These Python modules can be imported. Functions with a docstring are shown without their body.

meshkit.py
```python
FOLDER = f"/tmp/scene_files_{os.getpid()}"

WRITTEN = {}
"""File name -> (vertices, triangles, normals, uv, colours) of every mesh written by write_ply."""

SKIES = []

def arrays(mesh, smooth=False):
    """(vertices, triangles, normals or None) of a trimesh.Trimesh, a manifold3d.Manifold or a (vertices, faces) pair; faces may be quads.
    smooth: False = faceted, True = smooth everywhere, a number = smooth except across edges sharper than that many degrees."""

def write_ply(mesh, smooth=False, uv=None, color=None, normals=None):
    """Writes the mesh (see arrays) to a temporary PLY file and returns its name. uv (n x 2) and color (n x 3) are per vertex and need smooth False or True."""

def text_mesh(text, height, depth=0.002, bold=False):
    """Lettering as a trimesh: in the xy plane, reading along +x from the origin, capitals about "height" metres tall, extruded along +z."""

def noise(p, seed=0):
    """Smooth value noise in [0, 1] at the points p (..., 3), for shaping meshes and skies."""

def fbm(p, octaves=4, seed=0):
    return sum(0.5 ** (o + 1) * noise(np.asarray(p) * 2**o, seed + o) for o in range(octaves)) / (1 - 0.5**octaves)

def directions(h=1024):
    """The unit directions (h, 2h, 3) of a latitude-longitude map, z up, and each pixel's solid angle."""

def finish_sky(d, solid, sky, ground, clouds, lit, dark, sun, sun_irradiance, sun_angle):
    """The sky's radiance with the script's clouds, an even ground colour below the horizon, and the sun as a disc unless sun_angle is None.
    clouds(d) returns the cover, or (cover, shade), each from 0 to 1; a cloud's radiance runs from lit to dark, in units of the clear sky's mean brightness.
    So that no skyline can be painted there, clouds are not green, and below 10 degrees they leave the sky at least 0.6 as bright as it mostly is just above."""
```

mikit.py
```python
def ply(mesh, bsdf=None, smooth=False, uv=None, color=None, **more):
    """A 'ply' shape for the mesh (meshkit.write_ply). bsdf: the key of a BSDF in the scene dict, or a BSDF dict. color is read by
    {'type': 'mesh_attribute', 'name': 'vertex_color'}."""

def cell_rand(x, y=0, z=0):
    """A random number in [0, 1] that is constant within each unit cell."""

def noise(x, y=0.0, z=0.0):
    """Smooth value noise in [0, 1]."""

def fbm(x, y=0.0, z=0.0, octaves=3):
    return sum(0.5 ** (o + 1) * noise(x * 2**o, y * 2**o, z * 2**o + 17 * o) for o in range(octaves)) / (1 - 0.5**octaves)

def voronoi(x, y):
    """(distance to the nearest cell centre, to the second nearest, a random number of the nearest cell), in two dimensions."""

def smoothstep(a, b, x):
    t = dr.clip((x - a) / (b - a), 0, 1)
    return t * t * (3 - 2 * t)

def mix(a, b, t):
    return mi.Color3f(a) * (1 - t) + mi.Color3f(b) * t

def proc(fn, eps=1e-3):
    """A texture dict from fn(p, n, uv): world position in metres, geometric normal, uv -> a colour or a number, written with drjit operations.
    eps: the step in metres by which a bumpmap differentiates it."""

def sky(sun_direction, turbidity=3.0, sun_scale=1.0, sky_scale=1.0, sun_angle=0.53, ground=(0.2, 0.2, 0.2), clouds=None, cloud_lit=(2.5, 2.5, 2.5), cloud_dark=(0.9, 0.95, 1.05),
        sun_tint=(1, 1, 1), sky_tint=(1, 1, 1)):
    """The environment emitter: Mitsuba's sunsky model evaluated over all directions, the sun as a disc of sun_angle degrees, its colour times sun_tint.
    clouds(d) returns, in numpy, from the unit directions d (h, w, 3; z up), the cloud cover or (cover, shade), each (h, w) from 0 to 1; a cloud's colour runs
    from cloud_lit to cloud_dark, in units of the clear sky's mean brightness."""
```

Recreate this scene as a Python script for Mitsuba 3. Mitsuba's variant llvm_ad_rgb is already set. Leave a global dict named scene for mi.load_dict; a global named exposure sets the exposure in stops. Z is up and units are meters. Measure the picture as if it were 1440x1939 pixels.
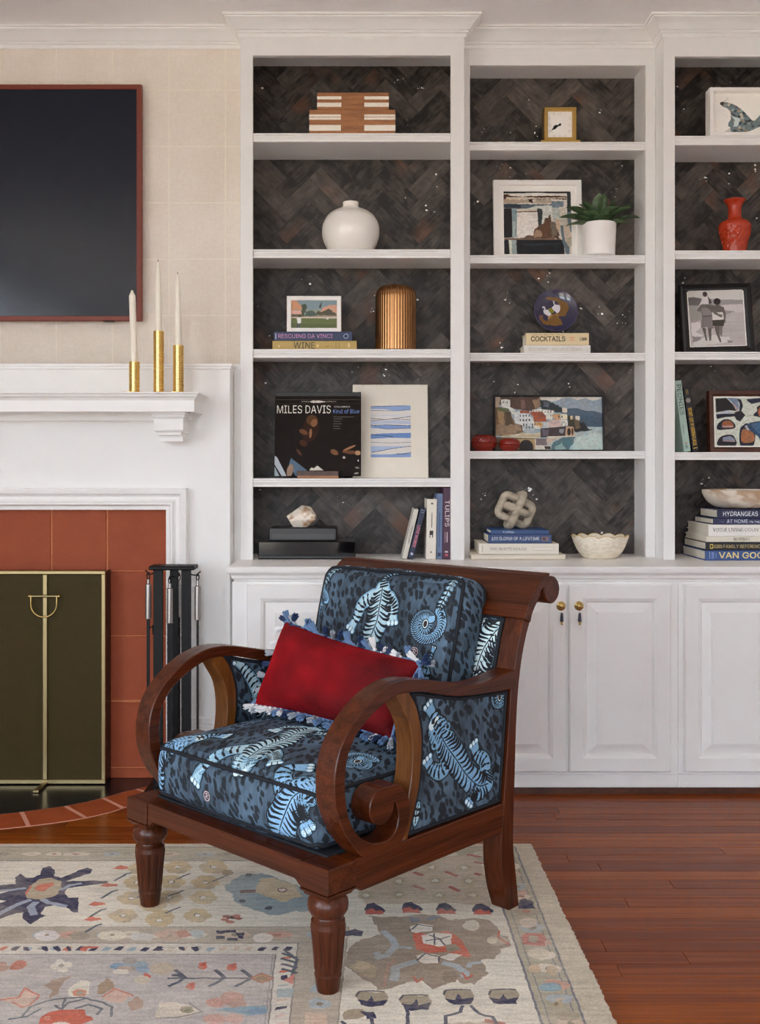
import math, random
import numpy as np, trimesh, mitsuba as mi, drjit as dr, mikit, meshkit
import shapely
from shapely import affinity
from shapely.geometry import Polygon, LineString, Point, box as sbox
from shapely.ops import unary_union
import mapbox_earcut
from mikit import proc, fbm, noise, voronoi, smoothstep, cell_rand, mix
T = mi.ScalarTransform4f
PI = math.pi
rng = random.Random(7)
nr = np.random.default_rng(7)

# ------------------------------------------------------------------ camera, sky, exposure
F, VX, VY, EYE = 2030.0, 700.0, 885.0, 1.05        # focal length in pixels, foot of the view axis, eye height
exposure = 5.52
scene = {'type': 'scene'}
labels = {}
scene['camera'] = {'type': 'perspective', 'fov': math.degrees(2 * math.atan(720 / F)), 'fov_axis': 'x', 'near_clip': 0.05, 'far_clip': 60,
                   'principal_point_offset_x': (720 - VX) / 1440, 'principal_point_offset_y': (969.5 - VY) / 1939,
                   'to_world': T().look_at(origin=[0, 0, EYE], target=[0, 1, EYE], up=[0, 0, 1])}
scene['sky'] = mikit.sky((-0.45, -0.65, 0.6), turbidity=4, sun_angle=None, sky_scale=1.0, ground=(.28, .28, .26), clouds=lambda d: np.full(d.shape[:2], 0.92), cloud_lit=(1.46, 1.65, 1.90))

def at(px, py, Y):
    """the point of the vertical plane at distance Y that the photograph shows at px, py"""
    return np.array([(px - VX) / F * Y, Y, EYE - (py - VY) / F * Y])
def X(px, Y): return (px - VX) / F * Y
def Z(py, Y): return EYE - (py - VY) / F * Y
def onfloor(px, py, z=0.0):
    Y = (EYE - z) * F / (py - VY)
    return np.array([(px - VX) / F * Y, Y])

# ------------------------------------------------------------------ helpers: materials
def lin(c):
    if isinstance(c, str): c = [int(c[i:i + 2], 16) / 255 for i in (0, 2, 4)]
    return [((v + .055) / 1.055) ** 2.4 if v > .04045 else v / 12.92 for v in c]
def rgb(c): return {'type': 'rgb', 'value': lin(c) if isinstance(c, str) else list(map(float, c))}
def mat(key, c, rough=.5, metal=0.0, two=True, bump=None, **k):
    b = {'type': 'principled', 'base_color': rgb(c) if not isinstance(c, dict) else c, 'roughness': rough, 'metallic': metal, **k}
    if bump: b = {'type': 'bumpmap', 'arbitrary': proc(bump[0], bump[2]), 'scale': bump[1], 'bsdf': b}
    scene[key] = {'type': 'twosided', 'bsdf': b} if two else b
    return key
def C3(c): return mi.Color3f(*lin(c))

def unpack(uv):
    c = dr.floor(uv.x + .5)
    r = dr.floor(c / 4096); g = dr.floor((c - r * 4096) / 64); b = c - r * 4096 - g * 64
    return mi.Color3f(r, g, b) / 63
def unpack_lin(uv):
    c = unpack(uv); return dr.power(dr.maximum(c, 1e-4), 2.2)
def pack(h):
    v = [int(round(int(h[i:i + 2], 16) / 255 * 63)) for i in (0, 2, 4)]
    return v[0] * 4096 + v[1] * 64 + v[2]

mat('white_paint', 'e4e3e1', .38, specular=.5)
mat('white_trim', 'e5e4e2', .33, specular=.5)
mat('ceiling_paint', 'ecebeb', .8)
mat('wall_paint', 'e2e4e6', .8)
mat('print_matte', proc(lambda p, n, uv: unpack_lin(uv)), .55)
mat('print_dark', proc(lambda p, n, uv: unpack_lin(uv)), .5, specular=.12)
def painterly(p, n, uv):
    c = unpack_lin(uv); a = fbm(p.x * 150, p.z * 210, p.y * 90, 3); b = fbm(p.x * 60 + 9, p.z * 60, 2, 2); d = noise(p.x * 420, p.z * 520, 5)
    c = c * (.62 + .62 * a + .18 * (d - .5))
    return mix(c, mi.Color3f(c.y, c.y, c.y) * mi.Color3f(1.05, .98, .9), dr.clip(.25 + .5 * (b - .4), 0, .6))
mat('print_paint', proc(painterly), .6)
mat('print_gloss', proc(lambda p, n, uv: unpack_lin(uv)), .22, specular=.5)
def linen(p, n, uv):
    x, z = p.x, p.z
    w = .5 * noise(x * 700, z * 90, 1) + .5 * noise(x * 90, z * 700, 2)
    t = fbm(x * 9, z * 9, 3, 2)
    return mix(lin('d6cabb'), lin('e9e1d7'), dr.clip(.65 * w + .5 * t, 0, 1))
mat('linen_paper', proc(linen), .85)
mat('linen_seam', 'e9e1d2', .85)
def bark(p, n, uv):
    idn = dr.floor(uv.y); a = uv.x; b = uv.y - idn
    tone = cell_rand(idn, 3, 1); hue = cell_rand(idn, 9, 4)
    g = fbm(a * 30 + idn * 7, b * 9 + idn, 0, 3); fine = noise(a * 60 + idn, b * 42, idn)
    mot = fbm(p.x * 34 + idn, p.z * 34, 3, 3)
    k = dr.clip(.13 + .50 * tone * tone + .50 * (g - .5) + .22 * (fine - .5) + .75 * (mot - .5), 0, 1)
    c = mix(lin('231f1d'), lin('6b625b'), k)
    rust = smoothstep(.62, .86, fbm(p.x * 8, p.z * 8, 5 + idn, 3)) * smoothstep(.35, .9, hue)
    return mix(c, lin('7a4c30'), rust * .55)
mat('bark_veneer', proc(bark), .48, specular=.4)
mat('bark_backing', '1b1816', .7)
mat('mica', 'fbfaf6', .25, specular=1.0)
def plank(p, n, uv):
    idn = dr.floor(uv.y); a = uv.x; b = uv.y - idn
    tone = cell_rand(idn, 3, 1)
    g = fbm(a * 2.2 + idn * 5.3, b * 7 + idn * 3, 0, 3); f = noise(a * 7 + idn * 3, b * 38, idn)
    k = dr.clip(.28 + .6 * (tone - .5) + .7 * (g - .5) + .42 * (f - .5), 0, 1)
    return mix(lin('6c2e09'), lin('a6571a'), k)
mat('floor_board', proc(plank), .26, specular=.15, clearcoat=.10, clearcoat_gloss=.92)
mat('floor_gap', '2a120a', .6)
def terracotta(p, n, uv):
    t = fbm(p.x * 14, p.z * 14, p.y * 14, 3); f = noise(p.x * 220, p.z * 220, p.y * 220)
    k = cell_rand(dr.floor(uv.x), 5, 2)
    return mix(lin('84371c'), lin('a5522f'), dr.clip(.5 * t + .25 * f + .35 * k, 0, 1))
mat('terracotta', proc(terracotta), .55, specular=.25)
mat('terracotta_grout', 'b9714c', .8)
mat('slate_black', '17151a', .22)
mat('hearth_grout', 'c08a74', .8)
mat('brass', (.62, .45, .17), .28, 1.0)
mat('brass_dull', (.36, .29, .15), .38, 1.0)
mat('gold_shiny', (.78, .55, .20), .2, 1.0)
mat('steel', (.45, .43, .41), .35, 1.0)
mat('iron', '0d0d0e', .5, specular=.25)
mat('black_gloss', '060608', .08)
mat('black_satin', '1a1a1b', .35)
mat('black_wood', '121011', .4)
mat('tv_frame', '74301f', .5)
mat('tv_screen', '0a1424', .16, specular=.42)
def screen_mesh(p, n, uv):
    a = dr.sin(p.x * 2 * PI / .0032) * dr.sin(p.z * 2 * PI / .0032)
    return mix(lin('2a2109'), lin('54481f'), smoothstep(-.1, .7, a))
mat('mesh_screen', proc(screen_mesh), .6, .1, specular=.2)
mat('firebox_soot', '1d1512', .9)
mat('candle_wax', 'ece5d6', .45, specular=.4)
mat('wick', '2a2522', .9)

def wood_fn(dark, light, ax, sc=1.0, edge=0.0):
    def fn(p, n, uv):
        q = [p.x * ax[0][0] + p.y * ax[0][1], p.x * ax[1][0] + p.y * ax[1][1], p.z]
        m = ax[2]
        a, b, c = q[0] * m[0], q[1] * m[1], q[2] * m[2]
        g = fbm(a * sc, b * sc, c * sc, 3); f = noise(a * 5 * sc, b * 5 * sc, c * 5 * sc)
        return mix(lin(dark), lin(light), dr.clip(.22 + .85 * (g - .25) + .35 * (f - .5), 0, 1))
    return fn
E1 = np.array([.724, -.690, 0.]); E2 = np.array([.690, .724, 0.])
AXC = lambda m: (E1[:2], E2[:2], m)
for nm, m in (('s', (3, 55, 55)), ('d', (55, 3, 55)), ('z', (55, 55, 3))):
    mat('mahogany_' + nm, proc(wood_fn('2a1005', '632c0f', AXC(m))), .3, specular=.3, clearcoat=.3, clearcoat_gloss=.88)
mat('mahogany_light', proc(wood_fn('4a2610', '85521f', AXC((55, 55, 3)))), .32, specular=.4, clearcoat=.3, clearcoat_gloss=.88)
AXW = lambda m: ((1, 0), (0, 1), m)
mat('walnut', proc(wood_fn('7a4a2b', 'b97f50', AXW((8, 60, 60)))), .45)
mat('walnut_frame', proc(wood_fn('2e150b', '5a301a', AXW((20, 60, 20)))), .4)

# ------------------------------------------------------------------ helpers: meshes
def M(v, f): return trimesh.Trimesh(np.asarray(v, float), np.asarray(f, int), process=False)
def cat(ms): return trimesh.util.concatenate([m for m in ms if m is not None])
def rbox(x0, x1, y0, y1, z0, z1, r=.002):
    """box with chamfered edges"""
    r = min(r, .45 * min(x1 - x0, y1 - y0, z1 - z0))
    lo, hi = np.array([x0, y0, z0]), np.array([x1, y1, z1])
    pts = []
    for s in np.ndindex(2, 2, 2):
        c = np.where(np.array(s) == 0, lo, hi); d = np.where(np.array(s) == 0, 1, -1)
        for k in range(3):
            q = c + d * r; q[k] = c[k]; pts.append(q)
    return trimesh.convex.convex_hull(np.array(pts))
def box(x0, x1, y0, y1, z0, z1):
    return trimesh.creation.box(bounds=[[x0, y0, z0], [x1, y1, z1]])
def earcut(rings):
    v = np.vstack(rings); ends = np.cumsum([len(r) for r in rings]).astype(np.uint32)
    return v, mapbox_earcut.triangulate_float64(v.astype(float), ends).reshape(-1, 3).astype(int)
def tri2(poly):
    """(v2, faces) counter-clockwise of a shapely polygon"""
    poly = shapely.geometry.polygon.orient(poly)
    v, f = earcut([np.array(r.coords)[:-1] for r in (poly.exterior, *poly.interiors)])
    a = v[f]; sg = (a[:, 1, 0] - a[:, 0, 0]) * (a[:, 2, 1] - a[:, 0, 1]) - (a[:, 1, 1] - a[:, 0, 1]) * (a[:, 2, 0] - a[:, 0, 0])
    f[sg < 0] = f[sg < 0][:, ::-1]
    return v, f
def polys(g):
    if g.is_empty: return []
    return [q for q in getattr(g, 'geoms', [g]) if q.geom_type == 'Polygon' and q.area > 1e-10]
def extr(poly, h, c=0.0):
    """extrusion of a polygon from z=0 to h, its rim bevelled by c"""
    poly = shapely.geometry.polygon.orient(poly)
    rings = [np.array(r.coords)[:-1] for r in (poly.exterior, *poly.interiors)]
    ins = []
    for r in rings:
        d = np.roll(r, -1, 0) - r; d /= np.linalg.norm(d, axis=1, keepdims=True) + 1e-12
        nrm = np.c_[-d[:, 1], d[:, 0]]; m = nrm + np.roll(nrm, 1, 0); m /= np.linalg.norm(m, axis=1, keepdims=True) + 1e-12
        k = np.clip((m * nrm).sum(1), .4, 1); ins.append(r + c * m / k[:, None])
    V0, f = earcut(ins)
    a = V0[f]; sg = (a[:, 1, 0] - a[:, 0, 0]) * (a[:, 2, 1] - a[:, 0, 1]) - (a[:, 1, 1] - a[:, 0, 1]) * (a[:, 2, 0] - a[:, 0, 0])
    f[sg < 0] = f[sg < 0][:, ::-1]
    full = np.vstack(rings); n = len(full)
    levels = [(V0, 0), (full, c), (full, h - c), (V0, h)] if c > 0 else [(V0, 0), (V0, h)]
    v = np.vstack([np.c_[p, np.full(n, z)] for p, z in levels]); faces = [f[:, ::-1], f + n * (len(levels) - 1)]
    o = 0
    for r in rings:
        i = np.arange(len(r)) + o; j = np.roll(i, -1); o += len(r)
        for L in range(len(levels) - 1):
            a, b, cc, d = i + L * n, j + L * n, j + (L + 1) * n, i + (L + 1) * n
            faces += [np.c_[a, b, cc], np.c_[a, cc, d]]
    return M(v, np.vstack(faces))
def xz(m, y=0.0):
    """mesh drawn in xy, extruded along z -> standing in the xz plane, its front (z) looking at -y"""
    v = m.vertices; return M(np.c_[v[:, 0], y - v[:, 2], v[:, 1]], m.faces)
def moved(m, t=(0, 0, 0), rz=0, mtx=None):
    m = m.copy()
    if mtx is not None: m.apply_transform(mtx)
    if rz: m.apply_transform(trimesh.transformations.rotation_matrix(rz, [0, 0, 1]))
    m.apply_translation(t); return m
def lathe(prof, n=48, at=(0, 0, 0)):
    """revolve (r, z) points about the vertical through at"""
    p = np.array(prof, float); k = len(p); a = np.arange(n) * 2 * PI / n
    v = np.stack([p[:, None, 0] * np.cos(a), p[:, None, 0] * np.sin(a), np.broadcast_to(p[:, None, 1], (k, n))], -1).reshape(-1, 3)
    i, j = np.meshgrid(np.arange(k - 1), np.arange(n), indexing='ij'); jj = (j + 1) % n
    q = np.stack([i * n + j, i * n + jj, (i + 1) * n + jj, (i + 1) * n + j], -1).reshape(-1, 4)
    f = np.vstack([q[:, :3], q[:, [0, 2, 3]]])
    a3 = v[f]; ar = np.linalg.norm(np.cross(a3[:, 1] - a3[:, 0], a3[:, 2] - a3[:, 0]), axis=1)
    return M(v + np.asarray(at), f[ar > 1e-14])
def smooth_pts(pts, n=60, closed=False):
    """Catmull-Rom through the points"""
    p = np.array(pts, float); k = len(p)
    if closed: q = np.vstack([p[-1], p, p[0], p[1]])
    else: q = np.vstack([2 * p[0] - p[1], p, 2 * p[-1] - p[-2]])
    seg = k if closed else k - 1; out = []
    m = max(2, n // seg)
    for i in range(seg):
        t = np.linspace(0, 1, m, endpoint=False)[:, None]; a, b, c, d = q[i:i + 4]
        out.append(.5 * (2 * b + (c - a) * t + (2 * a - 5 * b + 4 * c - d) * t ** 2 + (3 * b - a - 3 * c + d) * t ** 3))
    if not closed: out.append(p[-1:])
    return np.vstack(out)
def tube(pts, r, sides=8, closed=False, caps=True):
    p = np.asarray(pts, float); n = len(p); r = np.broadcast_to(r, (n,))
    t = (np.roll(p, -1, 0) - np.roll(p, 1, 0)) if closed else np.gradient(p, axis=0)
    t /= np.linalg.norm(t, axis=1, keepdims=True) + 1e-12
    a = np.cross(t[0], [0, 0, 1.]); 
    if np.linalg.norm(a) < .1: a = np.cross(t[0], [1., 0, 0])
    A = []
    for k in range(n):
        a = a - t[k] * (a @ t[k]); a /= np.linalg.norm(a) + 1e-12; A.append(a)
    A = np.array(A); B = np.cross(t, A); ang = np.arange(sides) * 2 * PI / sides
    v = (p[:, None] + r[:, None, None] * (np.cos(ang)[None, :, None] * A[:, None] + np.sin(ang)[None, :, None] * B[:, None])).reshape(-1, 3)
    m = n if closed else n - 1
    i, j = np.meshgrid(np.arange(m), np.arange(sides), indexing='ij'); i2 = (i + 1) % n; jj = (j + 1) % sides
    q = np.stack([i * sides + j, i * sides + jj, i2 * sides + jj, i2 * sides + j], -1).reshape(-1, 4)
    f = [q[:, :3], q[:, [0, 2, 3]]]
    if caps and not closed:
        k = np.arange(1, sides - 1); f.append(np.c_[0 * k, k + 1, k]); o = (n - 1) * sides; f.append(np.c_[0 * k + o, k + o, k + 1 + o])
    return M(v, np.vstack(f))
def sweep(path, prof, to3, closed=False):
    """mitred sweep: closed profile (o, t) along a plane path (a, b); o is measured to the left of the path; to3(a, b, t) -> 3D"""
    P = np.array(path, float); n = len(P); pr = np.array(prof, float); k = len(pr)
    d = np.roll(P, -1, 0) - P; 
    if not closed: d[-1] = d[-2]
    d /= np.linalg.norm(d, axis=1, keepdims=True); nl = np.c_[-d[:, 1], d[:, 0]]
    prev = np.roll(nl, 1, 0)
    if not closed: prev[0] = nl[0]
    m = nl + prev; m /= np.linalg.norm(m, axis=1, keepdims=True); m /= (m * nl).sum(1)[:, None]
    q = P[:, None] + m[:, None] * pr[None, :, :1]
    v = np.array([to3(q[i, j, 0], q[i, j, 1], pr[j, 1]) for i in range(n) for j in range(k)])
    s = n if closed else n - 1
    i, j = np.meshgrid(np.arange(s), np.arange(k), indexing='ij'); i2 = (i + 1) % n; jj = (j + 1) % k
    qd = np.stack([i * k + j, i2 * k + j, i2 * k + jj, i * k + jj], -1).reshape(-1, 4)
    f = [qd[:, :3], qd[:, [0, 2, 3]]]
    if not closed:
        _, cf = earcut([pr]); f += [cf, cf[:, ::-1] + (n - 1) * k]
    mesh = M(v, np.vstack(f))
    if mesh.volume < 0: mesh.invert()
    return mesh
ztop = lambda a, b, t: (a, b, t)
def front(Y): return lambda a, b, t: (a, Y - t, b)       # path in x,z on the wall at Y, t towards the room

used = {}
def key(name):
    used[name] = used.get(name, 0) + 1
    return name if used[name] == 1 else '%s_%03d' % (name, used[name] - 1)
def obj(name, mesh, m, parent=None, smooth=30, uv=None, label=None, kind=None, mtx=None):
    k = key(name if parent is None else parent + '__' + name)
    if mtx is not None: mesh = moved(mesh, mtx=mtx)
    scene[k] = mikit.ply(mesh, m, smooth=smooth, uv=uv)
    if label or kind:
        labels.setdefault(k, {})
        if label: labels[k]['label'] = label
        if kind: labels[k]['kind'] = kind
    return k
def thing(name, label, category, group=None):
    k = key(name); labels[k] = {'label': label, 'category': category}
    if group: labels[k]['group'] = group
    return k
def tag(k, label, category, group=None):
    labels.setdefault(k, {}).update(label=label, category=category)
    if group: labels[k]['group'] = group
    return k
def struct(name, mesh, m, smooth=False, uv=None, label=None):
    k = obj(name, mesh, m, None, smooth, uv); labels[k] = {'kind': 'structure', 'label': label or name.replace('_', ' ')}
    return k
def flat(shapes, lay=5e-5, edge=None):
    """flat print: [(polygon or points, colour)] painted one over the other -> (mesh in xy, uv that carries the colour)"""
    V, Fc, U, o = [], [], [], 0
    for i, (g, c) in enumerate(shapes):
        if not hasattr(g, 'geom_type'):
            g = Polygon(g)
            if not g.is_valid: g = g.buffer(0)
        for q in polys(g):
            v, f = tri2(q); V.append(np.c_[v, np.full(len(v), lay * (i + 1))]); Fc.append(f + o); o += len(v)
            U.append(np.full(len(v), pack(c)))
    V = np.vstack(V); return M(V, np.vstack(Fc)), np.c_[np.concatenate(U), np.zeros(len(V))]
def flat_clip(shapes, w, h, lay=5e-5):
    r = sbox(0, 0, w, h); out = []
    for g, c in shapes:
        if not hasattr(g, 'geom_type'): g = Polygon(g)
        if not g.is_valid: g = g.buffer(0)
        g = g.intersection(r)
        if not g.is_empty: out.append((g, c))
    return flat(out, lay)
def stroke(pts, w): return LineString(pts).buffer(w / 2, cap_style=1, quad_segs=3)
def ell(x, y, a, b, rot=0): return affinity.rotate(affinity.scale(Point(0, 0).buffer(1, quad_segs=6), a, b), rot, origin=(0, 0)) if (x, y) == (0, 0) else affinity.translate(affinity.rotate(affinity.scale(Point(0, 0).buffer(1, quad_segs=6), a, b), rot, origin=(0, 0)), x, y)
def text(txt, h, w=None, depth=.0006, bold=False):
    m = meshkit.text_mesh(txt, h, depth, bold)
    m = M(m.vertices - [m.bounds[0][0], 0, 0], m.faces)
    if w: m.apply_transform(np.diag([w / m.bounds[1][0], 1, 1, 1]))
    return m
def R(ax, deg): return trimesh.transformations.rotation_matrix(math.radians(deg), ax)
def TR(*t): return trimesh.transformations.translation_matrix(t)

# ------------------------------------------------------------------ the room
YB, Y1, Y2, YP = 3.93, 3.67, 3.77, 3.60           # bay backs, outer bay face, middle bay face, fireplace panelling
ZC, ZT = 2.587, .733                                # ceiling, counter top
XL, XR, YR = -2.7, 2.45, -2.9                        # left wall, right wall, wall behind the camera
BW = .058
fk = struct('floor', box(XL, XR, YR, 3.95, -.06, -.012), 'floor_gap', label='reddish brown strip wood floor')
n = 0
y = 1.28
r = random.Random(3)
while y < 3.60:
    x = -1.75 - r.random() * .8
    while x < 2.0:
        L = r.choice([.8, 1.1, 1.4, 1.7, 2.1]); x1 = min(x + L, 2.45)
        m = rbox(x + .0004, x1 - .0004, y + .0005, y + BW - .0005, -.012, 0, .0009)
        n += 1; uv = np.c_[m.vertices[:, 0] + n * .37, n + .03 + .94 * (m.vertices[:, 1] - y) / BW]
        if x1 > -1.75 and not (x1 < -.6 and y > 3.45): obj('plank', m, 'floor_board', fk, smooth=False, uv=uv)
        x = x1
    y += BW
def plain_floor(x0, x1, y0, y1):
    ms, us = [], []; yy = y0; i = 400
    while yy < y1 - .01:
        m = box(x0, x1, yy + .0005, min(yy + BW, y1) - .0005, -.012, 0); i += 1
        ms.append(m); us.append(np.c_[m.vertices[:, 0], i + .03 + .94 * (m.vertices[:, 1] - yy) / BW]); yy += BW
    return cat(ms), np.vstack(us)
m, u = plain_floor(XL, XR, YR, 1.28)
k = obj('far_planks', m, 'floor_board', fk, smooth=False, uv=u, kind='stuff')
m, u = plain_floor(XL, -1.76, 1.28, 3.60)
k = obj('far_planks', m, 'floor_board', fk, smooth=False, uv=u, kind='stuff')
struct('ceiling', box(XL, XR, YR, 3.95, ZC, ZC + .05), 'ceiling_paint', label='pale grey plaster ceiling')

def wall_with_holes(w0, w1, holes, z1=ZC):
    g = sbox(w0, 0, w1, z1)
    for h in holes: g = g.difference(sbox(*h))
    return g
# wall behind the camera and left wall, with the windows that light the room
rear = [(-2.0, .25, -.85, 2.42), (-.35, .25, .85, 2.42)]
struct('wall_rear', xz(extr(wall_with_holes(XL, XR, rear), .1), YR), 'wall_paint')
left = [(-2.3, .35, -1.0, 2.35), (-.6, .35, .9, 2.35)]
g = extr(wall_with_holes(YR, 3.95, left), .1); v = g.vertices
struct('wall_left', M(np.c_[XL - v[:, 2], v[:, 0], v[:, 1]], g.faces[:, ::-1]), 'wall_paint')
struct('wall_right', box(XR, XR + .1, YR, 3.95, 0, ZC), 'wall_paint')
def sash(a0, z0, a1, z1):
    g = sbox(a0, z0, a1, z1).difference(sbox(a0 + .05, z0 + .05, a1 - .05, z1 - .05))
    xm, zm = (a0 + a1) / 2, (z0 + z1) / 2
    for bx in (sbox(a0, zm - .025, a1, zm + .025), sbox(xm - .012, z0, xm + .012, z1)): g = g.union(bx)
    return extr(g, .04, .003)
for i, h in enumerate(rear): struct('window_%d' % (i + 1), xz(sash(*h), YR - .03), 'white_paint')
for i, h in enumerate(left):
    g = sash(*h); v = g.vertices
    struct('window_%d' % (i + 4), M(np.c_[XL - .03 - v[:, 2], v[:, 0], v[:, 1]], g.faces[:, ::-1]), 'white_paint')

# back wall with its squares of woven paper
wk = struct('wall_back', cat([box(XL, -1.76, 3.7705, 3.86, 0, ZC), box(-1.76, -.6, 3.7705, 3.86, 1.0, ZC), box(-.6, -.4445, 3.7705, 3.86, 0, ZC), box(XL, 1.95, 4.10, 4.14, 0, ZC), box(1.80, XR, Y2, 3.99, 0, ZC)]), 'linen_seam', label='back wall covered in squares of beige woven paper')
sq = .1985
xs = [X(427, Y2) + sq * i for i in range(-9, 2)]; zs = [Z(277, Y2) + sq * i for i in range(-7, 3)]
for i in range(len(xs) - 1):
    for j in range(len(zs) - 1):
        a0, a1, b0, b1 = xs[i], min(xs[i + 1], -.4445), max(zs[j], Z(720, Y2)), min(zs[j + 1], 2.54)
        if a1 - a0 < .01 or b1 - b0 < .01: continue
        g = .0016 + .0010 * r.random()
        ps = []
        for (p, q) in (((a0 + g, b0 + g), (a1 - g, b0 + g)), ((a1 - g, b0 + g), (a1 - g, b1 - g)), ((a1 - g, b1 - g), (a0 + g, b1 - g)), ((a0 + g, b1 - g), (a0 + g, b0 + g))):
            for t in np.linspace(0, 1, 9)[:-1]:
                ps.append((p[0] + (q[0] - p[0]) * t + r.uniform(-.0011, .0011), p[1] + (q[1] - p[1]) * t + r.uniform(-.0011, .0011)))
        obj('paper_square', xz(extr(Polygon(ps), .0006), 3.7705), 'linen_paper', wk, smooth=False)

# crown moulding, stepping out round the two outer bays
x1l, x1r, x3l, x3r = X(455, Y1), X(880, Y1), X(1257, Y1), X(1257 + 425, Y1)
crown = [(0, -.066), (-.006, -.066), (-.008, -.055), (-.013, -.052), (-.013, -.046), (-.018, -.044), (-.022, -.038), (-.028, -.028), (-.037, -.018), (-.046, -.012), (-.047, -.008), (-.054, -.007), (-.054, 0), (0, 0)]
path = [(XL, Y2), (x1l, Y2), (x1l, Y1), (x1r, Y1), (x1r, Y2), (x3l, Y2), (x3l, Y1), (x3r, Y1), (x3r, Y2), (XR, Y2)]
struct('trim_1', sweep(path, crown, lambda a, b, t: (a, b, ZC + t)), 'white_trim', smooth=20, label='white crown moulding stepping round the bookcases')

# ------------------------------------------------------------------ bookcases
def herring(x0, x1, z0, z1, W=.057, n=3):
    rect = sbox(x0, z0, x1, z1); c, s = math.cos(PI / 4), math.sin(PI / 4); out = []
    cx, cz = (x0 + x1) / 2, (z0 + z1) / 2; Rr = int(math.hypot(x1 - x0, z1 - z0) / 2 / W) + 4
    for i in range(-Rr, Rr):
        for j in range(-Rr, Rr):
            t = (i - j) % (2 * n)
            if t == 0: b, hz = (i, j, i + n, j + 1), True
            elif t == 2 * n - 1: b, hz = (i, j, i + 1, j + n), False
            else: continue
            g = .0004
            q = [((b[0]) * W + g, b[1] * W + g), (b[2] * W - g, b[1] * W + g), (b[2] * W - g, b[3] * W - g), (b[0] * W + g, b[3] * W - g)]
            P = Polygon([(cx + u * c - v * s, cz + u * s + v * c) for u, v in q]).intersection(rect)
            for p in polys(P):
                if p.area > 2e-5: out.append((p, (c, s) if hz else (-s, c)))
    return out
vid = [0]
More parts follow.
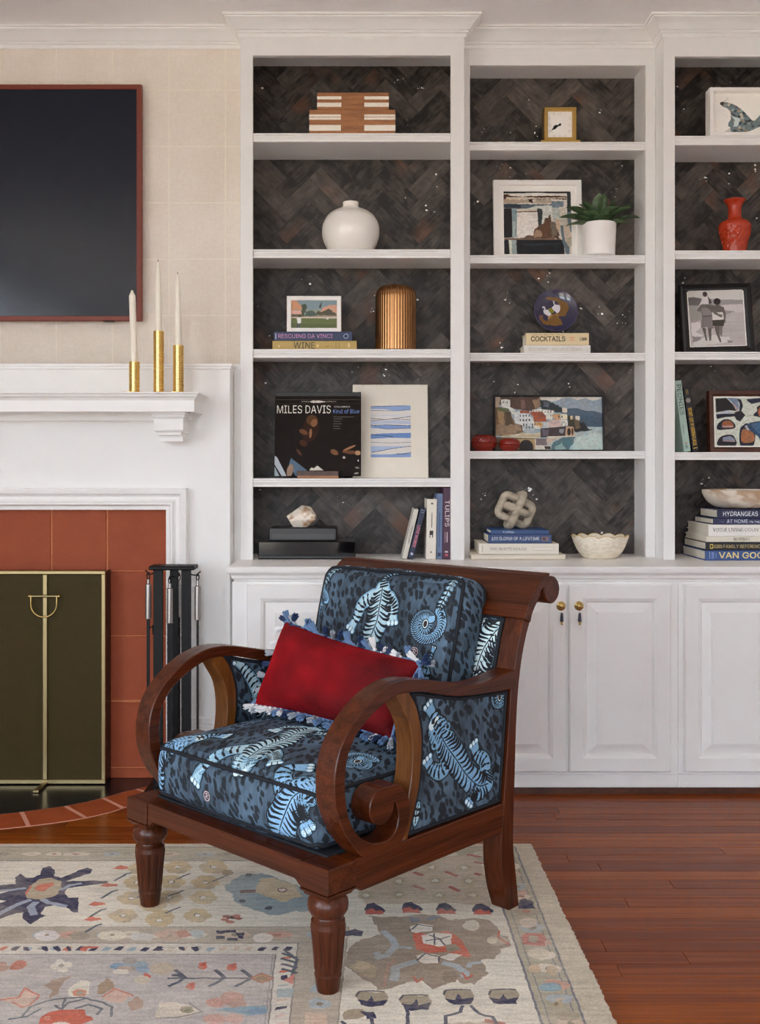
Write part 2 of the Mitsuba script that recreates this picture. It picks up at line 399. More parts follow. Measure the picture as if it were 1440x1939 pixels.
def bookcase(Yf, xo0, xi0, xi1, xo1, ztopo, shelves, depth_front, label, wide=0.0, side_l=True):
    """xo outer edges, xi opening edges; ztopo top of the opening; shelves: (top, bottom) of each nose"""
    t = thing('bookcase', label, 'bookcase')
    g = sbox(xo0, ZT, xo1, ZC - .03).difference(sbox(xi0, ZT - 1, xi1, ztopo))
    obj('face_frame', xz(extr(g, .02, .0012), Yf + .02), 'white_paint', t, smooth=20)
    bx0, bx1 = xi0 - wide, xi1 + (wide if wide else 0)
    top = ztopo + (.06 if wide else .012)
    obj('side_panel', box(bx0 - .016, bx0, Yf + .02, YB, ZT, top + .015), 'white_paint', t, smooth=False)
    obj('side_panel', box(bx1, bx1 + .016, Yf + .02, YB, ZT, top + .015), 'white_paint', t, smooth=False)
    obj('top_panel', box(bx0, bx1, Yf + .02, YB, top, top + .015), 'white_paint', t, smooth=False)
    bk = obj('back_panel', box(bx0, bx1, YB, YB + .012, ZT, top + .01), 'bark_backing', t, smooth=False)
    for p, dr_ in herring(bx0 + .0005, bx1 - .0005, ZT + .0005, top):
        vid[0] += 1; m = xz(extr(p, .0007), YB)
        v = m.vertices; al = v[:, 0] * dr_[0] + v[:, 2] * dr_[1]; ac = -v[:, 0] * dr_[1] + v[:, 2] * dr_[0]
        ac = (ac - ac.min()) / .059
        obj('veneer_tile', m, 'bark_veneer', bk, smooth=False, uv=np.c_[al, vid[0] + .02 + np.clip(ac, 0, 1) * .95])
    fl = []
    rr = random.Random(vid[0])
    for q in range(62):
        cx, cz = rr.uniform(bx0 + .02, bx1 - .02), rr.uniform(ZT + .05, top - .05)
        for s in range(rr.choice([1, 1, 1, 2, 3, 5])):
            sz = rr.choice([.0014, .0016, .002, .0026, .0036, .0052]); a0 = rr.random() * 6; e = rr.uniform(.4, 1)
            px, pz = cx + rr.gauss(0, .009), cz + rr.gauss(0, .012)
            fl.append(extr(Polygon([(px + sz * rr.uniform(.5, 1.2) * math.cos(a), pz + e * sz * rr.uniform(.5, 1.2) * math.sin(a)) for a in np.arange(6) * PI / 3 + a0]).buffer(0).convex_hull, .0005))
    obj('mica_flake', xz(cat(fl), YB - .0007), 'mica', bk, smooth=False, kind='stuff', label='small glittering pale flakes')
    for a, b in shelves:
        L = a - b; yn = Yf + depth_front
        nose = [(yn + .02, 0), (yn + .02, L), (yn + .001, L), (yn, L - .001), (yn, L * .80), (yn + .003, L * .74), (yn + .003, L * .6), (yn + .006, L * .4), (yn + .008, L * .2), (yn + .004, L * .14), (yn + .004, 0)]
        v = extr(Polygon(nose), xi1 - xi0 - .001); q = v.vertices
        nm = M(np.c_[xi0 + .0005 + q[:, 2], q[:, 0], b + q[:, 1]], v.faces)
        sl = cat([box(bx0, bx1, yn + .02, YB - .0012, a - .019, a), nm])
        obj('shelf', sl, 'white_paint', t, smooth=20)
    return t
def sh(l, Y): return [(Z(a, Y), Z(b, Y)) for a, b in l]
b1 = bookcase(Y1, x1l, X(479, Y1), X(854, Y1), x1r, Z(105, Y1), sh([(252, 268), (472, 488), (661, 677), (906, 922)], Y1 + .006), .006,
              'white built-in bookcase with a round white vase, left of the three', wide=.028)
b2 = bookcase(Y2, x1r + .0005, X(890.5, Y2), X(1223, Y2), x3l - .0005, Z(124, Y2), sh([(268.5, 284), (483, 498), (668, 683), (854, 868.5)], Y2 + .004), .004,
              'narrower recessed white bookcase between the two outer bookcases')
b3 = bookcase(Y1, x3l, X(1279, Y1), X(1279 + 375, Y1), x3r, Z(107, Y1), sh([(257, 274), (474, 490), (666, 681), (856, 871)], Y1 + .006), .006,
              'white built-in bookcase with the red vase, cut by the right edge of the photo', wide=.022)
obj('side_return', box(x1r - .010, x1r, Y1 + .0205, Y2 - .0005, ZT, ZC - .03), 'white_paint', b1, smooth=False)   # returns of the outer bays
obj('side_return', box(x3l, x3l + .010, Y1 + .0205, Y2 - .0005, ZT, ZC - .03), 'white_paint', b3, smooth=False)
obj('side_return', box(x1l, x1l + .012, Y1 + .0205, Y2 + .05, ZT, ZC - .03), 'white_paint', b1, smooth=False)
# filler between the first bookcase and the fireplace panelling
struct('trim_2', cat([rbox(X(436, YP) + .001, x1l + .004, 3.69, 3.76, 0, Z(690, 3.69), .002)]), 'white_paint', label='white filler strip between fireplace and bookcase')

# counter and base cabinets
xc0, xc1, YC, YD = X(446, 3.43), x3r + .02, 3.42, 3.445
tnose = [(0, 0), (.30, 0), (.30, -.05), (-.024, -.05), (-.024, -.046), (-.016, -.044), (-.010, -.036), (-.007, -.027), (-.003, -.022), (0, -.018), (.002, -.012), (.002, -.004)]
tn = [(-(-o), t) for o, t in tnose]
prof = [(0, 0), (0, -.05)] + [(o + .0, t) for o, t in ((-.004, -.05), (-.006, -.043), (-.012, -.038), (-.014, -.029), (-.020, -.024), (-.024, -.020), (-.026, -.014), (-.026, -.004), (-.022, 0))]
ct = thing('countertop', 'white painted countertop running under all three bookcases', 'countertop')
obj('top_board', cat([box(xc0, xc1, YD - .001, YB, ZT - .05, ZT)]), 'white_paint', ct, smooth=False)
obj('nosing', sweep([(xc0, 3.69), (xc0, YD - .001), (xc1, YD - .001), (xc1, 3.69)], prof, lambda a, b, t: (a, b, ZT + t)), 'white_trim', ct, smooth=20)
def door(t, x0, x1, z0, z1):
    dk = obj('door', box(x0 + .03, x1 - .03, YD - .006, YD - .0005, z0 + .03, z1 - .03), 'white_paint', t, smooth=False)
    # stiles and rails with ogee sticking, raised field
    obj('door_frame', sweep([(x0, z0), (x0, z1), (x1, z1), (x1, z0)], [(0, 0), (0, .016), (-.004, .02), (-.044, .02), (-.048, .018), (-.053, .0165), (-.056, .0115), (-.059, .009), (-.059, 0)], front(YD), closed=True), 'white_paint', dk, smooth=20)
    obj('raised_panel', sweep([(x0 + .058, z0 + .058), (x0 + .058, z1 - .058), (x1 - .058, z1 - .058), (x1 - .058, z0 + .058)], [(0, 0), (0, .008), (-.003, .009), (-.030, .0155), (-.0305, .0175), (-.033, .018), (-.033, 0)], front(YD), closed=True), 'white_paint', dk, smooth=15)
    obj('field', rbox(x0 + .090, x1 - .090, YD - .018, YD - .001, z0 + .090, z1 - .090, .0006), 'white_paint', dk, smooth=False)
    return dk
def pull(dk, x, z):
    s = obj('handle', cat([moved(lathe([(0, .012), (.005, .0115), (.0085, .009), (.010, .006), (.0125, .0045), (.0145, .003), (.0145, 0), (0, 0)][::-1], 28), mtx=R([1, 0, 0], 90)), lathe([(0, .004), (.0045, .003), (.005, 0), (.0045, -.012), (.0042, -.021), (0, -.021)][::-1], 20, (0, -.012, 0)) if False else None]), 'brass', dk, mtx=TR(x, YD - .02, z), label='brass drop pull')
    obj('handle_tip', cat([lathe([(0, .004), (.0045, .003), (.005, 0), (.0045, -.010), (.0042, -.0202), (0, -.0202)][::-1], 20, (0, -.0145, 0))]), 'brass', s, mtx=TR(x, YD - .02, z)) if False else None
    obj('handle_tip', cat([lathe([(0, -.048), (.0045, -.0485), (.0045, -.0505), (.0025, -.052), (.004, -.0555), (.0025, -.0585), (0, -.06)], 20, (0, -.0145, 0))]), 'brass', dk, mtx=TR(x, YD - .02, z), label='brass tip of the drop pull')
    g = key(dk + '__handle_grip'); scene[g] = mikit.ply(moved(lathe([(0, -.020), (.0032, -.0205), (.0042, -.03), (.0055, -.045), (.0052, -.0485), (0, -.049)], 20), (x, YD - .0345, z)), 'navy_enamel', smooth=30)
    labels[g] = {'label': 'dark blue drop grip'}
mat('navy_enamel', '1b1c33', .2)
cabs = [(440, 868), (868, 1285), (1285, 1710)]
pair = [((467.5, 660), (664, 857)), ((880, 1074), (1078.5, 1272)), ((1297, 1491), (1495, 1690))]
nm = ['white base cabinet behind the armchair', 'white base cabinet with two brass drop pulls, right of the armchair', 'white base cabinet at the right edge of the photo']
za, zb = Z(1107, YD - .02), Z(1463, YD - .02)
for (c0, c1), pr_, lb in zip(cabs, pair, nm):
    t = thing('base_cabinet', lb, 'cabinet')
    c0, c1 = X(c0, YD), X(c1, YD)
    obj('carcass', box(c0, c1 - .0008, YD, YB, Z(1487, YD + .02), ZT - .051), 'white_paint', t, smooth=False)
    obj('base_board', cat([rbox(c0, c1 - .0008, YD - .004, YD + .05, Z(1467.5, YD), Z(1466.5, YD) + .003, .001), box(c0, c1 - .0008, YD + .012, YD + .05, .018, Z(1467, YD))]), 'white_paint', t, smooth=False)
    obj('shoe_moulding', box(c0, c1 - .0008, YD + .004, YD + .05, 0, .018), 'walnut_frame', t, smooth=False, label='dark wood shoe moulding')
    for i, (p0, p1) in enumerate(pr_):
        dk = door(t, X(p0, YD - .02), X(p1, YD - .02), zb, za)
        xx = X(pr_[0][1], YD - .02) - .0185 if i == 0 else X(pr_[1][0], YD - .02) + .031
        pull(dk, xx, Z(1148, YD - .03))

# ------------------------------------------------------------------ fireplace
fp = thing('fireplace', 'white panelled fireplace surround with mantel shelf and terracotta tiles', 'fireplace')
xp1 = X(436, YP); xq = X(355, YP); xt = X(316, YP); ztt = Z(965, YP)
g = sbox(-2.2, 0, xp1, Z(700, YP)).difference(sbox(-1.9, -1, xt + .01, ztt + .008))
obj('panelling', xz(extr(g, .06, .001), YP + .06), 'white_paint', fp, smooth=20)
obj('panel_side', box(xp1 - .03, xp1, YP + .0605, 3.77, 0, Z(692, YP)), 'white_paint', fp, smooth=False)
obj('cap_moulding', sweep([(-2.2, YP), (xp1, YP), (xp1, 3.765)], [(.05, -.03), (.05, 0), (-.006, 0), (-.006, -.008), (-.003, -.010), (-.003, -.015), (.001, -.022), (.0005, -.03)], lambda a, b, t: (a, b, Z(689, YP) + t)), 'white_trim', fp, smooth=20)
zm = Z(742, 3.41)
mx = X(368, 3.425)
mt = [(0.02, -.062), (.02, 0), (-.016, 0), (-.017, -.004), (-.012, -.007), (-.010, -.013), (-.003, -.019), (-.001, -.024), (0, -.026), (0, -.062)]
obj('mantel_shelf', cat([box(-2.2, mx - .019, 3.446, YP + .002, zm - .05, zm), sweep([(-2.2, 3.427), (mx, 3.427), (mx, YP)], mt, lambda a, b, t: (a, b, zm + t))]), 'white_trim', fp, smooth=20)
obj('bed_moulding', box(-2.2, mx - .03, 3.55, YP + .001, zm - .085, zm - .05), 'white_trim', fp, smooth=False)
bx0, bx1 = X(290, 3.46), X(346, 3.46)
obj('bracket', cat([sweep([(bx0, YP), (bx0, 3.47), (bx1, 3.47), (bx1, YP)], [(.02, -.075), (.02, 0.0), (-.008, 0), (-.008, -.008), (-.005, -.010), (-.004, -.016), (0, -.022), (0, -.058), (.002, -.062), (.007, -.066), (.008, -.075)], lambda a, b, t: (a, b, zm - .0605 + t)), box(bx0 + .018, bx1 - .018, 3.488, YP, zm - .135, zm - .061),
    sweep([(X(302, 3.5), YP), (X(302, 3.5), 3.505), (X(346, 3.5), 3.505), (X(346, 3.5), YP)], [(.02, -.155), (.02, -.12), (-.004, -.12), (-.004, -.128), (0, -.131), (0, -.155)], lambda a, b, t: (a, b, zm + t)), box(X(302, 3.5) + .01, X(346, 3.5) - .01, 3.51, YP, zm - .155, zm - .12)]), 'white_trim', fp, smooth=20)
cas = [(0, 0), (0, .014), (-.012, .016), (-.014, .022), (-.018, .030), (-.024, .030), (-.028, .024), (-.034, .020), (-.044, .020), (-.050, .026), (-.054, .036), (-.062, .038), (-.071, .038), (-.072, .030), (-.072, 0)]
obj('casing', sweep([(-1.9, 0), (-1.9, ztt), (xt, ztt), (xt, 0)], [(-o, t) for o, t in cas], front(YP), closed=False), 'white_trim', fp, smooth=20)
obj('baseboard', cat([rbox(xq + .0, xp1 - .001, YP - .014, YP + .01, 0, Z(1372, YP), .002), rbox(xq, xp1 - .001, YP - .009, YP + .01, Z(1372, YP), Z(1357, YP), .004)]), 'white_trim', fp, smooth=20)
YT = YP + .012
obj('grout_bed', xz(extr(sbox(-1.9, 0, xt + .012, ztt + .01).difference(sbox(-1.75, -1, X(205, YT), Z(1083, YT))), .04), YT + .0435), 'terracotta_grout', fp, smooth=False)
cols = [-118 - 107, -118, -10, 97.5, 203, 318]; rows = [964, 1081, 1204, 1328.5, 1453.5, 1480.]
ti = 0
for i in range(5):
    for j in range(5):
        if i < 4 and j > 0: continue
        ti += 1
        g1 = .0035 if j != 3 else .0035
        a0, a1, c1, c0 = X(cols[i], YT) + .0035, X(cols[i + 1], YT) - .0035, Z(rows[j], YT) - .0022, Z(rows[j + 1], YT) + (.0022 if j != 2 else .006)
        m = rbox(a0, a1, YT, YT + .012, max(c0, .0036), c1, .0012)
        obj('tile', m, 'terracotta', fp, smooth=False, uv=np.c_[np.full(len(m.vertices), ti + .5), m.vertices[:, 2]])
fb = (-1.75, X(205, YT), Z(1083, YT))
obj('firebox', cat([box(fb[0], fb[1], 4.05, 4.08, -.05, fb[2]), box(fb[0], fb[1], YT + .044, 4.06, -.05, -.002), box(fb[1], fb[1] + .02, YT + .044, 4.06, 0, fb[2]), box(fb[0] - .02, fb[0], YT + .044, 4.06, 0, fb[2]), box(fb[0], fb[1], YT + .044, 4.06, fb[2], fb[2] + .02)]), 'firebox_soot', fp, smooth=False)

# hearth: black slab in the floor with a border of terracotta tiles
arc_in = [onfloor(*q) for q in ((-330, 1563), (-150, 1556), (0, 1543), (60, 1536), (125, 1527), (185, 1514.5), (238, 1500))]
arc_out = [onfloor(*q) for q in ((-330, 1594), (-150, 1586), (0, 1571), (75, 1563), (150, 1552), (205, 1540), (237, 1530))]
he = thing('hearth', 'black hearth slab edged with terracotta tiles, in front of the fireplace', 'hearth')
ai = smooth_pts(arc_in + [(-.70, 3.555), (-.66, 3.62)], 60); ao = smooth_pts(arc_out + [(-.64, 3.46), (-.575, 3.555), (-.55, 3.62)], 60)
xe = -2.0
ai = np.vstack([[xe, ai[0][1]], ai]); ao = np.vstack([[xe, ao[0][1]], ao])
cut_ = sbox(-.70, 3.5595, 0, 4)
obj('slab', extr(Polygon(np.vstack([ai, [[xe, 3.62]]])).buffer(0).difference(cut_), .014), 'slate_black', he, smooth=False, mtx=TR(0, 0, -.011))
obj('grout', extr(Polygon(np.vstack([ai, ao[::-1]])).buffer(0).difference(cut_), .013), 'hearth_grout', he, smooth=False, mtx=TR(0, 0, -.011))
def arclen(p, t):
    s = np.r_[0, np.cumsum(np.linalg.norm(np.diff(p, axis=0), axis=1))]
    return np.array([np.interp(t, s, p[:, 0]), np.interp(t, s, p[:, 1])]).T
def near_t(p, q):
    s = np.r_[0, np.cumsum(np.linalg.norm(np.diff(p, axis=0), axis=1))]; tt = np.linspace(0, s[-1], 2000)
    return tt[np.argmin(np.linalg.norm(arclen(p, tt) - q, axis=1))], s[-1]
js = [(onfloor(123, 1527), onfloor(163, 1550)), (onfloor(41, 1538), onfloor(54, 1565)), (onfloor(195, 1512), onfloor(233, 1531))]
ti_, to_ = sorted(near_t(ai, a)[0] for a, b in js), sorted(near_t(ao, b)[0] for a, b in js)
st_i, st_o = (ti_[2] - ti_[0]) / 2, (to_[2] - to_[0]) / 2
ti_ = [ti_[0] - st_i * k for k in (6, 5, 4, 3, 2, 1)] + ti_ + [ti_[2] + st_i * k for k in (1, 2)]
to_ = [to_[0] - st_o * k for k in (6, 5, 4, 3, 2, 1)] + to_ + [to_[2] + st_o * k for k in (1, 2)]
for k in range(len(ti_) - 1):
    a = arclen(ai, np.linspace(max(ti_[k], 0) + .004, ti_[k + 1] - .004, 6)); b = arclen(ao, np.linspace(max(to_[k], 0) + .004, to_[k + 1] - .004, 6))
    g = Polygon(np.vstack([a, b[::-1]])).buffer(0).buffer(-.002).difference(cut_)
    for q in polys(g)[:1]:
        m = extr(q, .0135, .001); m.apply_translation((0, 0, -.011))
        obj('border_tile', m, 'terracotta', he, smooth=False, uv=np.c_[np.full(len(m.vertices), 40.5 + k), m.vertices[:, 2]])

# ------------------------------------------------------------------ armchair (built in its own axes: s across, d towards the back, z up)
CO = np.array([-.083, 2.13, 0]) - .3025 * E1
CM = np.eye(4); CM[:3, 0], CM[:3, 1], CM[:3, 3] = E1, E2, CO
def leopard(p, n, uv):
    x, y = p.x - float(CO[0]), p.y - float(CO[1])
    s, d = x * float(E1[0]) + y * float(E1[1]), x * float(E2[0]) + y * float(E2[1])
    ns, nd = dr.abs(n.x * float(E1[0]) + n.y * float(E1[1])), dr.abs(n.x * float(E2[0]) + n.y * float(E2[1]))
    top = dr.abs(n.z) > .72; side = ns > nd
    a = dr.select(top, s, dr.select(side, d, s)); b = dr.select(top, d, p.z)
    wa, wb = noise(a * 45, b * 45, 3) - .5, noise(a * 45, b * 45, 8) - .5
    f, f2, w = voronoi((a + .012 * wa) * 58 + .40 * b * 58, (b + .012 * wb) * 38)
    h = .24 * (noise(a * 170, b * 110, 5) - .5)
    spot = 1 - smoothstep(.27, .44, f + h + .22 * (w - .5))
    g = fbm(a * 15, b * 11, 2, 3); st = noise(a * 300, b * 70, 4)
    c = mix(lin('222d38'), lin('5c768c'), dr.clip(.10 + 1.2 * (g - .22) + .35 * (st - .5), 0, 1))
    return mix(c, lin('10171f'), spot * .94)
mat('leopard_fabric', proc(leopard), .75, sheen=.4)
mat('print_fabric', proc(lambda p, n, uv: unpack_lin(uv) * (.82 + .3 * noise(p.x * 420, p.y * 420, p.z * 420))), .75)
mat('piping_cord', '12171f', .8)
def velvet(p, n, uv):
    a = fbm(p.x * 7 + p.z * 3, p.z * 9, p.y * 7, 3); b = noise(p.x * 500, p.y * 500, p.z * 500)
    return mix(lin('4a0207'), lin('a00614'), dr.clip(1.5 * (a - .22) + .2 * (b - .5), 0, 1))
mat('velvet_red', proc(velvet), .75, specular=.2, sheen=.5, sheen_tint=1.0)
arm = thing('armchair', 'dark wood armchair with scrolled arms in blue leopard and tiger fabric, on the rug', 'armchair')
def cobj(name, m, mt, parent=arm, smooth=30, uv=None, **k):
    return obj(name, moved(m, mtx=CM), mt, parent, smooth, uv, **k)
def sd(poly, s0, s1, c=.0025):
    """outline in (d, z), extruded across from s0 to s1"""
    m = extr(poly, s1 - s0, c); v = m.vertices
    return M(np.c_[s0 + v[:, 2], v[:, 0], v[:, 1]], m.faces)
HW, AI = .338, .284
# front legs, corner blocks, rails
lp = [(0, 0), (.0215, 0), (.0228, .004), (.0262, .031), (.0272, .032), (.0272, .036), (.0262, .0375), (.0268, .043), (.0278, .0445), (.0325, .100), (.0350, .122), (.0353, .130), (.0335, .1385), (.0340, .1405), (.0285, .1455), (.0275, .149), (.0345, .1535), (.0400, .1625), (.0412, .171), (.0400, .1805), (.0345, .189), (.0315, .1915), (.0330, .1935), (.0325, .197), (.0300, .199), (.0300, .204), (0, .204)]
lp = np.vstack([np.c_[np.interp(np.linspace(i, i + 1, 6)[:-1], [i, i + 1], [a[0], b[0]]), np.interp(np.linspace(i, i + 1, 6)[:-1], [i, i + 1], [a[1], b[1]])] if 8 <= i <= 10 else np.array([a]) for i, (a, b) in enumerate(zip(lp[:-1], lp[1:]))] + [np.array([lp[-1]])])
leg = lathe(lp, 120); v = leg.vertices.copy()
th = np.arctan2(v[:, 1], v[:, 0]); rad = np.hypot(v[:, 0], v[:, 1])
w_ = np.clip((v[:, 2] - .046) / .006, 0, 1) * np.clip((.128 - v[:, 2]) / .012, 0, 1)
cut = .0032 * np.clip(np.cos(11 * th) * 1.6 - .1, 0, 1) ** .6 * w_
leg.vertices = np.c_[v[:, 0] * (1 - cut / np.maximum(rad, 1e-3)), v[:, 1] * (1 - cut / np.maximum(rad, 1e-3)), v[:, 2]]
for sg in (-1, 1):
    cobj('front_leg', moved(leg, (sg * .3035, 0, .0125)), 'mahogany_z', smooth=40)
    x0, x1 = (.263, .343) if sg > 0 else (-.343, -.263)
    cobj('corner_block', rbox(x0, x1, -.040, .042, .2165, .2685, .003), 'mahogany_s', smooth=False)
    pr = np.array([(.0, .2165), (.0, .2155), (-.004, .2115), (-.009, .2095), (-.009, .2085), (-.010, .2085)])
    cobj('block_foot', cat([sweep([(x0, -.040), (x1, -.040), (x1, .042), (x0, .042)], [(0, .2165), (.001, .213), (.006, .2085), (.0075, .2045), (.012, .2035), (.012, .2165)], ztop, closed=True), box(x0 + .0121, x1 - .0121, -.0279, .0299, .2036, .2164)]), 'mahogany_s', smooth=20)
fr = LineString([(-.262, .268), (.262, .268)])
rail = Polygon([(-.2625, .2685), (.2625, .2685), (.2625, .2165), (.255, .2185), (.249, .224), (.243, .2275), (-.243, .2275), (-.249, .224), (-.255, .2185), (-.2625, .2165)])
m = extr(rail, .045, .002); v = m.vertices
cobj('front_rail', M(np.c_[v[:, 0], -.036 + .045 - v[:, 2], v[:, 1]], m.faces), 'mahogany_s', smooth=20)
srail = Polygon([(.0425, .268), (.538, .268), (.534, .200), (.066, .200), (.060, .201), (.054, .205), (.048, .2095), (.0425, .2165)])
stile = Polygon(np.vstack([smooth_pts([(.559, .0128), (.538, .07), (.527, .13), (.527, .19), (.536, .26), (.552, .396), (.566, .53), (.583, .59), (.602, .655), (.631, .717), (.660, .760)], 60), smooth_pts([(.715, .760), (.695, .745), (.659, .708), (.630, .656), (.608, .592), (.594, .519), (.586, .437), (.581, .330), (.576, .229), (.575, .162), (.584, .098), (.597, .0128)], 60)]))
# arm: scrolled band, its volute and the eye
outer = smooth_pts([(.585, .574), (.565, .571), (.511, .565), (.443, .560), (.377, .568), (.288, .588), (.240, .598), (.193, .603), (.148, .599), (.093, .580), (.040, .544), (.003, .502), (-.015, .453), (-.016, .400), (-.008, .369), (.014, .324), (.050, .281), (.066, .267)], 150)
inner = smooth_pts([(.585, .532), (.565, .530), (.497, .533), (.416, .538), (.364, .544), (.301, .558), (.252, .571), (.208, .577), (.170, .577), (.131, .567), (.085, .545), (.045, .515), (.021, .478), (.014, .440), (.015, .393), (.024, .355), (.045, .320), (.074, .297), (.103, .285), (.137, .283), (.160, .295), (.170, .318), (.169, .340), (.160, .359), (.148, .370)], 190)
vol = smooth_pts([(.145, .374), (.140, .380), (.150, .392), (.170, .391), (.190, .376), (.204, .351), (.206, .322), (.198, .292), (.180, .2665)], 60)
band = unary_union([Polygon(np.vstack([outer, [(.066, .266), (.180, .266)], vol[::-1], inner[::-1]])).buffer(0), Point(.1205, .3565).buffer(.0375, quad_segs=24), Polygon([(.105, .36), (.125, .3945), (.150, .392), (.150, .372), (.13, .35)])]).buffer(.0004).simplify(.0003)
band = max(polys(band), key=lambda q: q.area)
sup = Polygon(np.vstack([smooth_pts([(.165, .579), (.188, .545), (.209, .510), (.219, .463), (.217, .406), (.2065, .355), (.202, .310), (.186, .2668)], 50), smooth_pts([(.203, .2668), (.210, .285), (.228, .333), (.243, .385), (.249, .454), (.246, .497), (.230, .545), (.206, .5785)], 50)]))
panel = Polygon(np.vstack([smooth_pts([(.2035, .269), (.2105, .285), (.2285, .333), (.2435, .385), (.2495, .454), (.2465, .497), (.2305, .545), (.2115, .575)], 40), smooth_pts([(.252, .570), (.301, .557), (.364, .543), (.416, .537), (.497, .532), (.565, .529)], 40), [(.552, .396), (.5365, .2685)]]))
for sg in (1, -1):
    def side(s0, s1): return (s0, s1) if sg > 0 else (-s1, -s0)
    cobj('side_rail', sd(srail, *side(.292, HW - .0005), .002), 'mahogany_d', smooth=25)
    cobj('rear_leg', sd(stile, *side(AI, HW), .002), 'mahogany_z', smooth=25)
    ak = cobj('arm', sd(band, *side(AI, HW + .001), .0022), 'mahogany_d', smooth=25)
    cobj('arm_support', sd(sup, *side(AI + .002, HW - .003), .002), 'mahogany_light', smooth=25)
    pk = cobj('side_panel', sd(panel.buffer(-.001), *side(.296, .326), .004), 'leopard_fabric', smooth=25)
    rim = np.array(panel.buffer(-.0055).exterior.coords)[:-1]
    for sx in (.3275, .2945):
        cobj('piping', tube([(sg * sx, a, b) for a, b in rim], .0042, 6, closed=True), 'piping_cord', pk, smooth=True)
# rolled top rail and upholstered inner back
cl = smooth_pts([(.6185, .686), (.638, .722), (.662, .752), (.690, .775), (.714, .780)], 30)
trail = unary_union([LineString(cl).buffer(.0125, cap_style=2), Point(.7215, .7505).buffer(.0335, quad_segs=20), Polygon([(.69, .787), (.715, .784), (.715, .76), (.69, .76)])]).buffer(.002).buffer(-.002)
cobj('top_rail', sd(max(polys(trail), key=lambda q: q.area), -.347, .347, .003), 'mahogany_s', smooth=30)
ib = Polygon(np.vstack([smooth_pts([(.552, .30), (.556, .396), (.569, .53), (.586, .59), (.605, .655), (.620, .688)], 30), smooth_pts([(.640, .690), (.626, .655), (.602, .592), (.586, .519), (.574, .40), (.572, .30)], 30)]))
bpk = cobj('inner_back', sd(ib, -.2835, .2835, .004), 'leopard_fabric', smooth=30)
for sg in (-1, 1):
    cobj('piping', tube([(sg * .279, a - .002, b) for a, b in smooth_pts([(.556, .396), (.569, .53), (.586, .59), (.605, .655), (.619, .686)], 30)], .0045, 6), 'piping_cord', bpk, smooth=True)
cobj('piping', tube([(s, .618, .687) for s in np.linspace(-.279, .279, 12)], .0045, 6), 'piping_cord', bpk, smooth=True)
cobj('seat_deck', rbox(-.290, .290, .0095, .55, .235, .272, .002), 'piping_cord', smooth=False)

class Cushion:
    def __init__(s, half, r, crown, C, A, pinch=0.0):
        s.h, s.r, s.crown, s.C, s.A, s.pinch = np.array(half), r, crown, np.array(C), np.array(A), pinch      # A: columns = local axes
    def P(s, q, off=0.0):
        """point(s) of the local box surface -> cushion surface"""
        q = np.asarray(q, float); h, r = s.h, s.r
        inn = np.clip(q, -(h - r), h - r); d = q - inn; L = np.linalg.norm(d, axis=1, keepdims=True); d = d / np.maximum(L, 1e-9)
        o = inn + d * (r + off); u = q / h; a2, b2, c2 = (u ** 2).T
        bz = s.crown[2] * (1 - a2) ** .8 * (1 - b2) ** .8 if True else 0
        o[:, 2] += np.sign(q[:, 2]) * bz * np.abs(u[:, 2]) ** 3
        o[:, 1] += np.sign(q[:, 1]) * s.crown[1] * (1 - a2) * (1 - c2) * np.abs(u[:, 1]) ** 3
        o[:, 0] += np.sign(q[:, 0]) * s.crown[0] * (1 - b2) * (1 - c2) * np.abs(u[:, 0]) ** 3
        wob = (meshkit.noise(o * 14 + 5) - .5) * .005
        o += d * wob[:, None]
        return s.C + o @ s.A.T
    def mesh(s, n=26):
        b = trimesh.creation.box(extents=2 * s.h); v, f = trimesh.remesh.subdivide_to_size(b.vertices, b.faces, max(s.h) * 2 / n)
        m = trimesh.Trimesh(v, f); m.merge_vertices(); return M(s.P(m.vertices), m.faces)
    def fold(s, a, b, face='top'):
        """coordinates unrolled over the top (a, b) and down over its rims -> point of the local box"""
        h = s.h; a = np.asarray(a, float); b = np.asarray(b, float); z = np.full_like(a, h[2])
        e = np.maximum(0, -h[1] - b); z = z - e; e = np.maximum(0, b - h[1]); z = z - e
        e = np.maximum(0, np.abs(a) - h[0]); z = z - e
        return np.c_[np.clip(a, -h[0], h[0]), np.clip(b, -h[1], h[1]), np.maximum(z, -h[2])]
seat = Cushion((.281, .275, .066), .038, (.005, .012, .030), (0, .268, .339), np.eye(3))
tl = math.radians(14.5); up = np.array([0, math.sin(tl), math.cos(tl)]); fw = np.array([0, -math.cos(tl), math.sin(tl)])
back = Cushion((.244, .190, .058), .040, (.006, .006, .030), np.array([-.022, .487, .607]) - fw * .058, np.array([[1, 0, 0], up, fw]).T)
sk = cobj('seat_cushion', seat.mesh(34), 'leopard_fabric', smooth=True)
bk_ = cobj('back_cushion', back.mesh(34), 'leopard_fabric', smooth=True)
def rim(c, z, r=.0046):
    h = c.h; rr = .03; pts = []
    for cx, cy, a0 in ((1, 1, 0), (-1, 1, 90), (-1, -1, 180), (1, -1, 270)):
        for a in np.linspace(a0, a0 + 90, 7): pts.append((cx * (h[0] - rr) + rr * math.cos(math.radians(a)), cy * (h[1] - rr) + rr * math.sin(math.radians(a))))
    q = []
    for i in range(len(pts)):
        A, B = np.array(pts[i]), np.array(pts[(i + 1) % len(pts)])
        for t in np.linspace(0, 1, max(2, int(np.linalg.norm(B - A) / .02)))[:-1]: q.append(A + (B - A) * t)
    q = np.array(q); u = q / h[:2]
    # project on the box surface just at the rim between face and side
    s = np.maximum(np.abs(u[:, 0]), np.abs(u[:, 1])); q = q / s[:, None]
    return tube(c.P(np.c_[q, np.full(len(q), z * (c.h[2] - .0075))], .0015), r, 7, closed=True)
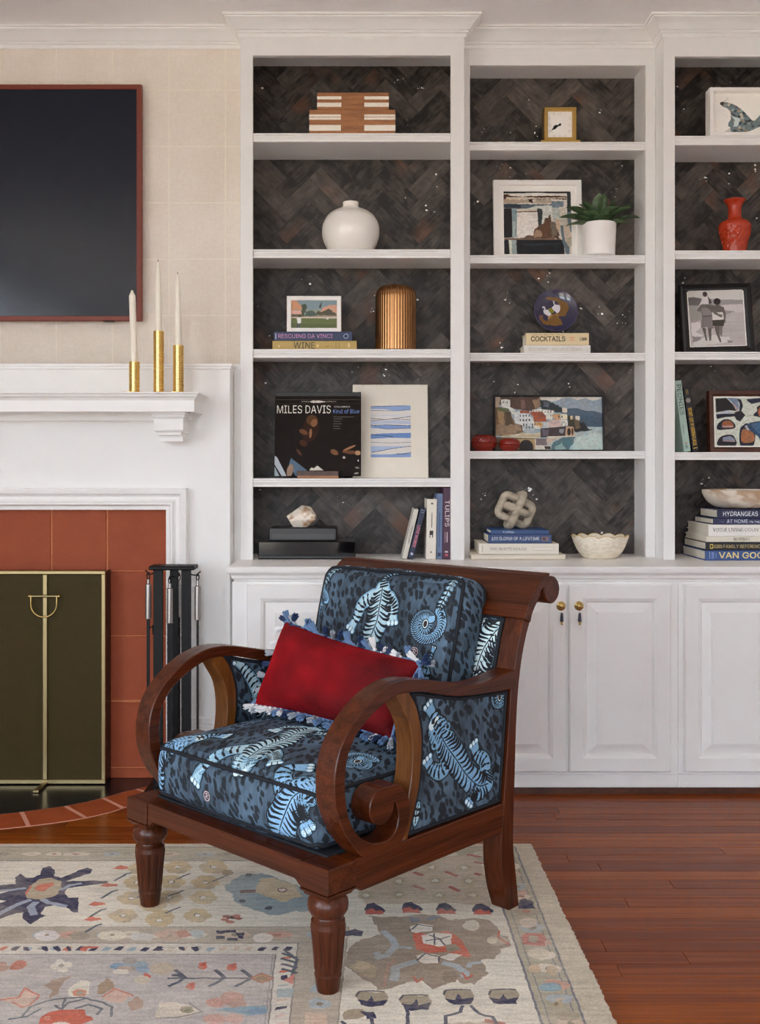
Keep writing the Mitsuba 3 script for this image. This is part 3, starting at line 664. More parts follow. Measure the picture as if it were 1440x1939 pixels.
for z in (1, -1):
    cobj('piping', rim(seat, z), 'piping_cord', sk, smooth=True)
    cobj('piping', rim(back, z), 'piping_cord', bk_, smooth=True)

# tiger print, drawn flat and laid over the cloth
LT, DK, MD = 'a8c9d6', '0f1720', '6f98b5'
def wob(p, w0, w1):
    """tapering brush stroke"""
    p = smooth_pts(p, 16); n = len(p); t = np.gradient(p, axis=0); t /= np.linalg.norm(t, axis=1, keepdims=True) + 1e-9; nn = np.c_[-t[:, 1], t[:, 0]]
    w = np.interp(np.linspace(0, 1, n), [0, .25, 1], [w0 * .6, w0, w1])[:, None] / 2
    return Polygon(np.vstack([p + nn * w, (p - nn * w)[::-1]])).buffer(0)
def bandp(p, w):
    p = np.asarray(p); n = len(p); t = np.gradient(p, axis=0); t /= np.linalg.norm(t, axis=1, keepdims=True) + 1e-9; nn = np.c_[-t[:, 1], t[:, 0]]
    w = np.asarray(w)[:, None]
    return unary_union([Polygon(np.vstack([p + nn * w, (p - nn * w)[::-1]])).buffer(0), Point(p[0]).buffer(float(w[0, 0]), quad_segs=4), Point(p[-1]).buffer(float(w[-1, 0]), quad_segs=4)]), nn
def tiger(spine, W=.036, limbs=(), tail=None, head=True, light=LT, seed=0, face=None):
    rr = random.Random(seed); base, st, outl, pale = [], [], [], []
    sp = smooth_pts(spine, 60); n = len(sp); tt = np.linspace(0, 1, n)
    w = W * np.interp(tt, [0, .12, .35, .6, .82, 1], [.62, .95, 1, .78, .92, .55])
    body, nn = bandp(sp, w)
    base.append(body)
    L = np.linalg.norm(np.diff(sp, axis=0), axis=1).sum(); k = int(L / .0115)
    for i in range(1, k):
        j = min(int(i / k * (n - 1)), n - 2); t = sp[j + 1] - sp[j]; t /= np.linalg.norm(t)
        for sd_ in (-1, 1):
            q = [sp[j] + sd_ * nn[j] * w[j] * f + t * w[j] * (b + rr.uniform(-.05, .05)) for f, b in ((.10, 0), (.45, .20), (.80, .30), (1.02, .18))]
            st.append(wob(q[::-1], .0080, .0026))
    outl.append(stroke(sp, .0028))
    for limb in limbs:
        p = smooth_pts(limb, 24); m = len(p)
        lb, ln = bandp(p, np.interp(np.linspace(0, 1, m), [0, .4, .8, 1], [W * .62, W * .50, W * .34, W * .40]))
        base.append(lb); lw = W * .42
        tip = p[-1]; dirn = p[-1] - p[-4]; dirn /= np.linalg.norm(dirn); sdv = np.array([-dirn[1], dirn[0]])
        for f in (-.30, 0, .30): base.append(Point(tip + dirn * W * .18 + sdv * W * f).buffer(W * .20, quad_segs=3)); pale.append(Point(tip + dirn * W * .20 + sdv * W * f).buffer(W * .13, quad_segs=3))
        for i in range(3, m - 5, 3):
            st.append(wob([p[i] + ln[i] * lw, p[i] + (p[i + 1] - p[i]) * .6, p[i] - ln[i] * lw * .2], .0066, .002))
            st.append(wob([p[i] - ln[i] * lw, p[i] - ln[i] * lw * .3 + (p[i + 1] - p[i]) * .4], .0058, .002))
        for f in (-.15, .15): st.append(stroke([tip + sdv * W * f, tip + dirn * W * .35 + sdv * W * f], .0018))
    if tail is not None:
        p = smooth_pts(tail, 40); m = len(p); tb, tn = bandp(p, np.linspace(W * .27, W * .16, m)); base.append(tb)
        for i in range(2, m - 1, 3): st.append(stroke([p[i] + tn[i] * W * .3, p[i] - tn[i] * W * .3], .0046))
    if head:
        d0 = sp[0] - sp[4]; d0 /= np.linalg.norm(d0); s0 = np.array([-d0[1], d0[0]]); c = sp[0] + d0 * W * .42; r0 = W * .92
        hd = unary_union([Point(c).buffer(r0, quad_segs=8), Point(c + d0 * r0 * .55).buffer(r0 * .62, quad_segs=6)] + [Point(c - d0 * r0 * .45 + s0 * r0 * .85 * e).buffer(r0 * .30, quad_segs=4) for e in (-1, 1)])
        base.append(hd)
        for e in (-1, 1):
            pale.append(Point(c + d0 * r0 * .78 + s0 * r0 * .26 * e).buffer(r0 * .30, quad_segs=4))
            st.append(Point(c + d0 * r0 * .18 + s0 * r0 * .38 * e).buffer(r0 * .13, quad_segs=3)); st.append(Point(c - d0 * r0 * .45 + s0 * r0 * .85 * e).buffer(r0 * .15, quad_segs=3))
            for q in (.0, .3, .6): st.append(wob([c + s0 * r0 * e * .98 - d0 * r0 * (.25 - q), c + s0 * r0 * e * .62 - d0 * r0 * (.1 - q)], .0035, .001))
            for q in (-.62, -.38, -.15): st.append(wob([c + d0 * r0 * q + s0 * r0 * .55 * e, c + d0 * r0 * (q + .14) + s0 * r0 * .12 * e], .0034, .001))
            st.append(wob([c + d0 * r0 * .25 + s0 * r0 * .2 * e, c + d0 * r0 * .7 + s0 * r0 * .16 * e], .0026, .001))
        st.append(Point(c + d0 * r0 * .88).buffer(r0 * .16, quad_segs=3)); st.append(stroke([c + d0 * r0 * .9, c + d0 * r0 * 1.1], .002))
    B = unary_union(base); S = unary_union(st).intersection(B.buffer(.0012)); Oo = unary_union(outl).intersection(B)
    fur = unary_union([b.buffer(-W * .30) for b in base if not b.buffer(-W * .30).is_empty])
    return [(B.buffer(.0026), DK), (B, MD), (B.buffer(-.004).union(fur), light), (unary_union(pale) if pale else Point(0, 0).buffer(1e-6), 'd6eaf2'), (S, DK), (Oo, DK)]
def curl(c, r0, a0, turns, band=.011, eye=True):
    """a curled feathery tail with an eye"""
    a = np.linspace(0, turns * 2 * PI, 44); rr_ = r0 * np.linspace(1, .42, 44); p = np.c_[c[0] + rr_ * np.cos(a0 + a), c[1] + rr_ * np.sin(a0 + a)]
    b, nn = bandp(p, np.full(44, band)); st = [wob([p[i] + nn[i] * band, p[i] + (p[i - 1] - p[i]) * 1.3, p[i] - nn[i] * band], .0034, .001) for i in range(1, 43, 1)]
    out = [(b.buffer(.002), DK), (b, LT if not eye else '86b3d2'), (unary_union(st).intersection(b), DK)]
    if eye:
        fe = [wob([(c[0] + .010 * math.cos(q), c[1] + .013 * math.sin(q)), (c[0] + .021 * math.cos(q), c[1] + .027 * math.sin(q))], .003, .001) for q in np.arange(0, 6.28, .35)]
        out += [(unary_union(fe), '86b3d2'), (ell(c[0], c[1], .0095, .0125), DK), (ell(c[0], c[1], .0075, .0105), 'cfdde4'), (ell(c[0], c[1], .0052, .0078), DK), (ell(c[0], c[1], .003, .005), '3a2620')]
    return out
def badge(c):
    x, y = c
    return [(Point(x, y).buffer(.0125), DK), (Point(x, y).buffer(.0115), 'cdb9bd'), (Point(x, y).buffer(.0095), '1d2530'), (unary_union([stroke([(x - .006, y + .004), (x + .001, y + .007), (x + .006, y + .001)], .002), stroke([(x - .006, y - .003), (x, y + .001), (x + .005, y - .005)], .002), stroke([(x - .002, y - .007), (x - .001, y + .006)], .0018)]), 'cdb9bd')]
def drape(parent, name, shapes, to3, clip=None, mx=.012, lay=5e-5):
    V, Fc, U, o = [], [], [], 0
    for i, (g, c) in enumerate(shapes):
        if clip is not None: g = g.intersection(clip)
        for q in polys(g):
            v, f = tri2(q)
            v3, f = trimesh.remesh.subdivide_to_size(np.c_[v, np.zeros(len(v))], f, mx)
            V.append(to3(v3[:, 0], v3[:, 1], .0007 + lay * i)); Fc.append(f + o); o += len(v3); U.append(np.full(len(v3), pack(c)))
    m = M(np.vstack(V), np.vstack(Fc)); return cobj(name, m, 'print_fabric', parent, smooth=False, uv=np.c_[np.concatenate(U), np.zeros(o)])
on_seat = lambda a, b, off: seat.P(seat.fold(a, b - .268), off)
on_back = lambda a, b, off: back.P(back.fold(a, b), off)
drape(sk, 'tiger_print', tiger([(.022, .030), (.010, .085), (.014, .140), (-.002, .195), (-.002, .245)], .040, [[(-.022, .06), (-.052, .030), (-.080, -.012), (-.102, -.060)], [(.045, .075), (.075, .060), (.098, .040)], [(-.03, .230), (-.056, .215), (-.062, .185)], [(.024, .235), (.048, .245), (.06, .275)]], [(-.004, .26), (.01, .31), (-.02, .36)], seed=1), on_seat)
drape(sk, 'tiger_print', tiger([(.236, -.006), (.210, -.035), (.190, -.075), (.165, -.125)], .047, [[(.195, -.03), (.160, .0), (.150, .035), (.175, .06)], [(.225, -.05), (.250, -.085)]], None, seed=2, light='86b4d8'), on_seat, sbox(-.5, -.134, .279, 1))
drape(sk, 'tiger_print', tiger([(-.222, .022), (-.250, -.018), (-.266, -.06), (-.272, -.125)], .044, [[(-.200, .050), (-.180, .085), (-.150, .100)]], None, seed=3, light='86b4d8'), on_seat, sbox(-.34, -.134, .5, 1))
drape(sk, 'curled_tail_print', curl((.225, .165), .040, 1.2, 1.1), on_seat, sbox(-.279, -.1, .279, .5))
drape(sk, 'badge_print', badge((-.062, -.088)), on_seat)
drape(bk_, 'tiger_print', tiger([(.002, .138), (.010, .100), (.014, .05), (-.006, -.01), (-.035, -.06), (-.05, -.12)], .038, [[(-.022, .112), (-.050, .092), (-.058, .055), (-.070, .030)], [(.034, .11), (.056, .092), (.064, .060)]], [(.006, .138), (.000, .168), (.022, .196), (.058, .215)], head=False, seed=4), on_back)
drape(bk_, 'curled_tail_print', curl((.164, .062), .047, .85, -1.0), on_back)
drape(bk_, 'tail_print', tiger([(.212, .215), (.214, .185), (.208, .150), (.198, .120), (.194, .100)], .013, [], None, head=False, seed=9), on_back)
drape(bk_, 'curled_tail_print', curl((-.232, .075), .042, 0.4, .9), on_back, sbox(-.29, -.5, .5, .5))
drape(bk_, 'tail_print', tiger([(-.175, .22), (-.19, .19), (-.205, .155), (-.218, .125)], .012, [], None, head=False, seed=10), on_back)
drape(bk_, 'paw_print', tiger([(.185, -.075), (.188, -.06), (.19, -.045)], .012, [[(.185, -.05), (.192, -.02), (.198, .008)]], None, head=False, seed=11, light='7db4dd'), on_back)
drape(bk_, 'badge_print', badge((.146, -.008)), on_back)
psd = panel.buffer(-.012)
on_side = lambda a, b, off: np.c_[.326 + off + 0 * a, a, b]
on_far = lambda a, b, off: np.c_[-.296 + off + 0 * a, a, b]
drape(pk.replace('side_panel_001', 'side_panel'), 'tiger_print', tiger([(.322, .462), (.345, .432), (.375, .400), (.410, .360), (.455, .325), (.490, .322)], .036, [[(.335, .452), (.318, .482), (.300, .506), (.282, .532)], [(.355, .405), (.320, .385), (.290, .398), (.279, .415)], [(.480, .335), (.478, .375), (.452, .395), (.440, .418)], [(.455, .325), (.435, .308), (.424, .296)]], [(.492, .325), (.512, .352), (.535, .345)], seed=5, light='78a6cc'), on_side, psd)
drape(pk.replace('side_panel_001', 'side_panel'), 'paw_print', tiger([(.236, .292), (.240, .312), (.247, .330)], .011, [], None, head=False, seed=6), on_side, psd)
drape(pk.replace('side_panel_001', 'side_panel'), 'curled_tail_print', curl((.535, .515), .026, 2.5, .9, .007), on_side, psd)
drape(pk, 'tiger_print', tiger([(.345, .44), (.365, .40), (.40, .36)], .034, [[(.335, .455), (.31, .50), (.285, .53), (.262, .555)]], None, seed=7, light=LT), on_far, psd)
def on_ib(a, b, off):
    ln = smooth_pts([(.552, .30), (.556, .396), (.569, .53), (.586, .59), (.605, .655), (.620, .688)], 30)
    return np.c_[a, np.interp(b, ln[:, 1], ln[:, 0]) - .0016 - off, b]
drape(bpk, 'tiger_print', tiger([(.305, .735), (.285, .68), (.255, .64), (.235, .60), (.225, .54)], .046, [[(.265, .67), (.25, .69), (.225, .685)], [(.27, .66), (.268, .62), (.262, .585), (.24, .56)], [(.22, .56), (.24, .53), (.255, .50)]], None, head=False, seed=8, light='d3e9ee'), on_ib, sbox(-.27, .42, .271, .68))

# red velvet pillow leaning on the back cushion
pw = thing('pillow', 'red velvet lumbar pillow with blue and white tassel trim, leaning in the armchair', 'pillow')
cr = dict(TL=(-.236, .372, .652), TR=(.238, .362, .606), BR=(.212, .287, .440), BL=(-.254, .283, .448))
cr = {k_: np.array(v_) for k_, v_ in cr.items()}
def pil(u, v, z):
    """u, v in -1..1, z -1..1 through the thickness"""
    u, v = np.asarray(u, float), np.asarray(v, float); U, V_ = (u * (1 - .05 * (1 - v * v)) + 1) / 2, (v * (1 - .09 * (1 - u * u)) + 1) / 2
    b = ((1 - U) * (1 - V_))[:, None] * cr['BL'] + (U * (1 - V_))[:, None] * cr['BR'] + (U * V_)[:, None] * cr['TR'] + ((1 - U) * V_)[:, None] * cr['TL']
    nrm = np.cross(cr['BR'] - cr['BL'], cr['TL'] - cr['BL']); nrm /= np.linalg.norm(nrm)
    th = .058 * np.clip(1 - u ** 4, 0, 1) ** .55 * np.clip(1 - v ** 4, 0, 1) ** .55 + .012 * (meshkit.noise(np.c_[u * 2.2 + .6 * v, v * 1.8, 0 * u]) - .5) * (1 - u ** 2) * (1 - v ** 2)
    return b + nrm * (th * z)[:, None]
g = np.linspace(-1, 1, 41); g = np.sign(g) * (1 - (1 - np.abs(g)) ** 1.5); uu, vv = np.meshgrid(g, g, indexing='ij'); N_ = len(g)
i, j = np.meshgrid(np.arange(N_ - 1), np.arange(N_ - 1), indexing='ij'); q = np.stack([i * N_ + j, (i + 1) * N_ + j, (i + 1) * N_ + j + 1, i * N_ + j + 1], -1).reshape(-1, 4); fq = np.vstack([q[:, :3], q[:, [0, 2, 3]]])
fr_, bk2 = pil(uu.ravel(), vv.ravel(), np.ones(N_ * N_)), pil(uu.ravel(), vv.ravel(), -np.ones(N_ * N_))
pm = trimesh.Trimesh(np.vstack([fr_, bk2]), np.vstack([fq, fq[:, ::-1] + N_ * N_])); pm.merge_vertices(digits_vertex=6)
cobj('cover', M(pm.vertices, pm.faces), 'velvet_red', pw, smooth=True)
TC = ['tassel_navy', 'tassel_blue', 'tassel_white', 'tassel_grey']
for kx, c in zip(TC, ('1d3054', '5d7aa0', 'd6d8d9', '939ba4')): mat(kx, c, .7)
def tassel_mesh(L, rd):
    sp_ = 12; prof = [(0, 0), (.0035, -.001), (.0052, -.004), (.0052, -.007), (.0034, -.0095), (.0044, -.011), (rd * .8, -.55 * L), (rd, -L), (rd * .5, -L * 1.02), (0, -L * .96)]
    m = lathe(prof, 26); v = m.vertices.copy(); a = np.arctan2(v[:, 1], v[:, 0]); k_ = np.clip((-v[:, 2] - .011) / .01, 0, 1)
    f = 1 + k_ * .12 * np.where((np.round(a / (2 * PI / 26)) % 2) == 0, 1, -1)
    v[:, :2] *= f[:, None]; v[:, 2] += k_ * .003 * np.sin(a * 5 + 1); return M(v, m.faces)
rt = random.Random(5); edge = []
for e, nn_ in (('b', 27), ('t', 28), ('l', 7), ('r', 9)):
    for i in range(nn_):
        t = -1 + 2 * (i + .5) / nn_ + rt.uniform(-.02, .02); edge.append((e, t))
for e in ('TL', 'TR', 'BL', 'BR', 'TR', 'TR'): edge.append((e, 0))
for e, t in edge:
    u, v = dict(b=(t, -1), t=(t, 1), l=(-1, t), r=(1, t), TL=(-1, 1), TR=(1, 1), BL=(-1, -1), BR=(1, -1))[e]
    p = pil([u], [v], np.zeros(1))[0]; c0 = pil([0.], [0.], np.zeros(1))[0]
    ou = p - c0; ou = ou / np.linalg.norm(ou) if len(e) > 1 else {'b': np.array([0, -.55, -.25]), 't': np.array([0, .55, .8]), 'l': np.array([-1, -.1, -.2]), 'r': np.array([1., -.15, -.3])}[e]
    if e in ('b', 'BL', 'BR'): dv = ou + np.array([rt.uniform(-.7, .7), -.35, .05])
    elif e == 't': dv = ou * .55 + np.array([rt.uniform(-.8, .8), -.45, rt.uniform(-.5, .5)])
    else: dv = ou + np.array([rt.uniform(-.4, .4), rt.uniform(-.5, .1), rt.uniform(-.8, .3)])
    dv /= np.linalg.norm(dv); L = rt.uniform(.026, .034); m = tassel_mesh(L, rt.uniform(.0062, .0080))
    ax = np.cross([0, 0, -1.], dv); sn = np.linalg.norm(ax); ang = math.atan2(sn, -dv[2])
    if sn > 1e-6: m.apply_transform(trimesh.transformations.rotation_matrix(ang, ax / sn))
    pp = p.copy()
    if e in ('b', 'BL', 'BR'): pp[2] = max(pp[2], .445)
    m.apply_translation(pp)
    cobj('tassel', m, rt.choice(TC + ['tassel_navy', 'tassel_blue']), pw, smooth=25)
cord = np.vstack([pil(np.linspace(-1, 1, 30), -np.ones(30), np.zeros(30)), pil(np.ones(14), np.linspace(-1, 1, 14), np.zeros(14)), pil(np.linspace(1, -1, 30), np.ones(30), np.zeros(30)), pil(-np.ones(14), np.linspace(1, -1, 14), np.zeros(14))])
cord = cord[np.r_[True, np.linalg.norm(np.diff(cord, axis=0), axis=1) > 1e-5]]
cobj('trim_cord', tube(cord[:-1], .0042, 6, closed=True), 'tassel_blue', pw, smooth=True)

# ------------------------------------------------------------------ things on the fireplace wall
tv = thing('television', 'large dark television in a thin red-brown frame, hung above the mantel', 'television')
YF = 3.725
f0, f1, g0, g1 = X(-560, YF), X(267.5, YF), Z(607, YF), Z(159.5, YF)
ring = lambda a0, b0, a1, b1: [(a0, b0), (a0, b1), (a1, b1), (a1, b0)]
obj('frame', sweep(ring(f0, g0, f1, g1), [(0, 0), (0, .024), (-.0015, .026), (-.015, .026), (-.0165, .0245), (-.0165, 0)], front(YF + .026), closed=True), 'tv_frame', tv, smooth=15)
obj('screen', box(f0 + .016, f1 - .016, YF + .006, YF + .02, g0 + .016, g1 - .016), 'tv_screen', tv, smooth=False)
obj('back', box(f0 + .02, f1 - .02, YF + .0265, 3.7695, g0 + .02, g1 - .02), 'black_satin', tv, smooth=False)
obj('sensor', rbox(X(195, YF), X(215, YF), YF + .004, YF + .018, g0 - .004, g0 - .0002, .001), 'black_satin', tv, smooth=False)

MZ = zm + .0002
def candlestick(px, top, ctop, px_c, Yc, wide, lab, lab2, twist):
    x = X(px, Yc); zt = Z(top, Yc); R_ = .0172
    t = thing('candle_holder', lab, 'candle holder', None)
    prof = [(0, 0), (R_ * .95, 0)]
    n = int((zt - MZ) / .0052)
    for i in range(n):
        z0 = .003 + i * (zt - MZ - .003) / n; h = (zt - MZ - .003) / n
        prof += [(R_ * .93, z0), (R_, z0 + h * .18), (R_, z0 + h * .78), (R_ * .93, z0 + h * .95)]
    prof += [(R_ * .9, zt - MZ), (.0115, zt - MZ), (.0115, zt - MZ - .012), (0, zt - MZ - .012)]
    obj('ribbed_column', lathe(prof, 40, (x, Yc, MZ + .0016)), 'gold_shiny', t, smooth=25)
    if wide: obj('base_plate', lathe([(0, 0), (.046, 0), (.0475, .0005), (.0475, .0012), (.046, .0016), (0, .0016)], 48, (x, Yc, MZ)), 'gold_shiny', t, smooth=25)
    else: obj('base_plate', lathe([(0, 0), (R_, 0), (R_, .0016), (0, .0016)], 40, (x, Yc, MZ)), 'gold_shiny', t, smooth=25)
    c = thing('candle', lab2, 'candle'); cz = Z(ctop, Yc); r0, r1 = .0106, .0085; zb_ = zt - .010
    if twist: cp = [(0, 0), (r0, 0), (r0 * 1.0, .03), (r1 + .002, cz - zb_ - .022), (r1 + .0015, cz - zb_ - .018), (.005, cz - zb_ - .008), (.0035, cz - zb_ - .002), (0, cz - zb_)]
    else: cp = [(0, 0), (r0, 0), (r1, cz - zb_ - .05), (.0062, cz - zb_ - .022), (.0035, cz - zb_ - .004), (0, cz - zb_)]
    lean = .012 if twist else .004
    w = lathe(cp, 32, (0, 0, 0)); v = w.vertices; v[:, 0] -= lean * v[:, 2] / .4
    obj('wax', moved(w, (x, Yc, zb_)), 'candle_wax', c, smooth=30)
    obj('wick', tube([(x - lean * (cz - zb_) / .4, Yc, cz - .002), (x - lean * (cz - zb_) / .4 + .0005, Yc, cz + .006)], .0008, 6), 'wick', c)
candlestick(254.5, 686, 549, 250, 3.4605, True, 'shortest ribbed brass candle holder on the mantel', 'white taper candle in the shortest holder, in front of the television', True)
candlestick(300.7, 628, 495, 300, 3.475, False, 'tallest ribbed brass candle holder, middle of the three', 'white taper candle in the tallest holder, highest of the three', False)
candlestick(338, 655, 518.5, 338, 3.4605, True, 'medium ribbed brass candle holder nearest the bookcase', 'white taper candle in the holder nearest the bookcase', False)

# fire screen
fs = thing('fire_screen', 'brass framed mesh fire screen standing before the fireplace opening', 'fire screen')
YS = 3.535
s0, s1, sz0, sz1 = X(-150, YS), X(199.5, YS), .006, Z(1081, YS)
bar = lambda a0, a1, b0, b1, y0=YS, y1=YS + .012: rbox(a0, a1, y0, y1, b0, b1, .0015)
wv = X(10, YS) - X(0, YS)
obj('mesh_panel', cat([box(s0 + .01, s1 - .01, YS + .005, YS + .007, sz0 + .012, sz1 - .01)]), 'mesh_screen', fs, smooth=False)
obj('frame', cat([bar(s0, s1, sz1 - .0115, sz1), bar(s0, s1, sz0, sz0 + .014), bar(s0, s0 + .013, sz0 + .014, sz1 - .0115), bar(s1 - .0135, s1, sz0 + .014, sz1 - .0115)]), 'brass_dull', fs, smooth=False)
xm = X(85.5, YS); obj('centre_bar', bar(xm - .0075, xm + .0075, sz0 + .0145, sz1 - .012, YS - .003, YS + .011), 'brass_dull', fs, smooth=False)
obj('foot', extr(Polygon([(xm - .008, YS + .01), (xm + .008, YS + .01), (xm + .006, YS - .09), (xm - .012, YS - .09)]), .009, .002), 'brass_dull', fs, smooth=False, mtx=TR(0, 0, .0035))
obj('side_panel', cat([box(s1 - .004, s1 - .0005, YS + .013, YS + .075, .004, sz1 - .002), box(s0 + .0005, s0 + .004, YS + .013, YS + .075, .004, sz1 - .002)]), 'black_satin', fs, smooth=False)
hx, hz = xm, Z(1129, YS - .01)
hk = obj('handle', tube([(hx - .0465, YS - .013, hz), (hx + .0475, YS - .013, hz)], .0042, 12), 'brass_dull', fs, smooth=30)
obj('handle_ring', tube([(hx + .0425 * math.cos(a), YS - .013 - .003, hz - .026 + .043 * math.sin(a)) for a in np.linspace(PI, 2 * PI, 26)] [:0] + [(hx - .0425, YS - .015, hz)] + [(hx + .0425 * math.cos(a), YS - .015, hz - .026 + .042 * math.sin(a)) for a in np.linspace(PI, 2 * PI, 26)] + [(hx + .0425, YS - .015, hz)], .0024, 8), 'brass', hk, smooth=True)
for dx in (-.0475, .0485): obj('handle_finial', moved(trimesh.creation.icosphere(2, .0058), (hx + dx, YS - .013, hz)), 'brass', hk, smooth=True)

# fire tools on a stand
ts = thing('tool_stand', 'black iron fire tool stand of flat bars, between the tiles and the armchair', 'fire tool stand')
YTS = 3.46
zt0 = Z(1076, YTS)
obj('top_plate', rbox(X(285, YTS), X(371, YTS), YTS - .03, YTS + .05, zt0 - .004, zt0 + .009, .003), 'iron', ts, smooth=False)
for a, b, dy in ((292, 310, -.01), (319, 335, .03), (345, 363, -.01)):
    obj('post', rbox(X(a, YTS), X(b, YTS), YTS + dy - .004, YTS + dy + .004, .012, zt0 - .0041, .001), 'iron', ts, smooth=False)
obj('base', rbox(X(275, YTS), X(381, YTS), YTS - .07, YTS + .085, .0005, .012, .003), 'iron', ts, smooth=False)
TL_ = [(281, 1086, 1106, 1172, 'black fire poker with a steel grip, left of the tool stand', 'poker', 'fire poker', -.01), (322, 1094, 1114, 1180, 'black fire shovel with a steel grip, front of the tool stand', 'fire_shovel', 'fire shovel', -.045), (339, 1088, 1108, 1168, 'black hearth brush with a steel grip, behind the front tool of the stand', 'hearth_brush', 'brush', .062), (374.5, 1088, 1110, 1174, 'black fire tongs with a steel grip, right of the tool stand', 'fire_tongs', 'fire tongs', -.01)]
for px, y0, y1, y2, lb, nm_, ct_, dy in TL_:
    yy = YTS + dy; x = X(px, yy); t = thing(nm_, lb, ct_)
    za_, zb_, zc_ = Z(y0, yy), Z(y1, yy), Z(y2, yy)
    obj('hook_ring', tube([(x + .0045 * math.cos(a), yy, za_ - .008 + .010 * math.sin(a)) for a in np.linspace(0, 2 * PI, 18)[:-1]], .0017, 6, closed=True), 'iron', t, smooth=True)
    obj('grip', lathe([(0, zc_), (.0088, zc_), (.0098, zc_ + .002), (.0098, zb_ - .002), (.0088, zb_), (.005, zb_ + .002), (.0045, za_ - .018), (0, za_ - .018)], 28, (x, yy, 0)), 'steel', t, smooth=30)
    if nm_ == 'poker': low = cat([box(x - .0045, x + .0045, yy - .004, yy + .004, .13, zc_), tube([(x + .004, yy, zc_ - .03), (x + .014, yy, zc_ - .02), (x + .017, yy, zc_ - .05)], .003, 6)])
    elif nm_ == 'fire_shovel': low = cat([box(x - .0085, x + .0085, yy - .003, yy + .003, .17, zc_), rbox(x - .05, x + .05, yy - .006, yy + .006, .03, .172, .004)])
    elif nm_ == 'hearth_brush': low = cat([box(x - .004, x + .004, yy - .004, yy + .004, .16, zc_), rbox(x - .035, x + .035, yy - .012, yy + .012, .03, .162, .004)])
    else: low = cat([box(x - .0034, x + .0034, yy - .003, yy + .003, .13, zc_)])
    obj('shaft', low, 'iron', t, smooth=False)
    sd_ = -1 if px < 330 else 1
    if nm_ in ('poker', 'fire_tongs'):
        xx = X(292 if px < 330 else 363, YTS)
        obj('hook', tube(smooth_pts([(xx, yy, za_ - .0), (x + .002 * sd_, yy, za_ - .003), (x, yy, za_ + .002), (x + .009 * sd_, yy, za_ + .010)], 12), .0021, 6), 'iron', ts, smooth=True)
    else:
        obj('hook', tube([(x, YTS + (.026 if dy < 0 else .034), za_ - .003), (x, yy - (.004 if dy < 0 else -.004), za_ - .003), (x, yy - (.006 if dy < 0 else -.006), za_ + .006)], .0021, 6), 'iron', ts, smooth=True)

# ------------------------------------------------------------------ things on the shelves
SZ1 = [z_ for z_, _ in sh([(252, 0), (472, 0), (661, 0), (906, 0)], Y1 + .006)]
SZ2 = [z_ for z_, _ in sh([(268.5, 0), (483, 0), (668, 0), (854, 0)], Y2 + .004)]
SZ3 = [z_ for z_, _ in sh([(257, 0), (474, 0), (666, 0), (856, 0)], Y1 + .006)]
GAP = .0004
mat('ivory', 'ece6d8', .4); mat('porcelain', 'ebe7df', .12, specular=.6, clearcoat=1.0); mat('pot_white', 'eeebe8', .35)
mat('copper_glass', (.40, .20, .085), .26, 1.0)
mat('paper_pages', 'd9d2c2', .8); mat('mat_board', 'efece6', .8); mat('white_lacquer', 'ebe8e4', .35)
mat('cinnabar', 'b23316', .35, specular=.6, bump=(lambda p, n, uv: voronoi(dr.atan2(p.y - 3.79, p.x - 1.305) * 6, p.z * 95)[0], .004, 1e-3))
mat('lacquer_red', '7c1f14', .3, specular=.6)
def stone(p, n, uv): return mix(lin('8e8474'), lin('c9bda8'), dr.clip(1.5 * (fbm(p.x * 30, p.z * 70, p.y * 30, 3) - .2), 0, 1))
mat('knot_stone', proc(stone), .6)
def marble(p, n, uv):
    v = fbm(p.x * 12, p.z * 20, p.y * 12, 4); k = smoothstep(.12, .0, dr.abs(v - .55)) * smoothstep(.3, .6, fbm(p.x * 7 + 4, p.z * 7, p.y * 7, 2))
    return mix(mix(lin('e6ddd0'), lin('d3c4b2'), v), lin('a8825c'), k * .85)
mat('marble', proc(marble), .25)
def quartz(p, n, uv): return mix(lin('f1e7d8'), lin('b9926a'), smoothstep(.5, .78, fbm(p.x * 40, p.y * 40, p.z * 40, 3)))
mat('quartz', proc(quartz), .5)
def nacre(p, n, uv): return mix(lin('efe7d6'), lin('d9cdb6'), noise(p.x * 90, p.y * 90, p.z * 160))
mat('shell_white', proc(nacre), .25, clearcoat=.5)
def leafc(p, n, uv): return mix(lin('2c3d2a'), lin('57714c'), dr.clip(.25 + .8 * (noise(p.x * 60, p.y * 60, p.z * 60) - .3) + .3 * uv.y, 0, 1))
mat('agave_leaf', proc(leafc), .5)
mat('soil', '3a2c20', .9)
mat('cobalt_glaze', '120c38', .1, specular=.7, clearcoat=1.0)
mat('clock_gold', (.58, .37, .11), .3, 1.0)

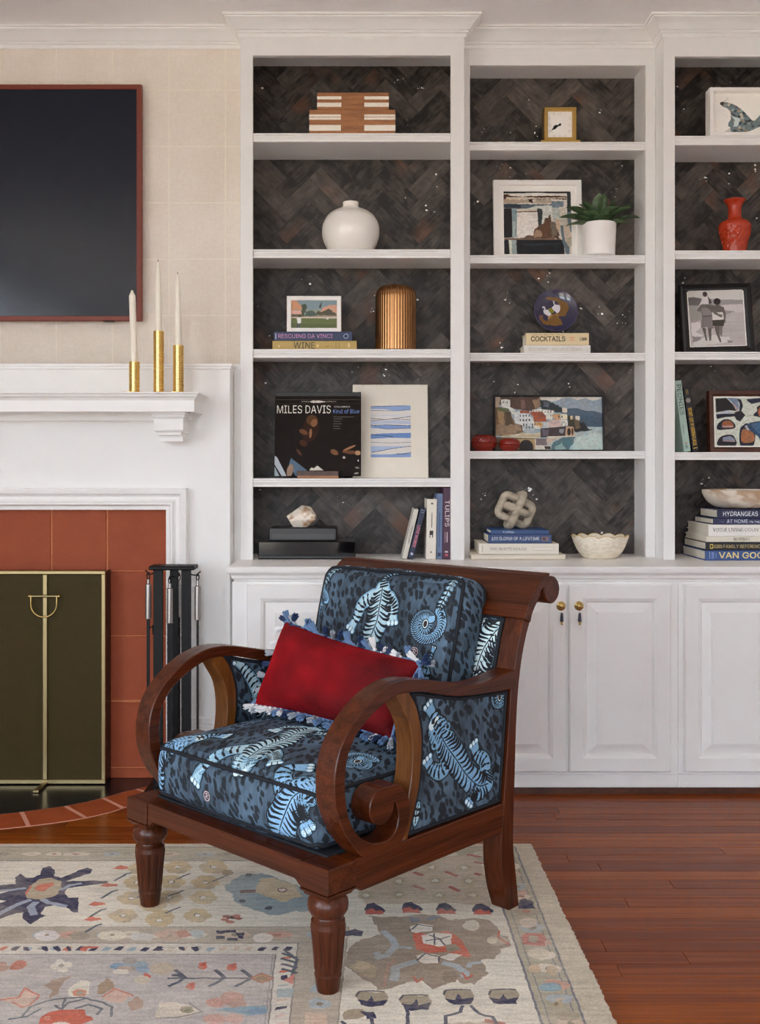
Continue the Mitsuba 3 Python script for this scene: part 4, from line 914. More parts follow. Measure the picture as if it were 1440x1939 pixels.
# striped wooden boxes, top shelf of the first bookcase
def striped(px0, px1, py0, py1, z0, Yf, dep, strips, cx0, cx1, lab):
    t = thing('keepsake_box', lab, 'box', None); x0, x1 = X(px0, Yf), X(px1, Yf); h = (py1 - py0) / F * Yf; a0, a1 = X(cx0, Yf), X(cx1, Yf)
    obj('body', rbox(x0, x1, Yf, Yf + dep, z0, z0 + h, .0008), 'walnut', t, smooth=False)
    for (b0, b1) in strips:
        zz0, zz1 = z0 + (py1 - b1) / F * Yf, z0 + (py1 - b0) / F * Yf
        for c0, c1 in ((x0, a0), (a1, x1)):
            obj('inlay_strip', rbox(c0 - (.0004 if c0 == x0 else 0), c1 + (.0004 if c1 == x1 else 0), Yf - .0004, Yf + dep + .0004, zz0, zz1, .0003), 'ivory', t, smooth=False)
    obj('centre_block', rbox(a0, a1, Yf - .0006, Yf + .02, z0 + .0003, z0 + h - .0004, .0003), 'walnut', t, smooth=False, label='plain walnut centre block')
    return z0 + h
zz = striped(586, 749, 204.5, 251, SZ1[0] + GAP, 3.69, .13, [(213.5, 218), (219, 223.5), (233.5, 244.5)], 646, 690, 'larger striped wood and ivory box, lower of the two on the top shelf')
striped(601, 736.5, 172, 204.5, zz + GAP, 3.692, .11, [(179, 185), (191, 199)], 647, 690, 'smaller striped wood and ivory box, stacked on the larger one')

# round white vase
Yv = 3.80; k_ = Yv / F
vp = [(0, 0), (33, 0), (37, 2), (46, 16), (52, 30), (54.5, 46), (52, 62), (44, 76), (32, 85), (20, 90), (15.5, 93), (14.5, 97), (15, 100), (15, 102), (13, 102), (12, 96), (13, 91), (0, 91)]
vp2 = np.vstack([smooth_pts(vp[2:11], 80), vp[11:]]) * k_
vz = obj('vase', lathe(np.vstack([np.array(vp[:2]) * k_, vp2]), 72, (X(664.5, Yv), Yv, SZ1[1] + GAP)), 'porcelain', smooth=40)
tag(vz, 'round white porcelain vase with a short neck, second shelf of the left bookcase', 'vase')

mat('gold_foil', 'c9a44c', .4)
BOOKM = {}
def bmat(c):
    if c not in BOOKM: BOOKM[c] = mat('book_' + c, c, .5, specular=.5)
    return BOOKM[c]
def book(lab, L, th, D, cover, mtx, words=(), group=None, marks=(), pages=True):
    """spine in the plane y = 0 looking at -y: length along x, thickness along z, depth along y"""
    t = thing('book', lab, 'book', group)
    c = cat([rbox(0, L, 0, .004, 0, th, .0012), box(.0005, L - .0005, .002, D, 0, .0026), box(.0005, L - .0005, .002, D, th - .0026, th)])
    obj('cover', c, bmat(cover), t, smooth=False, mtx=mtx)
    obj('pages', box(.004, L - .004, .0042, D - .004, .0027, th - .0027), 'paper_pages', t, smooth=False, mtx=mtx)
    for (txt, h, x, z, w, col, bold) in words:
        m = xz(text(txt, h, w, .0005, bold), -.0001); m.apply_translation((x, 0, z))
        obj('title', m, bmat(col), t, smooth=False, mtx=mtx)
    if marks:
        fm, uv = flat(marks); obj('spine_print', xz(fm, -.0002), 'print_matte', t, smooth=False, uv=uv, mtx=mtx)
    return t
def stackbooks(z0, Yf, specs):
    """specs from the bottom up: x0px, x1px, thickness px, depth, cover, words in px (text, height, x, baseline above the bottom, width, colour, bold), label, marks"""
    z = z0; k = Yf / F
    for (x0, x1, tp, D, cover, words, lab, marks) in specs:
        th = tp * k; X0 = X(x0, Yf)
        ws = [(t_, h * k, (x - x0) * k, b * k, w * k, c, bo) for t_, h, x, b, w, c, bo in words]
        mk = [(affinity.scale(g_ if hasattr(g_, 'geom_type') else Polygon(g_), k, k, origin=(0, 0)), c) for g_, c in marks]
        book(lab, (x1 - x0) * k, th, D, cover, TR(X0, Yf, z + GAP), ws, None, mk); z += th + GAP
    return z
Yb = 3.705
z_ = stackbooks(SZ1[2], Yb, [
    (516, 676, 17.2, .20, 'b59a57', [('WINE', 12, 556.5, 2.6, 40, '2c241a', False)], 'ochre book titled WINE, under the blue book', [(sbox(11, 5, 14, 9), 'd8c38a'), (sbox(84, 5, 88, 10), 'd8c38a'), (sbox(143, 5, 147, 12), 'ddc995'), (sbox(144.5, 6.5, 145.5, 10.5), 'b59a57'), (sbox(120, 3, 121, 14), '8d773f'), (sbox(126, 3, 127, 14), '8d773f'), (sbox(40, 6, 44, 9), 'a68a47'), (sbox(100, 5, 108, 8), 'a68a47')]),
    (518.5, 667.5, 17.2, .19, '2b3557', [('RESCUING DA VINCI', 7.6, 527, 5, 103, 'd48fc0', False)], 'dark blue book titled RESCUING DA VINCI, on the ochre book', [(sbox(2.5, 3, 5.5, 14), '8b93ad'), (Point(137, 8.5).buffer(4.8), '9fb0cc'), (Point(137, 8.5).buffer(3.6), '2b3557')])])
def pframe(lab, w, h, fw, fd, m, mtx, art=None, artk='print_gloss', inner=None, prof=None, name='picture_frame', cat_='picture frame', board='mat_board', depth_art=.006):
    t = thing(name, lab, cat_)
    prof = prof or [(0, 0), (0, fd - .002), (-.002, fd), (-fw + .0015, fd), (-fw, fd - .0015), (-fw, 0)]
    obj('frame', sweep(ring(0, 0, w, h), prof, lambda a, b, q: (a, fd - q, b), closed=True), m, t, smooth=15, mtx=mtx)
    ya = fd - depth_art if depth_art < fd else fd * .5
    obj('backing', box(fw * .8, w - fw * .8, fd - depth_art, fd - .0005, fw * .8, h - fw * .8) if depth_art > .001 else box(.002, w - .002, fd, fd + .003, .002, h - .002), board, t, smooth=False, mtx=mtx)
    if art is not None:
        (shapes, ax, az, aw, ah) = art
        fm, uv = flat_clip(shapes, aw, ah, 2e-5); v = fm.vertices + [ax, az, 0]
        obj('picture', xz(M(v, fm.faces), fd - depth_art - .0002), artk, t, smooth=False, uv=uv, mtx=mtx)
    return t
def zoomart(lst, x0, y1, k):
    """polygons measured in a crop whose lower left corner is x0, y1 -> metres"""
    f = lambda g: Polygon([((a - x0) * k, (y1 - b) * k) for a, b in g]) if not hasattr(g, 'geom_type') else affinity.affine_transform(g, [k, 0, 0, -k, -x0 * k, y1 * k])
    return [(f(g), c) for g, c in lst]
rect = lambda a, b, c, d: [(a, b), (c, b), (c, d), (a, d)]
jit = random.Random(21)
def rough(pts, amp, step=12, seed=0):
    """a polygon with a ragged edge"""
    r_ = random.Random(seed + len(pts)); o = []
    for i in range(len(pts)):
        a, b = np.array(pts[i], float), np.array(pts[(i + 1) % len(pts)], float); n_ = max(1, int(np.linalg.norm(b - a) / step))
        for t in np.linspace(0, 1, n_, endpoint=False): o.append(a + (b - a) * t + [r_.uniform(-amp, amp), r_.uniform(-amp, amp)])
    return Polygon(o).buffer(0)
# small photograph on the two books
kk = (95 * Yb / F) / 475
ph = [(rect(205, 110, 645, 400), '7f9099'), (rect(205, 205, 645, 290), '8a9586'), (rough([(205, 115), (250, 112), (290, 165), (330, 205), (205, 215)], 4, 20), 'c9926f'), (rough([(468, 240), (500, 190), (560, 165), (645, 160), (645, 255)], 5, 20), 'c99a80'), (rect(205, 215, 320, 250), 'd5a795'), (rect(205, 250, 330, 275), '6f5f4c'),
      (rough([(300, 250), (310, 190), (300, 160), (335, 150), (350, 180), (330, 260)], 8, 15), '3c4a34'), (rough([(330, 265), (345, 225), (400, 215), (440, 235), (450, 270)], 6, 14), '46564e'), (rough([(470, 190), (485, 140), (500, 150), (490, 190)], 6, 12), '3e4a3a'), (rough([(440, 262), (460, 215), (500, 225), (560, 200), (620, 235), (640, 262)], 9, 14), '4d4a36'), (rect(205, 262, 330, 276), '4a4336'),
      (rect(205, 275, 645, 290), 'c9b8a2'), (rect(430, 262, 645, 275), '8f7d68'), ([(205, 288), (645, 296), (645, 400), (205, 400)], '5c6a34'), ([(205, 340), (645, 352), (645, 400), (205, 400)], '525f2e'), (rect(540, 278, 560, 304), 'c8c4bb'), (rough([(262, 330), (258, 385), (276, 388), (288, 335)], 2, 14), '3c4456'), (rough([(252, 296), (272, 280), (298, 285), (298, 335), (266, 342), (260, 312)], 2, 14), 'dfe0dc'), (ell(284, 268, 12, 14), '3a2b22')]
pframe('small white photo frame showing a person on a lawn, standing on two books', 104 * Yb / F, 70 * Yb / F, .0155, .014, 'white_lacquer', TR(X(543, Yb + .02), Yb + .02, z_ + GAP) @ R([1, 0, 0], -3), (zoomart(ph, 205, 395, 87 / 435 * Yb / F), 8.6 * Yb / F, 6.8 * Yb / F, 87 * Yb / F, 56 * Yb / F), depth_art=.004)
# ribbed copper vase
Yc = 3.79; k_ = Yc / F
m = lathe(np.vstack([[(0, 0), (36, 0), (38.2, 2)], [(38.6, y_) for y_ in np.linspace(4, 104, 12)], smooth_pts([(38.4, 106), (36.5, 115), (31, 122), (26, 125)], 24), [(24, 125.5), (22, 124), (0, 120)]]) * k_, 192, (0, 0, 0)); v = m.vertices
a = np.arctan2(v[:, 1], v[:, 0]); rr_ = np.hypot(v[:, 0], v[:, 1]); am = np.clip((rr_ / k_ - 25) / 6, 0, 1) * .0023
v[:, :2] *= (1 - am * (1 - np.abs(np.cos(a * 22))) ** 1.0 / np.maximum(rr_, 1e-4))[:, None]
tag(obj('vase', moved(m, (X(750, Yc), Yc, SZ1[2] + GAP)), 'copper_glass', smooth=35), 'tall ribbed copper coloured vase with rounded shoulders', 'vase')

# record sleeve, its stand, canvas with blue bands
Yr = 3.79; k_ = Yr / F; W_ = 163.5 * k_; kz = W_ / 1220
rs = thing('record_sleeve', 'dark record sleeve lettered MILES DAVIS, propped on a wooden stand', 'record sleeve')
tilt_ = TR(X(520.5, Yr), Yr - .012, SZ1[3] + .0075) @ R([1, 0, 0], -7)
Hs = W_ * .985
obj('sleeve', rbox(0, W_, 0, .004, 0, Hs, .0008), 'black_satin', rs, smooth=False, mtx=tilt_)
sl = [(rect(90, 85, 1330, 1240), '1f1815'), (rect(90, 130, 1330, 140), '4a3f38'), (rect(90, 190, 1330, 196), '3d332d'), ([(580, 166), (640, 142), (700, 166), (640, 188)], 'cfc6bd'), ([(590, 166), (710, 144), (830, 166), (710, 186)], 'cfc6bd'),
      (ell(600, 560, 120, 190, 14), '33211a'), (ell(620, 430, 80, 75, 10), '5b3c2a'), (ell(650, 470, 46, 60, 20), '855c40'), (ell(500, 600, 66, 34, 24), '6e4a33'), (ell(600, 620, 20, 70, 4), '8f6547'), (ell(500, 760, 60, 44, 30), '4a2e22'), (ell(440, 890, 58, 20, 52), '553628'),
      (ell(940, 890, 60, 36, 30), '7a543c'), (ell(1150, 830, 100, 16, -24), '9c7355'), (ell(1170, 890, 120, 26, 4), '6f4a35'), (ell(1270, 900, 40, 34), 'b48a68'), (ell(1075, 965, 20, 18), 'b9b3ab'),
      ([(80, 930), (130, 960), (270, 1235), (200, 1235), (80, 1040)], 'b9c4c9'), ([(80, 1060), (170, 1235), (80, 1235)], '9fadb8'), ([(325, 970), (560, 1150), (400, 1240), (300, 1060)], '5d7186'), (ell(315, 1150, 46, 92, 12), '9a7f6c'), ([(585, 1150), (610, 1105), (650, 1120), (700, 1080), (790, 1150)], 'dcd3c8'), (ell(1262, 1110, 30, 12, 10), '8d8984'), (ell(1250, 1190, 34, 12, -10), '9c9892'), (ell(1275, 1010, 10, 14), 'c9c4bd')]
fm, uv = flat_clip(zoomart(sl, 95, 1228, W_ / 1220), W_, Hs, 2e-5); obj('cover_print', xz(fm, -.0002), 'print_dark', rs, smooth=False, uv=uv, mtx=tilt_)
for txt, h, x, y_, w, c in (('MILES DAVIS', 112, 122, 332, 765, 'ece6da'), ('Kind of Blue', 58, 918, 333, 375, '6f8fd0'), ('COLUMBIA', 20, 932, 248, 228, 'ddd6cc'), ('STEREO', 16, 470, 172, 108, 'b9b0a6'), ('FIDELITY', 16, 838, 172, 128, 'b9b0a6')):
    m = xz(text(txt, h * kz, w * kz, .0004, False), -.0009); m.apply_translation(((x - 95) * kz, 0, (1228 - y_) * kz)); obj('lettering', m, bmat(c), rs, smooth=False, mtx=tilt_)
fm, uv = flat([(affinity.translate(sbox(0, 0, w * kz, 7 * kz), (922 - 95) * kz, (1228 - y_) * kz), '6e655d') for y_, w in ((388, 290), (418, 128), (453, 104), (488, 116), (522, 88), (556, 108))]); obj('small_print', xz(fm, -.0009), 'print_matte', rs, smooth=False, uv=uv, mtx=tilt_)
st_ = thing('record_stand', 'small wooden record stand lettered NOW PLAYING', 'record stand')
xs0, xs1 = X(563, Yr - .04), X(641.5, Yr - .04)
obj('ledge', cat([rbox(xs0, xs1, Yr - .045, Yr + .05, SZ1[3] + GAP, SZ1[3] + .0065, .001), rbox(xs0, xs1, Yr - .0455, Yr - .034, SZ1[3] + .0068, SZ1[3] + .0255, .001)]), 'walnut_frame', st_, smooth=False)
obj('lower_edge', rbox(xs0, xs1, Yr - .0475, Yr - .0452, SZ1[3] + GAP, SZ1[3] + .009, .0005), 'walnut', st_, smooth=False)
m = xz(text('NOW PLAYING', .0085, (xs1 - xs0) * .82, .0005), Yr - .0457); m.apply_translation((xs0 + (xs1 - xs0) * .08, 0, SZ1[3] + .0125)); obj('lettering', m, bmat('2a130a'), st_, smooth=False)
Yk = 3.88; k_ = Yk / F
cv = thing('canvas', 'cream canvas with blue striped abstract, leaning behind the record sleeve', 'canvas')
mt_ = TR(X(668, Yk), Yk - .045, SZ1[3] + GAP) @ R([1, 0, 0], -9)
cw, ch = 142.5 * k_, 179 * k_
obj('canvas', rbox(0, cw, 0, .018, 0, ch, .001), mat('canvas_cream', 'e9e2d4', .85), cv, smooth=False, mtx=mt_)
def wave(y0, y1, seed, ca):
    r_ = random.Random(seed); n_ = 9; xs_ = np.linspace(828, 1084, n_); a = [(x, y0 + r_.uniform(-4, 4)) for x in xs_]; b = [(x, y1 + r_.uniform(-4, 4)) for x in xs_[::-1]]; return (a + b, ca)
ca = [(rect(828, 368, 1084, 704), 'dcd8d4'), ([(828, 378), (930, 374), (1082, 368), (1082, 396), (1000, 404), (900, 392), (828, 392)], '8ea6cf'), wave(432, 440, 1, 'c9d0dc'), ([(828, 470), (900, 468), (1000, 462), (1084, 470), (1084, 492), (960, 486), (828, 494)], 'b9c4d8'), ([(828, 504), (920, 494), (1082, 498), (1082, 518), (930, 522), (828, 514)], '7f9aca'), ([(828, 556), (900, 550), (1084, 546), (1084, 580), (950, 578), (828, 584)], '6a89c2'), ([(828, 632), (1000, 632), (1082, 626), (960, 650), (828, 672)], 'a9bad6'), ([(828, 684), (960, 684), (1084, 672), (1084, 702), (828, 704)], '8099c6')]
for i, (q, c) in enumerate([([(828, 376), (930, 374), (1084, 368)], '3c4a6a'), ([(828, 402), (1000, 404), (1084, 396)], '55617c'), ([(828, 452), (930, 460), (1084, 440)], '2b3447'), ([(828, 470), (960, 456), (1084, 462)], '5a6376'), ([(828, 494), (930, 522), (1084, 516)], '4a5674'), ([(828, 500), (920, 494), (1084, 500)], '3c4a6a'), ([(828, 556), (970, 570)], '222b3c'), ([(828, 606), (960, 612), (1084, 606)], '6c7486'), ([(835, 672), (960, 648), (1084, 632)], '3b4560'), ([(990, 680), (1040, 682), (1084, 672)], '1f2737')]): ca.append((stroke(q, 3.0), c))
ka = 75 * k_ / 252
fm, uv = flat_clip(zoomart(ca, 829, 703, ka), 254 * ka, 334 * ka, 2e-5); obj('painting', xz(M(fm.vertices + [34.5 * k_, 39 * k_, 0], fm.faces), -.0003), 'print_matte', cv, smooth=False, uv=uv, mtx=mt_)

# black boxes, rock and the row of books on the counter
Yq = 3.69; k_ = Yq / F; zc = ZT + GAP
bx = thing('media_player', 'long glossy black media box on the counter, lower of two', 'media player')
h1 = 34 * k_
obj('case', rbox(X(489, Yq), X(673, Yq), Yq, Yq + .19, zc, zc + h1, .003), 'black_gloss', bx, smooth=False)
obj('lower_strip', rbox(X(490, Yq), X(672, Yq), Yq - .0012, Yq + .004, zc + .003, zc + .012, .0008), 'black_satin', bx, smooth=False, label='satin black strip along the base')
z2 = zc + h1 + GAP
bx2 = thing('media_player', 'smaller rounded black box stacked on the long glossy one', 'media player')
g_ = sbox(X(508, Yq), z2, X(637, Yq), z2 + 25 * k_).buffer(-.008).buffer(.008)
obj('case', xz(extr(g_, .13, .003), Yq + .155), 'black_satin', bx2, smooth=30)
obj('front_plate', xz(extr(sbox(X(514, Yq), z2 + .007, X(632, Yq), z2 + .021 + 13 * k_ - .02).buffer(-.002).buffer(.002), .001, .0003), Yq + .0252), mat('front_grey', '2b2b2c', .3), bx2, smooth=False)
rk = trimesh.creation.icosphere(4, 1.0); v = rk.vertices
d_ = .85 + .5 * (meshkit.fbm(v * 1.1 + 3, 2, 4) - .5)
v = v * d_[:, None]
for q in range(13):
    nn_ = nr.normal(size=3); nn_ /= np.linalg.norm(nn_); ov = np.maximum(0, v @ nn_ - nr.uniform(.55, .74)); v = v - ov[:, None] * nn_
v = v * (1 + .05 * (meshkit.noise(v * 9) - .5) + .03 * (meshkit.noise(v * 22) - .5))[:, None] * [.062, .045, .046]; v[:, 2] -= v[:, 2].min(); v[:, 2] *= .076 / v[:, 2].max(); v[:, 0] *= .108 / np.ptp(v[:, 0]); v[:, 0] += .012 * np.clip(v[:, 2] / .07, 0, 1)
tag(obj('rock', moved(M(v, rk.faces), (X(563, Yq + .06), Yq + .075, z2 + 25 * k_ + GAP - .001)), 'quartz', smooth=22), 'cream and tan quartz rock on the black boxes', 'rock')
def vbook(lab, xb0, xb1, xt, yt, Yf, z0, D, cover, words, base_px, marks=(), xfix=None):
    """upright book: spine from (xb0..xb1) at the base to its top left corner (xt, yt)"""
    k = Yf / F; dx, dz = (xt - xb0) * k, (base_px - yt) * k; L = math.hypot(dx, dz); ang = math.atan2(dx, dz); th = (xb1 - xb0) * k * math.cos(ang)
    # local x (length, from the top down) -> -z, local z (thickness) -> +x ; then lean by ang
    A = np.eye(4); A[:3, 0] = [-math.sin(ang), 0, -math.cos(ang)]; A[:3, 1] = [0, 1, 0]; A[:3, 2] = [math.cos(ang), 0, -math.sin(ang)]
    A[:3, 3] = [X(xb0, Yf) + math.sin(ang) * L, Yf, z0 + GAP + math.cos(ang) * L + max(0, math.sin(ang)) * th]
    ws = [(t_, h * k, x * k, b * k, w * k, c, bo) for t_, h, x, b, w, c, bo in words]
    mk = [(affinity.scale(g_ if hasattr(g_, 'geom_type') else Polygon(g_), k, k, origin=(0, 0)), c) for g_, c in marks]
    return book(lab, L, th, D, cover, A, ws, None, mk)
Yp = 3.69
vbook('white upright book leaning left of the navy one, lower left bookcase', 762, 771.5, 784.5, 966, Yp, ZT, .15, 'cfcac0', [], 1060, [(sbox(12, 1.5, 60, 2.5), '9b978f'), (sbox(32, 4, 66, 6), '8b8780')])
vbook('navy leaning book with red lettering, lower left bookcase', 772.5, 783, 797, 965, Yp, ZT, .15, '2a3149', [('LOVE WORDS', 5.4, 33, 3.2, 42, 'e0788a', True)], 1060, [(sbox(3, 1, 4, 10), '8891a8'), (sbox(7, 1, 8, 10), '8891a8'), (sbox(86, 3, 91, 8), 'a9b0c2')])
vbook('white upright book with a small dark chair picture on its spine', 807, 826, 809, 947, Yp, ZT, .17, 'dfd9cc', [], 1061, [(sbox(26, 9, 54, 11), '8d877c'), (sbox(7, 8, 10, 12), '6b655c'), (sbox(60, 6, 68, 13), '3a352f'), (sbox(68, 6, 73, 7.5), '3a352f'), (sbox(68, 11, 73, 12.5), '3a352f'), (sbox(99, 8, 102, 11), '77716a')])
vbook('pale blue upright book between the white book and the purple one', 826.5, 838, 828, 936, Yp + .012, ZT, .17, '6f82a5', [], 1060, [(sbox(112, 3, 119, 9), '34405f'), (sbox(36, 4, 102, 7), '56688f')])
vbook('purple upright book titled TULIPS, at the right end of its row', 838.6, 853, 840, 925, Yp - .004, ZT, .19, '4a2b42', [('TULIPS', 8.0, 24, 4, 50, 'e6dcd8', False)], 1061, [(sbox(84, 7.4, 104, 9), 'cdbfc3'), (sbox(84, 3.6, 104, 5), 'a08a96'), (sbox(120, 4, 123, 10), 'cdbfc3'), (sbox(126, 4, 130, 10), 'c05a6a')])

# ------------------------------------------------------------------ middle bookcase
Yn = 3.825; k_ = Yn / F
ck = thing('clock', 'small gilt mantel clock with a square white face, top shelf of the middle bookcase', 'clock')
x0, x1, z0 = X(1029, Yn), X(1090, Yn), SZ2[0] + GAP
obj('base', rbox(X(1022, Yn), X(1096, Yn), Yn - .035, Yn + .035, z0, z0 + 6 * k_, .001), 'clock_gold', ck, smooth=False)
hh = 70 * k_
obj('case', cat([sweep(ring(x0, z0 + 6 * k_, x1, z0 + hh), [(0, 0), (0, .052), (-.002, .054), (-.0125, .054), (-.0135, .050), (-.0135, 0)], front(Yn + .03), closed=True), box(x0 + .01, x1 - .01, Yn + .002, Yn + .03, z0 + 6 * k_ + .01, z0 + hh - .01)]), 'clock_gold', ck, smooth=15)
fx0, fx1, fz0, fz1 = x0 + .0137, x1 - .0137, z0 + 6 * k_ + .0125, z0 + hh - .0125
dial = obj('dial', box(fx0 + .0003, fx1 - .0003, Yn - .012, Yn - .004, fz0, fz1), 'mat_board', ck, smooth=False)
cx, cz = (fx0 + fx1) / 2, (fz0 + fz1) / 2; w2, h2 = (fx1 - fx0) * .40, (fz1 - fz0) * .41
num = ['XII', 'I', 'II', 'III', 'IV', 'V', 'VI', 'VII', 'VIII', 'IX', 'X', 'XI']; ms = []
for i in range(12):
    a = i * PI / 6; s_ = 1 / max(abs(math.sin(a)), abs(math.cos(a))); q = text(num[i], .0068, None, .0003); q.apply_translation((cx + w2 * s_ * math.sin(a) - q.bounds[1][0] / 2, cz + h2 * s_ * math.cos(a) - .0034, 0)); ms.append(xz(q, Yn - .0119))
obj('numerals', cat(ms), bmat('b9b7b5'), dial, smooth=False)
def hand(a, L, w): return affinity.translate(affinity.rotate(Polygon([(-w * .4, -L * .15), (w * .4, -L * .15), (w * .5, L * .35), (w * 1.3, L * .6), (0, L), (-w * 1.3, L * .6), (-w * .5, L * .35)]), -a, origin=(0, 0)), cx, cz)
for a, L, w in ((238, .036, .0032), (252, .026, .0032)): obj('hand', xz(extr(hand(a, L, w), .0008), Yn - .0125 - .0006 * (L > .03)), 'iron', dial, smooth=False)
obj('hand_boss', moved(moved(trimesh.creation.cylinder(radius=.004, height=.003, sections=24), mtx=R([1, 0, 0], 90)), (cx, Yn - .0138, cz)), 'iron', dial, smooth=30)

# abstract painting in a white stepped frame
Ya = 3.87; k_ = Ya / F
ka = k_ / 8
ab = [(rect(190, 220, 1220, 1215), 'd9cfc4'), (rect(190, 220, 1220, 250), '1c2327'), (rough([(200, 262), (700, 240), (960, 258), (1160, 285), (1160, 310), (200, 300)], 5, 40), 'e4dcd4'), (rough([(200, 262), (260, 262), (300, 296), (1160, 290), (1160, 350), (960, 340), (640, 345), (420, 320), (330, 345), (200, 345)], 8, 24, 3), '4a2d1c'), (rough([(240, 310), (500, 305), (700, 320), (1150, 312), (1150, 330), (700, 335), (240, 345)], 7, 22, 5), 'd8c4a8'),
      (rough([(200, 345), (640, 350), (640, 400), (200, 410)], 8, 20, 6), 'b59c80'), (rough([(580, 340), (640, 345), (640, 405), (580, 385)], 6, 12), '3a2619'), (rough([(700, 345), (930, 355), (930, 410), (640, 410)], 8, 22), 'b9a68e'), (rough([(200, 412), (700, 425), (930, 425), (930, 445), (700, 450), (560, 495), (200, 490)], 6, 25, 2), '4c6676'), (rough([(200, 425), (460, 430), (450, 480), (200, 475)], 6, 25, 9), '2c3a48'),
      (rough([(560, 495), (700, 448), (930, 440), (935, 690), (850, 640), (770, 760), (760, 500)], 6, 25), 'cfd2cc'), (rough([(930, 380), (1110, 370), (1105, 470), (935, 480)], 7, 20), '6d8594'), (rough([(940, 480), (1050, 470), (1060, 700), (945, 690)], 9, 25), 'b3bfb8'), (rough([(1040, 470), (1165, 470), (1170, 760), (1060, 760)], 9, 25), 'd3cbb8'), (rect(1165, 250, 1222, 640), '283634'), (rough([(1165, 560), (1222, 540), (1222, 860), (1180, 820)], 8, 22), '5f7f8a'), (rough([(1090, 760), (1180, 720), (1222, 900), (1222, 1050), (1110, 940)], 9, 25), 'd6bfa4'),
      ([(200, 490), (322, 488), (330, 940), (200, 950)], '171a22'), (rough([(328, 490), (410, 500), (400, 700), (388, 940), (325, 940)], 6, 25), '7799a2'), (rough([(330, 700), (375, 700), (365, 940), (330, 940)], 4, 25), '9fb7b8'), ([(402, 552), (712, 548), (722, 930), (390, 945)], 'e6ded8'), (rough([(400, 505), (715, 500), (712, 540), (400, 545)], 4, 30), 'cfc4b4'), (rough([(370, 536), (790, 528), (790, 548), (560, 546), (370, 550)], 4, 25), '6b4a3a'), (rough([(700, 490), (775, 490), (790, 540), (770, 760), (720, 760), (715, 560)], 6, 20), '2d3d42'),
      (rough([(640, 920), (660, 830), (720, 770), (790, 740), (820, 650), (870, 640), (900, 585), (920, 690), (980, 710), (1000, 800), (1040, 900), (1030, 960), (640, 970)], 13, 18, 1), '6a4327'), (rough([(650, 900), (690, 830), (760, 830), (780, 930), (660, 955)], 10, 18, 2), 'a98660'), (rough([(900, 700), (980, 710), (1010, 900), (930, 960)], 9, 20, 3), '7b6b58'), (rough([(985, 640), (1030, 640), (1060, 760), (1030, 860), (990, 760)], 8, 18), 'cdae8d'), (rough([(490, 940), (560, 905), (640, 915), (650, 965), (500, 970)], 7, 16), '6f5240'),
      (rough([(200, 950), (640, 955), (1060, 965), (1060, 985), (200, 985)], 5, 25), '7f6350'), ([(200, 980), (1080, 980), (1110, 1100), (1110, 1215), (200, 1215)], '12161d'), (rough([(430, 1040), (800, 1030), (1050, 1010), (1060, 1060), (600, 1075)], 6, 30), '1c2a33'), (rough([(268, 980), (385, 980), (390, 1212), (280, 1212)], 3, 25), '8fa6aa'), (rough([(268, 985), (316, 985), (312, 1210), (282, 1210)], 3, 25), 'cfd6c4'), (rough([(1060, 760), (1105, 760), (1110, 960), (1190, 1100), (1185, 1212), (1140, 1212), (1080, 1000)], 7, 22), '5c7681'), (rough([(1120, 960), (1222, 930), (1222, 1080), (1170, 1090)], 8, 20), 'b6ab92')]
fp_ = [(0, 0), (0, .020), (-.0015, .022), (-.0185, .022), (-.0190, .017), (-.0200, .017), (-.021, .008), (-.021, 0)]
fw_, fh_ = 168 * k_, 155 * k_
pa = pframe('abstract black, white and brown painting in a white stepped frame', fw_, fh_, .021, .022, 'white_lacquer', TR(X(935, Ya), Ya - .02, SZ2[1] + GAP) @ R([1, 0, 0], -6), (zoomart(ab, 200, 1215, ka), 20.0 * k_, 9.5 * k_, 128 * k_, 124 * k_), 'print_paint', prof=fp_, depth_art=.012)
# agave in a white pot
Yg = 3.80; k_ = Yg / F; px = X(1135, Yg)
pt = thing('potted_plant', 'green agave like plant in a white cylindrical pot beside the abstract painting', 'plant')
pr_ = np.array([(0, 0), (29, 0), (30, 1), (31.8, 58), (32, 61), (31, 62), (29.5, 61), (29, 52), (0, 52)]) * k_
obj('pot', lathe(pr_, 56, (px, Yg, SZ2[1] + GAP)), 'pot_white', pt, smooth=35)
obj('soil', lathe(np.array([(0, 53), (28.8, 53), (28.8, 52.2)]) * k_, 32, (px, Yg, SZ2[1] + GAP)), 'soil', pt, smooth=False)
rl = random.Random(4); base = np.array([px, Yg, SZ2[1] + 55 * k_])
leaves = [(-172, 74, 30, 34), (-178, 78, 14, 36), (-160, 70, 0, 30), (-135, 58, 26, 36), (-100, 50, 34, 38), (-75, 48, 20, 38), (-48, 58, 36, 38), (-20, 72, 30, 32), (-4, 78, 34, 30), (8, 82, 14, 30), (-30, 62, 4, 34), (-115, 46, 8, 36), (-95, 72, 78, 26), (-50, 66, 76, 26), (70, 52, 46, 30), (120, 54, 44, 30), (160, 60, 50, 30), (30, 60, 52, 30), (-15, 60, 58, 28), (-165, 58, 56, 28)]
